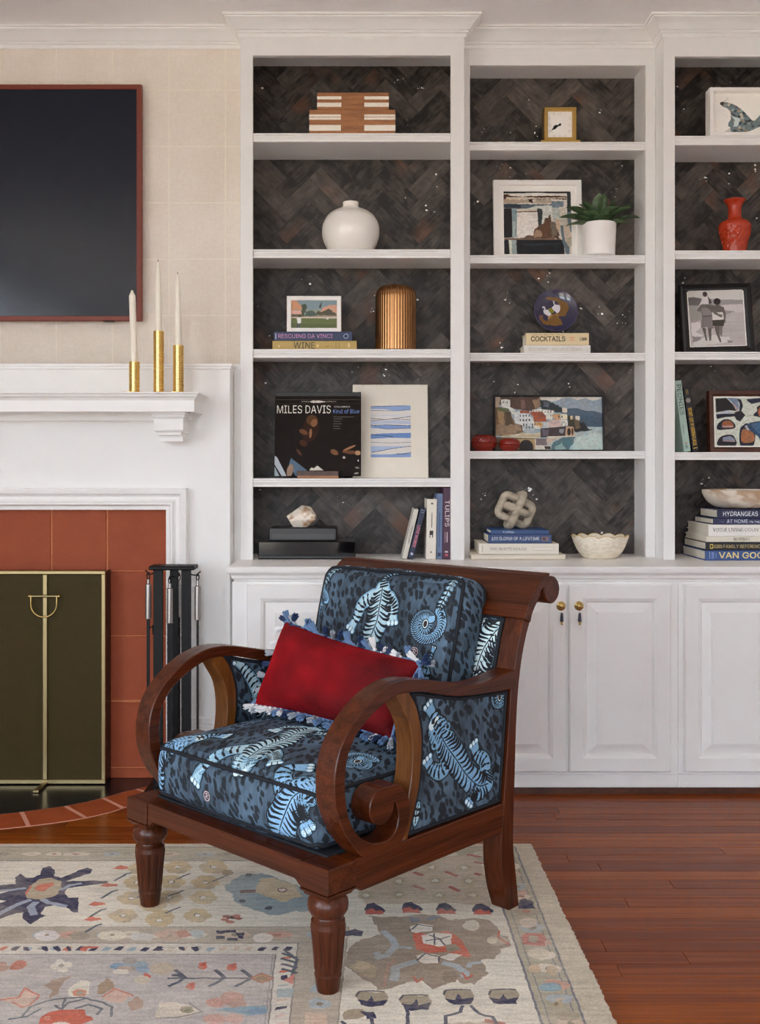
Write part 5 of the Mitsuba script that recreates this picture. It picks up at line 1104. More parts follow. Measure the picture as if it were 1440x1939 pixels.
for az, L, rise, wd in leaves:
    a = math.radians(az); L = L * k_ * (1 if abs(math.sin(a)) < .8 else .9); wd = wd * k_ * .62; n_ = 13
    hd = np.array([math.cos(a), math.sin(a) * .62, 0]); sdv = np.array([-math.sin(a), math.cos(a), 0]); V = []
    for i in range(n_):
        t = i / (n_ - 1); el = math.radians(rise + 24 - 48 * t * (1 - .3 * t)) if rise < 70 else math.radians(rise)
        c = base + hd * (L * t * math.cos(math.radians(rise))) + np.array([0, 0, L * (t * math.sin(math.radians(rise)) + .26 * t * (1 - t) * (1 if rise < 70 else .15))])
        w = wd * (.55 + 1.2 * t) * (1 - t ** 2.2) if t < .99 else .0005; w = min(w, wd * .8) + .0004
        for s_ in (-1, -.5, 0, .5, 1): V.append(c + sdv * w * s_ + np.array([0, 0, .30 * w * s_ * s_]))
    V = np.array(V); i_, j_ = np.meshgrid(np.arange(n_ - 1), np.arange(4), indexing='ij'); q = np.stack([i_ * 5 + j_, i_ * 5 + j_ + 1, (i_ + 1) * 5 + j_ + 1, (i_ + 1) * 5 + j_], -1).reshape(-1, 4); f = np.vstack([q[:, :3], q[:, [0, 2, 3]]]); nv = len(V)
    V2 = np.vstack([V, V - [0, 0, .0012]]); obj('leaf', M(V2, np.vstack([f, f[:, ::-1] + nv])), 'agave_leaf', pt, smooth=True, uv=np.c_[np.tile(np.repeat(np.linspace(0, 1, n_), 5), 2), np.tile(np.repeat(np.linspace(0, 1, n_), 5), 2)])
# cocktail books, plate on its stand
Ym = 3.80
zq = stackbooks(SZ2[2], Ym, [
    (992.5, 1119, 15.5, .12, 'd8d4ce', [('BECOMING - MICHELLE OBAMA', 6, 1002, 5, 102, 'b5afa8', False)], 'white book on the shelf under the cream COCKTAILS book', [(sbox(119, 4, 121, 10), 'c4beb6')]),
    (996.5, 1116, 23, .115, 'd9c69e', [('COCKTAILS', 9, 1006, 7.5, 65, '4a3c28', True), ('THE NEW YORK TIMES ESSENTIAL BOOK OF', 2.2, 1007, 18.4, 62, '85744f', False)], 'cream book titled COCKTAILS, under the blue plate', [(sbox(82, 14, 93, 15.2), 'd98f68'), (sbox(84, 11.4, 91, 12.4), 'd98f68'), (sbox(82, 8.6, 93, 9.8), 'd98f68'), (sbox(102, 9, 115, 14), '5a4b36'), (sbox(103, 9.8, 106, 13.2), 'd9c69e'), (sbox(107, 10, 113, 13), '8a7a5c')])])
mat('plate_rim', '5a4f7c', .2)
pl = thing('plate', 'cobalt blue plate with white cranes and gold foliage, on the COCKTAILS book', 'plate')
kp = Ym / F; Rp = 41.5 * kp
pm_ = TR(X(1052, Ym + .05), Ym + .05, zq + .006 + Rp) @ R([1, 0, 0], 80)
pp_ = np.array([(0, 0), (.55, 0), (.7, .03), (.9, .10), (1, .14), (1.0, .165), (.985, .17), (.88, .125), (.7, .06), (.5, .035), (0, .03)]) * Rp
obj('dish', lathe(pp_, 72), 'cobalt_glaze', pl, smooth=40, mtx=pm_)
obj('rim', moved(trimesh.creation.torus(major_radius=Rp * .995, minor_radius=.0008, major_sections=72, minor_sections=6), (0, 0, .167 * Rp)), 'plate_rim', pl, smooth=True, mtx=pm_)
kc = 83 * kp / 910
art = [(rough([(370, 330), (430, 290), (640, 310), (720, 380), (830, 420), (880, 560), (820, 640), (800, 720), (640, 720), (720, 830), (720, 910), (560, 930), (330, 910), (230, 790), (300, 770), (420, 830), (450, 700), (600, 640), (690, 560), (640, 400), (480, 360)], 12, 26, 4), '77542e'), (rough([(440, 560), (520, 520), (560, 640), (470, 660)], 6, 18), '7c7a2a'), (rough([(430, 700), (620, 660), (650, 840), (440, 860)], 9, 16, 2), '9a7440'), (rough([(240, 700), (320, 700), (330, 760), (230, 780)], 8, 16), '7d5a4a'),
       (rough([(330, 580), (430, 570), (500, 680), (440, 720), (340, 650)], 4, 20), 'cfcbd2'), (stroke([(345, 590), (370, 545), (345, 510), (315, 530)], 26), 'cfcbd2'), (rough([(510, 530), (580, 460), (690, 470), (690, 590), (630, 650), (560, 600)], 4, 22), 'd3cfd6'), (stroke([(600, 480), (560, 450), (560, 400), (545, 392)], 18), 'cfcbd2'), (stroke([(425, 720), (430, 830)], 6), 'b99a66'), (stroke([(450, 720), (450, 840)], 6), 'b99a66'), (stroke([(600, 650), (590, 830)], 6), 'c9b08a'), (stroke([(625, 650), (625, 830)], 6), 'c9b08a')]
sh_ = [(affinity.translate(g, -455 * kc, 0), c) for g, c in zoomart(art, 130, 605, kc)]
fm, uv = flat(sh_, 1.5e-5); v = fm.vertices; rr_ = np.hypot(v[:, 0], v[:, 1]) / Rp
obj('crane_decoration', M(np.c_[v[:, 0], v[:, 1], np.interp(rr_, [0, .5, .7, .88, 1], [.03, .035, .06, .125, .17]) * Rp + .0004 + v[:, 2] - .0], fm.faces), 'print_gloss', pl, smooth=False, uv=uv, mtx=pm_)
ps = thing('plate_stand', 'small dark stand holding the blue plate upright on the books', 'plate stand')
xx = X(1052, Ym + .05)
obj('stand', cat([tube([(xx - .03, Ym + .022, zq + .011), (xx - .03, Ym + .026, zq + .003), (xx - .03, Ym + .085, zq + .003), (xx - .012, Ym + .082, zq + .06)], .002, 6), tube([(xx + .03, Ym + .022, zq + .011), (xx + .03, Ym + .026, zq + .003), (xx + .03, Ym + .085, zq + .003), (xx + .012, Ym + .082, zq + .06)], .002, 6), tube([(xx - .012, Ym + .082, zq + .06), (xx + .012, Ym + .082, zq + .06)], .002, 6)]), 'black_wood', ps, smooth=30)
# coastal painting and two red lacquer boxes
Yo = 3.87; k_ = Yo / F; kk = 204 * k_ / 1325
cs = [(rect(55, 110, 1390, 780), '8ea9b6'), (rough([(610, 115), (1385, 115), (1385, 160), (900, 160), (760, 170), (620, 160)], 5, 40), 'd9d3c6'), (rough([(820, 165), (900, 130), (1000, 125), (1080, 155), (1190, 130), (1280, 165), (1385, 130), (1385, 330), (820, 300)], 4, 40), '8fa3b3'), (rough([(940, 265), (1080, 255), (1180, 290), (1300, 290), (1385, 330), (1385, 490), (950, 480)], 4, 40), '45637a'), (rough([(1000, 330), (1385, 380), (1385, 490), (1000, 480)], 6, 40), '3d5a70'), (rect(700, 487, 1390, 780), '9fbcc0'), (rough([(1080, 600), (1300, 560), (1385, 600), (1385, 770), (1000, 770)], 10, 40), 'b4cdcb'), (rough([(760, 690), (880, 620), (1060, 590), (1010, 700), (960, 770), (750, 770)], 9, 25), '3f7580'), (rough([(800, 740), (880, 680), (930, 770), (790, 775)], 8, 20), '7db0b0'),
      (rough([(60, 115), (620, 115), (640, 230), (520, 290), (240, 260), (100, 200), (60, 250)], 8, 25), '5c4236'), (rough([(60, 115), (130, 115), (110, 240), (60, 250)], 5, 25), 'c4a488'), (rough([(380, 160), (430, 150), (440, 260), (380, 270)], 8, 25), '7d5a4e'), (rough([(520, 160), (620, 130), (625, 220), (560, 270)], 8, 20), '9a7552'), (rough([(620, 150), (740, 170), (800, 200), (880, 240), (950, 260), (950, 320), (790, 300), (640, 280)], 8, 22), '2e3a3c'), (rough([(660, 170), (740, 180), (730, 240), (660, 240)], 8, 20), '59606c'),
      (rough([(60, 240), (230, 260), (290, 400), (330, 440), (400, 470), (400, 560), (240, 590), (60, 600)], 8, 22), '7a5a34'), (rough([(90, 280), (170, 300), (180, 480), (100, 440)], 8, 22), 'a98552'), (rough([(180, 290), (250, 300), (280, 480), (200, 470)], 8, 22), '5d4a2a'), (rough([(80, 450), (180, 470), (370, 450), (390, 530), (220, 590), (70, 590)], 14, 22, 2), 'a37f56'), (rough([(70, 250), (220, 260), (240, 300), (120, 300)], 7, 20), '5c6a36'),
      ([(135, 150), (190, 142), (250, 152), (250, 240), (300, 270), (300, 330), (270, 330), (230, 262), (135, 235)], 'd8d9d3'), ([(295, 310), (360, 290), (480, 322), (500, 370), (540, 380), (545, 560), (400, 530), (395, 470), (300, 440)], 'cdd6d6'), ([(400, 470), (545, 480), (545, 570), (420, 540)], 'a9bcc0'), ([(365, 285), (480, 290), (490, 320), (370, 318)], 'a94c30'), ([(500, 300), (640, 300), (690, 350), (700, 420), (540, 425), (530, 350), (500, 340)], 'b8532c'), ([(520, 275), (610, 265), (790, 285), (780, 340), (760, 400), (690, 390), (690, 350), (640, 300), (520, 300)], 'dcd9d0'), ([(760, 335), (860, 325), (870, 395), (790, 400)], 'd59a5c'), ([(870, 330), (950, 330), (955, 395), (875, 395)], 'ead9b8'), ([(890, 250), (950, 255), (955, 310), (890, 310)], 'd9cdb5'), ([(720, 415), (800, 400), (955, 400), (960, 470), (800, 490), (720, 490)], 'd3b3aa'), ([(870, 405), (955, 405), (955, 470), (880, 470)], 'dcdcd4'), ([(540, 430), (640, 430), (645, 480), (620, 510), (545, 510)], 'd9a24e'), ([(640, 430), (720, 425), (720, 490), (650, 500)], 'b7bfc2'), ([(545, 470), (620, 480), (620, 512), (545, 510)], 'e2ddcf'),
      (rough([(955, 360), (1000, 345), (1030, 370), (1080, 420), (1120, 500), (1040, 540), (960, 470)], 6, 20), '3c3a2a'), ([(985, 350), (1020, 350), (1022, 395), (990, 400)], 'cdb98a'), ([(1050, 350), (1105, 355), (1105, 410), (1055, 400)], 'e0d8cc'), (rough([(1080, 440), (1160, 430), (1210, 510), (1255, 530), (1150, 545), (1060, 555), (1030, 540)], 6, 20), '24282e'), (rough([(1030, 380), (1100, 410), (1110, 500), (1050, 520)], 9, 18), '6f5a34'),
      ([(620, 510), (940, 480), (940, 600), (620, 620)], '4a3a3c'), (rough([(640, 520), (720, 520), (720, 600), (640, 600)], 6, 20), '6b5f6e'), (rough([(850, 520), (910, 510), (900, 570), (850, 560)], 6, 16), '8b8d98'), ([(935, 485), (1025, 485), (1045, 600), (920, 605)], 'cfa07a'), (ell(970, 550, 22, 46), '3a2c26'), (ell(1012, 545, 14, 44), '5d4434'), ([(700, 605), (1060, 598), (1060, 608), (700, 620)], 'd9cdb8'),
      (rough([(130, 600), (400, 560), (545, 570), (620, 555), (620, 620), (240, 625), (140, 620)], 4, 25), 'bfae8a'), (stroke([(240, 610), (420, 575), (600, 570)], 7), 'e3d8c2'), (stroke([(130, 612), (600, 628)], 8), 'd8cdb6'), ([(60, 615), (600, 632), (560, 775), (60, 775)], '6e5a44'), ([(240, 640), (545, 640), (560, 770), (300, 770)], 'b7975e'), (ell(440, 740, 86, 92), '2c2426'), ([(565, 640), (700, 630), (700, 720), (570, 720)], '7c6d70'), (stroke([(555, 640), (555, 770)], 14), 'd6cbb2'), ([(690, 625), (880, 615), (780, 660), (740, 700), (695, 700)], 'c9b49c'), ([(560, 715), (740, 720), (740, 770), (560, 770)], 'd9d2c4'), (rough([(665, 730), (740, 728), (740, 765), (670, 765)], 4, 12), '3b3432')]
rw = random.Random(2)
for (bx_, by_, nx_, ny_, dx_, dy_, w_, h_) in ((330, 338, 5, 2, 36, 55, 13, 24), (405, 392, 4, 2, 36, 55, 14, 26), (440, 485, 3, 1, 36, 0, 13, 24), (530, 282, 7, 1, 36, 0, 9, 16), (640, 300, 4, 2, 34, 40, 10, 14), (800, 350, 4, 1, 40, 0, 14, 22), (880, 420, 3, 2, 24, 28, 10, 16), (160, 175, 2, 1, 45, 0, 14, 16), (550, 445, 3, 1, 30, 0, 10, 18)):
    for i in range(nx_):
        for j in range(ny_):
            if rw.random() < .88: cs.append((rect(bx_ + i * dx_, by_ + j * dy_, bx_ + i * dx_ + w_, by_ + j * dy_ + h_), '3a4148'))
pframe('coastal village painting in a thin black frame, fourth shelf of the middle bookcase', 209 * k_, 107.5 * k_, .0055, .016, 'black_wood', TR(X(936, Yo), Yo - .012, SZ2[3] + GAP) @ R([1, 0, 0], -5), (zoomart(cs, 60, 776, kk), 2.6 * k_, 2.8 * k_, 204 * k_, 101.5 * k_), 'print_paint', depth_art=.003, board='black_wood')
for px_, w_, h_, lab, Yx, rib in ((917, 48, 31, 'larger carved red lacquer box before the coastal painting', 3.82, .0012), (965.5, 39.5, 24, 'smaller smooth red lacquer box before the coastal painting', 3.81, 0)):
    k_ = Yx / F; t = thing('lidded_box', lab, 'box'); r_ = w_ / 2 * k_; h_ = h_ * k_; z0 = SZ2[3] + GAP
    lo = lathe(smooth_pts([(0, 0), (r_ * .55, 0), (r_ * .62, .002), (r_ * .9, h_ * .25), (r_, h_ * .47), (r_ * .98, h_ * .5), (0, h_ * .5)], 50), 56); up_ = lathe(smooth_pts([(0, h_ * .51), (r_ * .985, h_ * .51), (r_, h_ * .54), (r_ * .93, h_ * .78), (r_ * .7, h_ * .94), (r_ * .4, h_ * .99), (0, h_)], 50), 56)
    for nm_, m in (('base', lo), ('lid', up_)):
        v = m.vertices; m.vertices = v * np.c_[1 + rib / r_ * np.sin(np.arctan2(v[:, 1], v[:, 0]) * 24) * np.sin(v[:, 2] / h_ * 22)] if rib else v; obj(nm_, moved(m, (X(px_, Yx), Yx, z0)), 'lacquer_red', t, smooth=35)
# books, stone knot and scalloped bowl on the counter
Ys = 3.66
zq = stackbooks(ZT, Ys, [
    (893, 1071.5, 10.6, .23, 'd6cfc0', [], 'large thin cream book at the bottom of the stack under the stone knot', [(sbox(0, 0, 178, 2.2), 'b7a994'), (sbox(0, 8.4, 178, 10.6), 'c7bba6'), (sbox(10, 4.5, 150, 6), 'e0dacd')]),
    (907.5, 1059, 20.5, .21, 'dcd6c8', [('THE WHITE HOUSE', 5.4, 928, 7.6, 70, '8a8171', False)], 'cream book about the WHITE HOUSE, second from the bottom of its stack', [(sbox(104, 8.6, 142, 13).buffer(.8), 'b9b1a1'), (sbox(104, 8.8, 142, 12.8).buffer(.2), 'e2dccf'), (sbox(5, 4, 8, 17), 'c3baa9')]),
    (925, 1045.5, 17.2, .19, '32456f', [('100 SLOPES OF A LIFETIME', 6.2, 931.5, 6, 90, 'dfe3ea', False)], 'blue book titled 100 SLOPES OF A LIFETIME, in the stack under the stone knot', [(sbox(101, 4, 114, 13), '7d6a6e'), (sbox(103, 5.5, 109, 11.5), '4a3f52'), (sbox(115.5, 3, 116.5, 14), '6f7fa8')]),
    (930, 1040.5, 8, .18, '2d4a78', [('FLORIDA', 3.6, 953, 2.2, 21, 'cfd8e4', False)], 'thin blue book titled FLORIDA, on top of the stack under the stone knot', [])])
kn = thing('stone_knot', 'grey stone knot of three interlocked links, on the stack of blue and cream books', 'sculpture')
def link(a, b, r_, ax):
    """rounded rectangular ring with half sizes a, b in the plane ax"""
    rr_ = min(a, b) * .42; pts = []
    for sx, sy, a0 in ((1, 1, 0), (-1, 1, 90), (-1, -1, 180), (1, -1, 270)):
        for q in np.linspace(a0, a0 + 90, 8): pts.append((sx * (a - rr_) + rr_ * math.cos(math.radians(q)), sy * (b - rr_) + rr_ * math.sin(math.radians(q))))
    p3 = np.zeros((len(pts), 3)); p3[:, ax[0]] = [q[0] for q in pts]; p3[:, ax[1]] = [q[1] for q in pts]
    return tube(p3, r_, 14, closed=True)
S_ = .0600
km = TR(X(976, 3.75), 3.745, zq + .0655) @ R([0, 1, 0], 24) @ R([1, 0, 0], -6) @ R([0, 0, 1], 6)
for a, b, ax in ((.055, .038, (0, 2)), (.058, .030, (2, 1)), (.037, .029, (0, 1))): obj('link', link(a, b, .0138, ax), 'knot_stone', kn, smooth=True, mtx=km)
bo = thing('bowl', 'cream scalloped bowl with a gold rim, on the counter of the middle bookcase', 'bowl')
Yw = 3.74; k_ = Yw / F; hb = 44.5 * k_; rb = 53.5 * k_
def bowlmesh(off, n=144):
    a = np.arange(n) * 2 * PI / n; V = []; prof = smooth_pts([(0, .0), (.45, .0), (.60, .06), (.80, .34), (.92, .66), (1.0, .96)], 30)
    sc = np.abs(np.cos(a * 6))
    for r_, z_ in prof:
        t = np.clip((z_ - .35) / .61, 0, 1); V.append(np.c_[(r_ * rb - off) * (1 + .035 * t * (sc - .5)) * np.cos(a), (r_ * rb - off) * (1 + .035 * t * (sc - .5)) * np.sin(a), z_ * hb * (1 + .10 * t ** 2 * (sc - .75)) + off * (z_ < .9)])
    return np.array(V)
o_, i_ = bowlmesh(0), bowlmesh(.003)
V = np.vstack([o_.reshape(-1, 3), i_[::-1].reshape(-1, 3)]); kx, n_ = 2 * len(o_), 144
ii, jj = np.meshgrid(np.arange(kx - 1), np.arange(n_), indexing='ij'); j2 = (jj + 1) % n_; q = np.stack([ii * n_ + jj, ii * n_ + j2, (ii + 1) * n_ + j2, (ii + 1) * n_ + jj], -1).reshape(-1, 4)
obj('bowl_body', M(V + [X(1137, Yw), Yw, ZT + GAP], np.vstack([q[:, :3], q[:, [0, 2, 3]]])), 'shell_white', bo, smooth=40)
obj('gold_rim', tube((o_[-1] + i_[-1]) / 2 + [X(1137, Yw), Yw, ZT + GAP + .0006], .0012, 6, closed=True), 'gold_foil', bo, smooth=True)

# ------------------------------------------------------------------ right bookcase
Yu = 3.80; k_ = Yu / F
kf = k_ / 10.28
mo = [((650, 150), (0, 0))]
cr_ = [(480, 230), (1, 1)]
body = [(690, 480), (720, 405), (850, 430), (980, 480), (1130, 600), (1250, 730), (1320, 765), (1440, 650), (1520, 560), (1640, 520), (1700, 600), (1600, 700), (1500, 790), (1440, 870), (1250, 960), (1100, 1000), (1000, 1015), (850, 1005), (740, 1000), (850, 900), (810, 870), (820, 800), (860, 740), (860, 620), (810, 540), (760, 510)]
fa = [(Polygon(smooth_pts(body, 140, True)).buffer(0), '6f7c80')]
inside = fa[0][0].buffer(-6)
rf = random.Random(12)
for i in range(150):
    c = rf.choice(['3c4a52', '54666c', '8d9792', 'b9b8a6', '9a8468', '2c353c', '8fa9ae', 'a8927a', '4a5558']); x, y = rf.uniform(700, 1700), rf.uniform(400, 1010)
    g_ = rough([(x + rf.uniform(18, 55) * math.cos(a), y + rf.uniform(14, 42) * math.sin(a)) for a in np.arange(6) * PI / 3], 4, 14, i).intersection(inside)
    if not g_.is_empty: fa.append((g_, c))
fa += [(rough([(860, 650), (960, 700), (1040, 720), (1000, 880), (900, 880), (940, 780)], 8, 22).intersection(inside), 'c2d3d4'), ([(745, 998), (850, 905), (858, 1000)], 'cfccc6'), (ell(688, 435, 38, 34), '4b403e'), (stroke([(720, 400), (800, 335)], 6), '5a534f'), (stroke([(730, 420), (830, 412)], 5), '8a8480'), (stroke([(620, 590), (800, 700)], 3), 'cbc4c2'), (stroke([(640, 545), (760, 600)], 3), 'cbc4c2')]
Yfr = 3.705; kq = Yfr / F; w_, h_ = 200 * kq, 91 * kq
pframe('white shadow box with a mosaic sea creature, top shelf of the right bookcase', w_, h_, .0125, .034, 'white_lacquer', TR(X(1340.5, Yfr), Yfr - .012, SZ3[0] + GAP), (zoomart(fa, 480, 1100, kq / 10.28), .0128, .001, 186 * kq, 84 * kq), 'print_matte', prof=[(0, 0), (0, .05), (-.001, .051), (-.0115, .051), (-.0125, .05), (-.0125, 0)], depth_art=.022)
# carved red vase
Yx = 3.79; k_ = Yx / F
vp = smooth_pts([(20.5, 0), (20, 3), (22.5, 22), (27, 40), (29.5, 54), (29, 60), (24, 66), (16, 69.5), (13, 73), (12, 80), (12.2, 92), (14.5, 99), (19, 105.5), (20, 107.5)], 110)
vp = np.vstack([[(0, 0)], vp, [(18, 108.5), (12, 98), (11, 80), (0, 78)]]) * k_
m = lathe(vp, 120); v = m.vertices; rr_ = np.hypot(v[:, 0], v[:, 1]); a = np.arctan2(v[:, 1], v[:, 0]); zn = v[:, 2] / k_
rel = (meshkit.noise(np.c_[a * 5, zn * .22, rr_ * 0]) - .5) * 3.2 + (meshkit.noise(np.c_[a * 11, zn * .45, rr_ * 0 + 7]) - .5) * 2.6
am = .0013 * np.clip((zn - 12) / 5, 0, 1) * np.clip((58 - zn) / 4, 0, 1); bandz = .0006 * np.sin(a * 40) * ((zn < 10) | ((zn > 58) & (zn < 66)))
v[:, :2] *= (1 + (am * rel + bandz) / np.maximum(rr_, .004))[:, None]
mat('cinnabar', 'ae3517', .3, specular=.6)
tag(obj('vase', moved(m, (X(1392, Yx), Yx, SZ3[1] + GAP)), 'cinnabar', smooth=30), 'carved red lacquer vase with a flared neck, in the right bookcase', 'vase')
# black and white photograph
k_ = 3.79 / F
bw = [(rect(240, 320, 1230, 1370), 'b9b3b1'), (rect(240, 320, 1230, 560), 'cfcac8'), (rough([(245, 500), (330, 485), (450, 515), (700, 530), (850, 545), (1200, 560), (1200, 640), (245, 650)], 5, 40), '9a9494'), (rough([(245, 490), (320, 490), (480, 520), (480, 640), (245, 640)], 5, 30), '6b6664'), (rough([(245, 640), (480, 640), (450, 900), (265, 960)], 6, 40), '9e9896'), (rough([(800, 640), (1200, 640), (1210, 760), (1080, 790), (850, 800)], 7, 30), 'c9c4c2'), (rough([(850, 730), (1080, 770), (900, 810)], 5, 24), '9b9592'), (rough([(265, 950), (400, 930), (460, 1000), (340, 1120), (500, 1180), (275, 1200)], 9, 24), 'ddd8d6'), (rough([(640, 1180), (900, 1220), (980, 1300), (640, 1340), (275, 1370), (300, 1240), (460, 1230)], 12, 26), 'd8d3d0'), (rough([(280, 1190), (460, 1220), (360, 1280), (280, 1300)], 9, 22), '8d8785'), (rough([(880, 1270), (1000, 1300), (900, 1330)], 6, 20), '8a8482')]
for i in range(26): bw.append((stroke([(700 + rf.uniform(0, 250), 850 + i * 17), (950 + rf.uniform(0, 250), 848 + i * 17 + rf.uniform(-8, 8))], 4), rf.choice(['d3cecb', 'a29c99', 'aea8a5'])))
bw += [(rough([(500, 480), (590, 480), (610, 620), (470, 625), (430, 660), (440, 720), (380, 755), (375, 720), (430, 640), (470, 560)], 3, 20), 'd5d0cd'), (ell(542, 442, 42, 46), '3c3635'), (rough([(590, 480), (640, 550), (650, 610), (600, 620)], 3, 20), '4a4341'), (rough([(440, 640), (480, 620), (640, 630), (700, 650), (640, 760), (640, 830), (470, 835), (450, 740), (400, 750), (380, 730)], 4, 20), '6f6866'), (rough([(465, 690), (620, 690), (630, 830), (470, 830)], 3, 20), '8a8380'), (rough([(465, 835), (640, 835), (660, 1060), (560, 1060), (540, 1030), (430, 1040), (440, 990)], 4, 20), '7d7674'), (rect(465, 828, 645, 842), '4b4543'), (rough([(455, 1040), (520, 1050), (520, 1200), (540, 1270), (505, 1275), (495, 1200)], 3, 20), '5e5856'), (rough([(560, 1055), (620, 1055), (600, 1270), (568, 1280)], 3, 20), '5e5856'),
       (ell(748, 580, 62, 60), '272221'), (rough([(640, 660), (760, 635), (860, 690), (885, 800), (870, 960), (845, 970), (850, 800), (830, 770), (660, 775), (545, 660), (560, 640)], 3, 20), '645d5b'), (rough([(650, 775), (835, 772), (845, 910), (645, 912)], 3, 20), 'dbd6d3'), (rough([(640, 740), (700, 740), (760, 800), (820, 820), (825, 860), (780, 860), (680, 800)], 3, 18), '6f6866'), (rough([(640, 910), (850, 908), (845, 1000), (820, 1025), (650, 1015)], 3, 20), '3d3735'), (rough([(665, 1018), (760, 1020), (750, 1160), (780, 1310), (750, 1310), (700, 1160)], 3, 20), '645d5b'), (rough([(755, 1018), (820, 1020), (790, 1220), (755, 1160)], 3, 20), '78716e')]
wq, hq = 137 * k_, 136 * k_
pframe('black framed black and white photograph of a family walking on a beach', wq, hq, .0335, .020, 'black_wood', TR(X(1294, 3.79), 3.785, SZ3[2] + GAP + .001) @ R([0, 1, 0], -1.6) @ R([1, 0, 0], -6), (zoomart(bw, 245, 1368, 104 * k_ / 960), 16.5 * k_, 16 * k_, 104 * k_, 112 * k_), 'print_gloss', prof=[(0, 0), (0, .014), (-.004, .018), (-.012, .020), (-.016, .016), (-.024, .014), (-.029, .010), (-.0305, .006), (-.0305, 0)], depth_art=.014)
# two leaning books and the leaf painting
Yl = 3.74
vbook('pale green upright book titled PEONIES, leaning in the right bookcase', 1296, 1309.5, 1277.5, 720, Yl, SZ3[3], .16, 'a9c2b8', [('PEONIES', 8.2, 8, 2.8, 58, '3f5650', False)], 855, [(sbox(84, 4, 102, 5.4), '7d968c'), (sbox(123, 4, 130, 9), '7f9a8e'), (sbox(118, 5, 121, 8), 'b0714e')])
vbook('dark book with yellow lettering SECRET LIFE OF HIDDEN PLACES, next to the pale green one', 1312.5, 1325, 1294.5, 733, Yl + .01, SZ3[3], .16, '1d1a1f', [('SECRET LIFE OF HIDDEN PLACES', 6.4, 39, 3.2, 72, 'd8a72c', True)], 855, [(Point(25, 6).buffer(5), '6f6a66'), (Point(25, 6).buffer(3.6), '8c867f'), (sbox(4, 4, 14, 5), '9a7c2c'), (sbox(4, 7, 14, 8), '9a7c2c'), (sbox(115, 2, 117, 10), 'b98d2a')])
Yt_ = 3.80; k_ = Yt_ / F
lf = [(rect(740, 350, 1900, 1090), 'c9d3c2'), ([(755, 370), (920, 360), (1060, 510), (1060, 560), (960, 545), (760, 580)], '241c20'), ([(930, 355), (1090, 370), (1110, 520), (1060, 560), (1040, 470)], '6f86a8'), ([(1000, 430), (1060, 470), (1100, 540), (1070, 570)], 'b49a98'), ([(1080, 370), (1140, 385), (1170, 480), (1140, 560), (1110, 560), (1120, 450)], '1d2133'), (smooth_pts([(760, 600), (900, 560), (1020, 570), (1040, 590), (930, 600), (780, 640)], 40), 'a9b6cc'), ([(760, 610), (900, 600), (1040, 600), (1060, 640), (900, 650), (770, 680)], '1b2034'), ([(1040, 580), (1130, 550), (1200, 620), (1120, 720), (1060, 690), (1030, 620)], '221f2d'), ([(1220, 380), (1440, 360), (1440, 420), (1300, 450), (1250, 420)], '232a44'), (smooth_pts([(1320, 620), (1380, 560), (1380, 500), (1460, 470), (1540, 520), (1540, 640), (1420, 650)], 40, True), '1d2236'), (smooth_pts([(1395, 600), (1400, 530), (1450, 490), (1520, 540), (1500, 640), (1420, 640)], 40, True), 'b5622f'),
      (smooth_pts([(775, 840), (780, 760), (870, 690), (960, 690), (1040, 760), (1030, 820), (900, 840)], 50, True), '1a2036'), (smooth_pts([(850, 810), (855, 730), (900, 705), (970, 710), (1020, 780), (1000, 810)], 40, True), 'a85a2c'), (rect(848, 785, 1010, 800), 'a7a9b5'), (smooth_pts([(780, 1085), (790, 980), (870, 930), (980, 920), (1040, 980), (1035, 1085)], 40, True), '231c2a'), ([(850, 960), (960, 935), (1030, 980), (1035, 1030), (850, 1020)], '7f8aa4'), ([(855, 990), (1030, 1000), (1030, 1030), (860, 1020)], 'a08c8c'),
      (smooth_pts([(1120, 1085), (1110, 860), (1160, 780), (1240, 750), (1330, 870), (1340, 960), (1300, 1085)], 50, True), '1c2137'), (smooth_pts([(1140, 1030), (1135, 870), (1190, 830), (1290, 860), (1335, 950), (1300, 1030)], 40, True), 'b8682f'), ([(1180, 790), (1220, 770), (1260, 850), (1220, 850)], 'b9bccb'), (smooth_pts([(1230, 760), (1360, 720), (1560, 710), (1700, 760), (1700, 1050), (1500, 1060), (1420, 1010), (1380, 940), (1260, 850)], 60, True), '1f4a72'), (smooth_pts([(1290, 770), (1500, 730), (1660, 800), (1600, 960), (1460, 950)], 40, True), '2f6690'), (stroke([(1210, 630), (1320, 630), (1440, 660)], 6), '8a9a80'), (smooth_pts([(1330, 1085), (1350, 1000), (1390, 980), (1430, 1060), (1420, 1085)], 30, True), 'd3d8c6')]
ks = k_ * 88 / (1440 - 740) * 1.0
pframe('abstract blue, orange and mint painting in a dark walnut frame, in the right bookcase', 160 * k_, 117 * k_, .0245, .03, 'walnut_frame', TR(X(1340.5, Yt_), Yt_ - .03, SZ3[3] + GAP) @ R([1, 0, 0], -4), (zoomart(lf, 745, 1085, k_ / 8), .0245, .0245, 135 * k_, 91 * k_), 'print_paint', prof=[(0, 0), (0, .028), (-.001, .03), (-.012, .03), (-.014, .026), (-.0145, .018), (-.018, .016), (-.023, .016), (-.0245, .014), (-.0245, 0)], depth_art=.018)
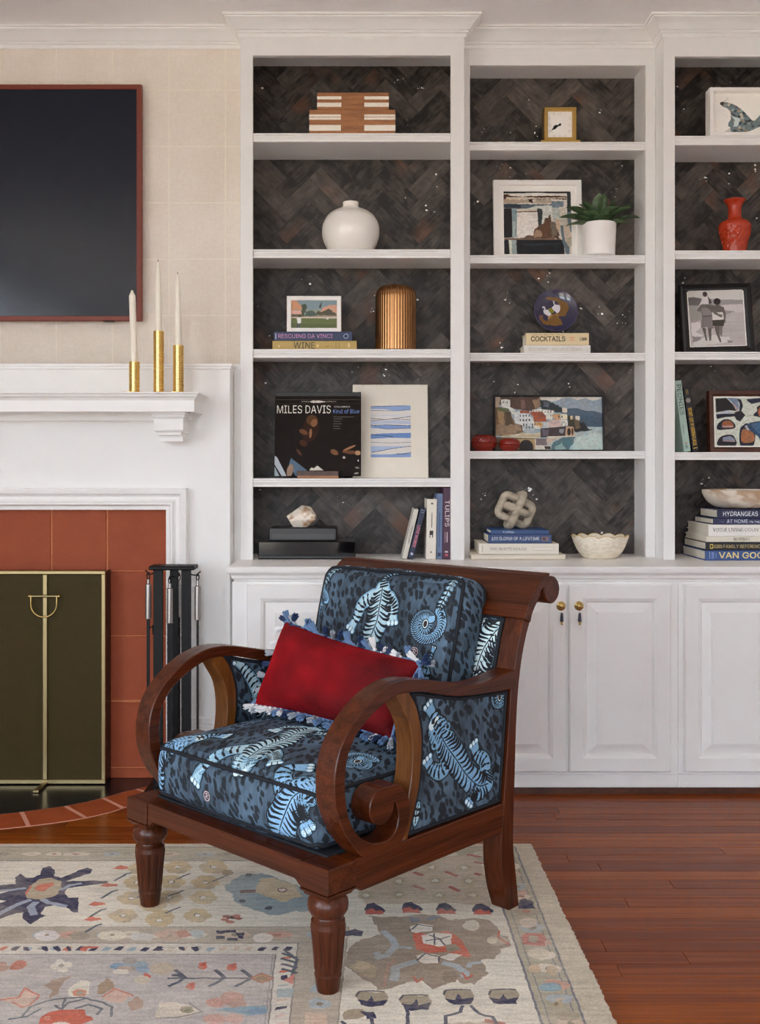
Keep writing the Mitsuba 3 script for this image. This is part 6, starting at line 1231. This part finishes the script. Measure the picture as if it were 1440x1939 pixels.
# stack of art books and the marble bowl
Yz = 3.645
zq = stackbooks(ZT, Yz, [
    (1336, 1512, 19, .27, '3a5488', [('VAN GOGH', 11, 1362, 4.4, 98, 'd9c489', True)], 'blue book titled VAN GOGH, bottom of the stack under the marble bowl', [(sbox(8, 3, 9.4, 16), '8c9cc0'), (sbox(12, 3, 17, 16), '6b7fb0'), (sbox(20, 5, 21, 14), '8c9cc0')]),
    (1337, 1500, 15.6, .26, '191a22', [('FAMILY REFERENCE', 6.4, 1371, 4.4, 74, 'c8b07c', False), ('NATIONAL', 2.4, 1352, 8, 17, 'c8b07c', True), ('GEOGRAPHIC', 2.4, 1352, 4.6, 17, 'c8b07c', True)], 'black book titled FAMILY REFERENCE, second from the bottom of its stack', [(Polygon([(8, 3), (14, 3), (14, 12), (8, 12)]).difference(sbox(9.4, 4.4, 12.6, 10.6)), 'd8b548')]),
    (1338, 1490, 10.6, .25, 'd9d3c3', [('NORWAY', 6.2, 1390, 2.2, 31, '6a6458', False)], 'thin cream book titled NORWAY, third from the bottom of its stack', [(sbox(40, 5, 50, 5.6), '9d968a')]),
    (1342.5, 1500, 22, .25, 'e4e0da', [('VOGUE LIVING', 6.6, 1351, 9, 57, '3d3a38', False), ('COUNTRY', 6.6, 1411, 9, 44, '8f8983', False)], 'thick white book titled VOGUE LIVING, in the stack under the marble bowl', []),
    (1351.5, 1486, 11.6, .22, '2b3050', [('AT HOME', 6.8, 1377, 2.8, 40, 'd5d8e4', False), ('ON THE', 4.4, 1419.5, 2.8, 20, 'd5d8e4', False)], 'navy book titled AT HOME, second from the top of its stack', [(sbox(12, 5, 20, 5.6), '7b82a0')]),
    (1359, 1480, 17, .20, '242845', [('HYDRANGEAS', 8.6, 1370, 4.2, 66, 'eceef2', False)], 'navy book titled HYDRANGEAS, right under the marble bowl', [])])
Yw = 3.75; k_ = Yw / F; pf = np.array([(0, 0), (40, 0), (52, 3), (66, 13), (74, 27), (75.5, 34), (73.5, 35), (71, 27), (62, 14), (48, 7), (0, 6)]) * k_
m = lathe(np.vstack([pf[:1], smooth_pts(pf[1:6], 40), smooth_pts(pf[6:], 40)]), 72)
tag(obj('bowl', moved(m, (X(1408, Yw), Yw, zq + GAP)), 'marble', smooth=35), 'white and tan marble bowl on the tall stack of art books', 'bowl')

# ------------------------------------------------------------------ rug, its pattern laid out on the floor
RZ = .0125
rug = thing('rug', 'cream oriental rug with navy, rust and taupe motifs, under the armchair', 'rug')
def fl(p): return onfloor(p[0], p[1], RZ)
za4 = lambda q: [(a / 2.571, 1560 + b / 2.571) for a, b in q]
zb4 = lambda q: [(460 + a / 2.571, 1560 + b / 2.571) for a, b in q]
zc4 = lambda q: [(900 + a / 2.667, 1500 + b / 2.667) for a, b in q]
def pile(p, n, uv):
    w = smoothstep(.40, .72, fbm(p.x * 9, p.y * 14, 4, 3)) * .20 + .16 * noise(p.x * 120, p.y * 220, 2)
    c = mix(unpack_lin(uv), lin('cfc4b4'), w); a = .80 + .22 * noise(p.x * 330, p.y * 330) + .20 * (noise(p.x * 30, p.y * 190) - .5) + .20 * (fbm(p.x * 5, p.y * 11, 1, 3) - .5)
    return c * dr.clip(a, .3, 1.15)
mat('rug_pile', proc(pile), .95, sheen=.3)
RS, cur = [], [za4]
rseed = [0]
def ragged(pts, amp=.0022, step=.009, close=True):
    rseed[0] += 1; r_ = random.Random(rseed[0]); o = []; n_ = len(pts)
    for i in range(n_ if close else n_ - 1):
        a, b = np.array(pts[i]), np.array(pts[(i + 1) % n_]); m_ = max(1, int(np.linalg.norm(b - a) / step))
        for t in np.linspace(0, 1, m_, endpoint=False): o.append(a + (b - a) * t + [r_.uniform(-amp, amp), r_.uniform(-amp, amp)])
    if not close: o.append(np.array(pts[-1]))
    return o
def RP(pts, c, amp=.0022, raw=False):
    w = [fl(q) for q in (pts if raw else cur[0](pts))]
    RS.append((Polygon(ragged(w, amp)).buffer(0), c))
def RL(pts, wd, c, amp=.0015):
    w = [fl(q) for q in cur[0](pts)]; RS.append((LineString(ragged(w, amp, .012, False)).buffer(wd / 2, cap_style=2), c))
def RE(x, y, a, b, c, rot=0): RP([(x + a * math.cos(t) * math.cos(rot) - b * math.sin(t) * math.sin(rot), y + a * math.cos(t) * math.sin(rot) + b * math.sin(t) * math.cos(rot)) for t in np.arange(14) * 2 * PI / 14], c)
NV, RD, TN, TP, LB, GR, CM_, W_H = '2f3150', 'c2604a', 'c9b48f', '9b8c79', 'a3b0b8', 'b3a897', 'e0d6c6', 'e6dfd2'
RX, RY = (fl((1007, 1597)), fl((1170, 1939)))
dirx = (RX - RY) / np.linalg.norm(RX - RY); yB = fl((985, 1597))[1]
edge_r = lambda y: RX[0] + (y - RX[1]) * dirx[0] / dirx[1]
xW, yF_ = -1.95, -1.60
def quad_px(a, b, c, d, col, amp=.002): RS.append((Polygon(ragged([fl(q) for q in (a, b, c, d)], amp)).buffer(0), col))
hy = lambda py: fl((700, py))[1]
def strip(py0, py1, col, x0=xW, xpx=None):
    """band across, between two lines of the back border"""
    y0, y1 = hy(py0), hy(py1); x1 = .36
    RS.append((Polygon(ragged([(x0, y0), (x1, y0), (x1, y1), (x0, y1)], .0012, .02)).buffer(0), col))
# ground colours
RS.append((Polygon([(xW, yF_), (edge_r(yF_), yF_), (edge_r(yB), yB), (xW, yB)]), 'c6b9a6'))
def xr(px0, py0, px1, py1, y):
    a, b = fl((px0, py0)), fl((px1, py1)); return a[0] + (y - a[1]) * (b[0] - a[0]) / (b[1] - a[1])
Rout = lambda y: xr(977, 1607, 1110, 1939, y); Rin = lambda y: xr(954, 1721, 1027, 1939, y); Lin = lambda y: xr(660, 1760, 640, 1939, y); Lgd = lambda y: xr(563, 1800, 548, 1939, y); Lst = lambda y: xr(522, 1801, 509, 1939, y)
yT = hy(1604)
RS.append((Polygon(ragged([(xW, yF_), (Rout(yF_), yF_), (Rout(yT), yT), (xW, yT)], .0014, .02)).buffer(0), GR))
yt2 = hy(1630)
RS.append((Polygon(ragged([(xW, yF_), (Rin(yF_), yF_), (Rin(yt2), yt2), (xW, yt2)], .0014, .02)).buffer(0), CM_))
y5, y6, y7 = hy(1755), hy(1786), hy(1807)
RS.append((Polygon(ragged([(xW, yF_), (Lin(yF_), yF_), (Lin(y5), y5), (xW, y5)], .0014, .02)).buffer(0), 'b8ac9b'))
RS.append((Polygon(ragged([(xW, yF_), (Lgd(yF_), yF_), (Lgd(y6), y6), (xW, y6)], .0014, .02)).buffer(0), 'd8cfc2'))
RS.append((Polygon(ragged([(xW, yF_), (Lst(yF_), yF_), (Lst(y7), y7), (xW, y7)], .0014, .02)).buffer(0), 'b9b3ad'))
def wl(pts, w, c): RS.append((LineString(ragged(pts, .0012, .012, False)).buffer(w / 2, cap_style=2), c))
for f_, y0_, c, w in ((Rout, yT, '7d7c80', .005), (Rin, yt2, '74757c', .005), (lambda y: Rin(y) + .016, yt2, '8d8a86', .003), (lambda y: Rout(y) - .014, yT, '8a8784', .003), (Lin, y5, '9a9186', .003), (Lgd, y6, '8d877f', .003), (Lst, y7, '847f78', .003), (lambda y: Lst(y) - .006, y7, '98938c', .002)):
    wl([(xW, y0_), (f_(y0_), y0_), (f_(yF_), yF_)], w, c)
# soft colour blocks of the guard bands
rg = random.Random(9)
def blob(x, y, a, b, c):
    RS.append((Polygon(ragged([(x + a * rg.uniform(.75, 1.15) * math.cos(t), y + b * rg.uniform(.75, 1.15) * math.sin(t)) for t in np.arange(10) * 2 * PI / 10], .002)).buffer(0), c))
def guard(x0, x1, yc, h, vert=False, cols=('d9cfbf', 'a59a8a', 'cbb6a0', 'd3c9bb', 'c59f8c', 'a9b4b5')):
    u = x0
    while u < x1:
        w = rg.uniform(.055, .10)
        c = rg.choice(cols)
        for q in ((u, yc),):
            if vert: 
                X0 = (Rin if vert == 'r' else Lin)(u); o_ = .052 if vert == 'r' else -.040
                blob(X0 + o_, u, h, w * .34, c); blob(X0 + o_, u, h * .35, w * .12, rg.choice(['8d8273', 'c2b3a0', 'b07a68']))
            else:
                blob(u, yc, w * .40, h, c); blob(u, yc, w * .13, h * .4, rg.choice(['8d8273', 'c2b3a0', 'b07a68']))
        u += w
guard(xW, .33, hy(1617), .016); guard(xW, -.02, hy(1770), .020)
guard(1.25, yT - .12, 0, .030, 'r'); guard(1.25, y5 - .02, 0, .026, 'l')
for u in np.arange(xW, -.16, .028):
    y_ = (y6 + y7) / 2 + rg.uniform(-.003, .003); c = rg.choice([NV, NV, 'c2604a', '9fb0b8', 'cbb7a0', 'c9bda9', 'a9a79f'])
    RS.append((Polygon(ragged([(u, y_ - .008), (u + .014, y_ - .010), (u + .020, y_ + .008), (u + .008, y_ + .010)], .002)).buffer(0), c))
for u in np.arange(1.3, y7 - .02, .03):
    X0 = (Lst(u) + Lgd(u)) / 2; c = rg.choice([NV, 'c2604a', '9fb0b8', 'cbb7a0', 'c9bda9', 'd4b9ae'])
    RS.append((Polygon(ragged([(X0 - .011, u), (X0 + .010, u + .006), (X0 + .012, u + .014), (X0 - .008, u + .010)], .002)).buffer(0), c))
# navy star flower
iA = len(RS)
cur[0] = za4
RP([(-60, 300), (0, 300), (75, 292), (75, 260), (95, 243), (130, 262), (165, 262), (200, 245), (205, 215), (240, 205), (268, 225), (262, 255), (300, 262), (420, 213), (452, 222), (440, 240), (320, 280), (430, 276), (530, 280), (525, 290), (420, 300), (330, 312), (312, 335), (330, 360), (385, 360), (380, 432), (350, 430), (320, 400), (270, 395), (215, 405), (200, 440), (222, 445), (180, 470), (150, 488), (110, 460), (112, 430), (60, 440), (0, 462), (-40, 470), (-40, 400), (30, 375), (-20, 370), (-20, 345), (40, 330), (-20, 315)], NV)
RP([(122, 345), (150, 300), (190, 268), (250, 262), (300, 280), (300, 312), (270, 350), (200, 370), (132, 362)], 'b09c84'); RP([(168, 315), (190, 295), (225, 290), (262, 285), (262, 300), (235, 312), (215, 328), (180, 325)], RD); RL([(150, 300), (125, 345)], .006, RD)
for q, w in (([(400, 288), (340, 300), (295, 322)], .012), ([(-10, 327), (60, 322), (128, 312)], .013), ([(-10, 440), (70, 400), (150, 368)], .016), ([(205, 368), (240, 385), (325, 402)], .015), ([(182, 378), (150, 405), (165, 445)], .018)): RL(q, w, '98a3b2')
# rust claws and dark stems
for (x, y) in ((635, 212), (570, 297), (515, 388), (492, 462)):
    RP([(x, y - 4), (x - 40, y - 8), (x - 100, y - 28), (x - 65, y - 28), (x - 72, y - 18), (x - 40, y - 14), (x - 62, y - 6), (x - 118, y + 28), (x - 138, y + 28), (x - 80, y + 6), (x - 50, y + 12), (x - 30, y + 8), (x, y + 5)], 'cf7660')
    RL([(x + 5, y + 26), (x - 20, y + 32), (x - 78, y + 66)], .0075, '5b606c')
# tan rosettes
for (x, y) in ((690, 215), (865, 210), (1040, 210), (670, 285), (835, 282), (1000, 285), (640, 363), (825, 358), (990, 358), (600, 447), (785, 452), (960, 445), (745, 395), (775, 470)):
    for dx, dy in ((-38, 0), (38, 2), (-8, -17), (14, 17), (-22, 14), (22, -15)): RE(x + dx, y + dy, 33, 17, 'cab692' if rg.random() < .8 else 'bfae90')
    RE(x, y, 17, 8.5, '77705f'); RE(x, y, 14, 6.5, W_H)
for (x, y) in ((930, 240), (890, 325), (880, 405), (740, 330), (1110, 250)): RL([(x, y), (x - 35, y + 14), (x - 75, y + 30)], .0065, '70727a')
# blue-grey cloud flower behind the near leg, with tan flowers in it
RP([(1085, 310), (1170, 250), (1280, 240), (1440, 295), (1520, 330), (1600, 380), (1540, 430), (1440, 425), (1340, 447), (1260, 430), (1200, 402), (1140, 380), (1130, 340)], '8f9ea3', .004)
RP([(1265, 270), (1330, 262), (1440, 300), (1470, 350), (1380, 380), (1290, 350), (1240, 330)], 'c7b391', .004); RE(1375, 322, 26, 12, '8a5a52'); RE(1375, 322, 18, 7, 'd8cbb9'); RP([(1170, 324), (1245, 320), (1245, 336), (1170, 338)], '6e4248')
for (x, y) in ((1310, 410), (1212, 250), (1180, 375)): RE(x, y, 17, 9, '4d5362')
RE(1108, 237, 30, 14, 'a8957c')
for (x, y) in ((1095, 465), (1125, 455), (1160, 460), (1120, 478), (1150, 448), (1105, 450)): RE(x, y, 22, 7, rg.choice(['9c5c56', '4a3038', 'b5786a']))
for (x, y, w, h) in ((1055, 520, 40, 14), (1105, 516, 45, 14), (1150, 530, 42, 14), (1055, 545, 38, 16), (1110, 555, 48, 12), (1155, 545, 30, 14)): RP(rect(x, y, x + w, y + h), NV)
for (x, y, a, b, c) in ((230, 545, 60, 26, 'dcd4cd'), (545, 545, 70, 24, 'e0d5c3'), (830, 540, 75, 26, 'c3a292'), (890, 535, 30, 20, 'b98474'), (960, 535, 32, 20, 'b3bcbc'), (1280, 555, 50, 22, 'ddd3c6'), (690, 550, 60, 20, 'cfc9c1'), (390, 545, 50, 22, 'a39684'), (60, 545, 75, 26, 'a79b89')): RE(x, y, a, b, c)
for (x, y) in ((545, 540), (230, 540), (830, 545)): RE(x, y, 14, 6, '9c8d7a')
# thin stripe: navy and rust commas
for x in (110, 205, 262, 318, 760, 870, 935): RP([(x, 598), (x + 22, 596), (x + 34, 616), (x + 20, 620), (x + 6, 610)], NV)
RP([(395, 598), (480, 595), (480, 604), (430, 606), (425, 620), (385, 618)], 'c96a58')
# inner field
iB = len(RS)
RE(90, 688, 40, 22, 'c0644e', -.35); RP([(130, 672), (100, 664), (55, 690), (50, 712)], 'b85a46'); RE(10, 695, 34, 24, 'b4887a')
for dx, dy in ((-32, 4), (32, -4), (-8, -18), (8, 20)): RE(300 + dx, 690 + dy, 24, 14, 'd9d2c4')
RE(300, 690, 14, 8, '9a948a')
for dx, dy, c in ((0, 0, '8fa5b4'), (-50, 6, '7f9fb6'), (40, 14, '9b8d84'), (60, -4, '8ea4b2'), (10, -22, 'a39a94'), (-20, 18, 'b39f90'), (70, 20, '7c9ab2')): RE(625 + dx, 688 + dy, 36, 17, c)
RE(590, 720, 40, 12, 'd9d1c4'); RE(715, 740, 18, 12, 'c65a4c', .5); RE(690, 760, 40, 20, 'c9bda9'); RE(790, 705, 60, 30, 'c2b39d')
RL([(815, 752), (1010, 752), (1220, 752)], .006, '565b6a')
for x in (890, 1085, 1215): RL([(x + 12, 752), (x - 10, 730), (x - 38, 710)], .009, '4f5566'); RL([(x + 8, 752), (x - 22, 770), (x - 70, 792)], .008, '565c6c')
RL([(838, 735), (870, 738), (900, 750)], .010, '4f5566')
RE(1275, 752, 50, 20, 'b18a6c'); RE(1275, 752, 30, 12, '9c7c62'); RL([(1220, 752), (1275, 728), (1330, 752), (1275, 776), (1220, 752)], .003, 'b0604e')
for (x, y) in ((985, 692), (1130, 698), (930, 790)): RE(x, y, 22, 16, 'c96a5a', .4); RE(x + 8, y - 10, 14, 8, 'b85a4c', -.6); RE(x - 10, y + 6, 14, 9, 'bd7d68')
RP([(210, 790), (250, 760), (320, 745), (345, 740), (300, 780), (280, 830), (240, 850), (250, 810)], 'a68f7c'); RP([(470, 830), (480, 790), (520, 750), (555, 770), (550, 800), (500, 830)], 'a08a72'); RP([(620, 870), (670, 840), (700, 860), (690, 900), (640, 910)], 'a88878')
RP([(0, 850), (90, 840), (120, 800), (180, 830), (150, 880), (110, 890), (60, 868), (10, 866)], 'd2b4a0'); RL([(0, 856), (90, 845), (120, 800), (190, 835), (150, 880), (110, 892), (60, 868)], .005, 'c77a66')
RP([(330, 800), (400, 760), (440, 770), (430, 830), (380, 850), (330, 840)], 'dcd3c3'); RE(390, 822, 34, 20, 'c98f76'); RE(390, 822, 20, 11, 'a99a8a')
RP([(500, 840), (560, 800), (640, 840), (590, 870), (520, 865)], 'd0b09c'); RL([(500, 842), (560, 800), (650, 838)], .004, 'c57864')
for q in ([(100, 945), (150, 890), (220, 865), (290, 850), (400, 845), (500, 870), (545, 890), (540, 940)], [(265, 880), (300, 905), (320, 845)], [(290, 910), (330, 870), (420, 850)], [(360, 900), (430, 880), (500, 900), (470, 930)], [(40, 950), (130, 938), (200, 900)]): RL(q, .0055, '6a6c74')
RP([(195, 940), (240, 915), (300, 905), (420, 905), (420, 930), (460, 950), (400, 975), (250, 985), (190, 975)], 'c4614c'); RE(300, 985, 60, 20, 'dcc9bb'); RE(230, 945, 18, 10, 'd38a74')
RP([(755, 945), (780, 870), (860, 870), (940, 890), (980, 915), (900, 945)], 'd6cbbb'); RL([(755, 945), (860, 942), (985, 915), (920, 870)], .004, '8d8a86'); RE(910, 905, 36, 16, '9e967c'); RE(915, 908, 18, 8, '837d66')
for (x, y, a, b, c) in ((1050, 870, 46, 24, 'c99a8c'), (1130, 850, 60, 34, 'c39488'), (1160, 880, 40, 26, 'b99a8e'), (1050, 950, 60, 26, 'c9a296'), (1140, 950, 50, 24, 'cbaa9c')): RE(x, y, a, b, c)
RP([(1040, 905), (1130, 895), (1200, 890), (1290, 885), (1300, 910), (1230, 935), (1130, 915)], '8fa4b4'); RE(1250, 912, 46, 18, '7f9ab2')
# field of the main border at the right of the near leg
iC = len(RS)
cur[0] = zb4
RP([(560, 330), (640, 180), (1120, 150), (1170, 200), (1210, 400), (1040, 385), (820, 388), (600, 392)], 'c3b49e', .004)
for (x, y) in ((920, 212), (1078, 212), (938, 276), (1100, 278), (958, 347), (1122, 348), (760, 344), (600, 348), (760, 280)): RE(x, y, 40, 22, 'b9a98f'); RE(x, y, 22, 12, '8f8a80'); RE(x, y, 17, 9, 'd8cdbb')
for q in ([(830, 235), (880, 252)], [(985, 232), (1048, 255)], [(832, 300), (885, 320)], [(1005, 305), (1055, 328)], [(1125, 185), (1175, 192)], [(1130, 240), (1160, 250)], [(1090, 150), (1160, 160)]): RL(q, .013, 'a8655a')
for (x, y) in ((638, 412), (820, 405), (985, 410), (1165, 413)):
    RP([(x - 45, y + 2), (x - 30, y - 20), (x, y - 26), (x + 30, y - 10), (x + 55, y + 10), (x + 50, y + 18), (x - 40, y + 14)], NV); RP([(x - 38, y + 8), (x - 10, y), (x + 10, y + 12), (x + 35, y + 6), (x + 50, y + 28), (x - 40, y + 28)], 'bd5f50')
RP([(1345, 372), (1375, 362), (1410, 390), (1430, 412), (1345, 412)], NV)
RP([(488, 525), (550, 510), (585, 525), (580, 545), (490, 545)], NV)
TPC = '988a78'
RP([(615, 450), (790, 452), (830, 440), (960, 445), (1000, 468), (1150, 458), (1210, 468), (1250, 512), (1240, 545), (1290, 548), (1312, 590), (1255, 612), (1235, 655), (1165, 662), (1192, 730), (1130, 782), (1050, 770), (1015, 720), (990, 782), (930, 802), (870, 760), (800, 770), (720, 802), (660, 812), (640, 782), (560, 735), (498, 690), (508, 610), (560, 570), (668, 540), (655, 495)], TPC, .004)
RP([(560, 660), (620, 680), (660, 700), (650, 750), (590, 740), (520, 700)], 'b4a382', .004); RE(585, 690, 40, 20, 'c5ae8c')
RE(1115, 495, 42, 26, 'd8cdbb'); RE(1240, 565, 50, 26, 'b8aa98'); RE(1215, 568, 26, 16, 'd3c6b4')
RP([(828, 530), (860, 522), (900, 540), (1000, 520), (1040, 540), (1080, 590), (1115, 650), (1060, 640), (990, 625), (900, 630), (840, 610)], 'c96552')
RP([(870, 545), (930, 528), (1020, 535), (1010, 590), (950, 600), (880, 580)], W_H); RP([(985, 590), (1040, 585), (1060, 615), (1000, 625)], '9a8d7c')
for q in ([(905, 540), (960, 560), (1010, 545)], [(890, 570), (960, 560), (985, 590)], [(930, 532), (935, 590)]): RL(q, .004, '5c5a66')
RP([(815, 500), (850, 485), (930, 495), (920, 520), (850, 530), (820, 525)], W_H); RP([(845, 640), (890, 628), (960, 640), (955, 675), (880, 680), (850, 660)], W_H); RP([(960, 650), (1010, 628), (1070, 640), (1010, 668)], W_H)
for q in ([(815, 520), (850, 490), (930, 500)], [(850, 665), (890, 630), (955, 645), (955, 672)]): RL(q, .004, '5c5a66')
for q, w in (([(680, 520), (730, 560), (745, 600), (700, 640), (645, 655)], .017), ([(745, 600), (790, 600), (825, 605)], .011), ([(735, 765), (745, 700), (800, 680), (850, 668)], .019), ([(970, 675), (1040, 690), (1080, 720), (1085, 750)], .018), ([(1165, 672), (1110, 680), (1100, 700)], .011), ([(650, 625), (665, 655)], .014)): RL(q, w, 'aab3b8')
RP([(805, 450), (860, 460), (870, 475), (820, 478)], '6f7788'); RP([(880, 470), (920, 448), (965, 448), (930, 468)], '7f8698'); RE(1010, 745, 40, 30, '8d7c6c')
for (x, y) in ((850, 770), (1090, 755)): RL([(x - 20, y - 30), (x, y), (x + 30, y - 20)], .006, 'b86a5a')
RL([(690, 790), (700, 700), (740, 660)], .005, 'b8867a'); RL([(1250, 520), (1245, 550), (1300, 590)], .005, 'bd6656')
for (x, y) in ((630, 850), (842, 868), (1052, 842), (1272, 840)):
    RP([(x - 80, y - 10), (x - 75, y - 32), (x - 20, y - 36), (x + 20, y - 30), (x + 60, y - 34), (x + 78, y - 5), (x + 70, y + 12), (x - 60, y + 12)], 'a39682'); RP([(x - 70, y + 4), (x - 20, y + 14), (x, y - 14), (x + 14, y + 12), (x + 72, y + 4), (x + 60, y + 36), (x - 20, y + 40), (x - 50, y + 30)], NV)
    RL([(x - 78, y - 10), (x - 60, y - 33), (x - 20, y - 36), (x + 60, y - 33)], .004, '4c4a55')
RP([(482, 930), (510, 905), (580, 900), (600, 930), (560, 950), (495, 950)], 'a0937f'); RP([(570, 915), (640, 915), (650, 945), (610, 950)], NV)
for q in ([(800, 900), (805, 940), (800, 985)], [(1075, 885), (1060, 915), (990, 935), (985, 985)], [(1110, 885), (1150, 925), (1215, 940), (1240, 985)], [(630, 940), (635, 985)], [(480, 960), (510, 985)]): RL(q, .007, '4a4c60')
RL([(205, 620), (265, 660), (240, 740)], .007, '5c606c')
for y in (630, 655, 680, 705): RL([(188, y), (265, y + 22)], .008, '5a5c68')
RP([(185, 740), (215, 735), (215, 760), (190, 760)], NV); RP([(195, 765), (250, 730), (250, 780)], 'c98074'); RP([(170, 800), (245, 800), (245, 840), (165, 845)], 'a9b6b8'); RP([(300, 915), (370, 925), (410, 930), (410, 980), (300, 980)], 'cdb8a2')
# motifs of the right guard band
iD = len(RS)
cur[0] = zc4
RP([(230, 725), (260, 712), (340, 715), (358, 740), (352, 775), (250, 770)], 'bb6a62'); RE(295, 742, 26, 18, 'a89c8a')
for (x, y, a, b, c) in ((270, 660, 46, 26, 'cdbfae'), (320, 815, 56, 28, 'd3c6b3'), (300, 890, 34, 22, 'cdb69a'), (390, 900, 34, 24, 'c8b295'), (380, 985, 56, 24, '93aab4'), (420, 1070, 30, 20, 'b9a98f'), (410, 1070, 14, 9, '8d8272'), (470, 1130, 60, 26, 'b0a08c'), (240, 508, 26, 14, 'd0a898'), (260, 560, 40, 16, NV)): RE(x, y, a, b, c)
shift = lambda g, dx, dy: [(affinity.translate(q, dx, dy), c) for q, c in g]
gA, gB, gC = RS[iA:iB], RS[iB:iC], RS[iC:iD]
for at_, cp in ((iC, shift(gC, -.045, -.86)), (iB, shift(gB, -.05, -.60) + shift(gB, .02, -1.2)), (iA, shift(gA, -1.02, 0))): RS[at_:at_] = cp
# no overlaps: each piece of colour gives way to those laid after it
acc, out, bounds = None, [], []
tree_done = []
for g_, c in reversed(RS):
    if g_.is_empty: continue
    g0 = g_
    for (b, o_) in tree_done:
        if b[0] < g_.bounds[2] and b[2] > g_.bounds[0] and b[1] < g_.bounds[3] and b[3] > g_.bounds[1]:
            g_ = g_.difference(o_)
            if g_.is_empty: break
    tree_done.append((g0.bounds, g0))
    if not g_.is_empty: out.append((g_, c))
fm, uv = flat([(g_.intersection(Polygon([(xW + .002, yF_ + .002), (edge_r(yF_) - .003, yF_ + .002), (edge_r(yB) - .003, yB - .003), (xW + .002, yB - .003)])), c) for g_, c in out], 0)
obj('pattern', M(fm.vertices + [0, 0, RZ], fm.faces), 'rug_pile', rug, smooth=False, uv=uv)
er = np.array(ragged([(edge_r(yF_), yF_), (edge_r(yB), yB)], .003, .006, False)); eb = np.array(ragged([(edge_r(yB), yB), (xW, yB)], .0022, .008, False))
m = extr(Polygon(np.vstack([[(xW, yF_)], er, eb[1:]])).buffer(0), RZ - .0007, .003); m.apply_translation((0, 0, .0004))
obj('pile', m, 'rug_pile', rug, smooth=False, uv=np.c_[np.full(len(m.vertices), pack('c6b9a6')), np.zeros(len(m.vertices))])

GROUPS = {'candle': 'white taper candles on the mantel', 'candle holder': 'ribbed brass candle holders on the mantel', 'bookcase': 'white built-in bookcases', 'cabinet': 'white base cabinets under the bookcases', 'book': 'books on the shelves and the counter', 'picture frame': 'framed pictures on the shelves', 'media player': 'black boxes on the counter'}
for k_, d_ in labels.items():
    if d_.get('category') in GROUPS: d_['group'] = GROUPS[d_['category']]
    if k_.startswith('lidded_box'): d_['group'] = 'red lacquer boxes'
    if k_.startswith('keepsake_box'): d_['group'] = 'striped wooden boxes'
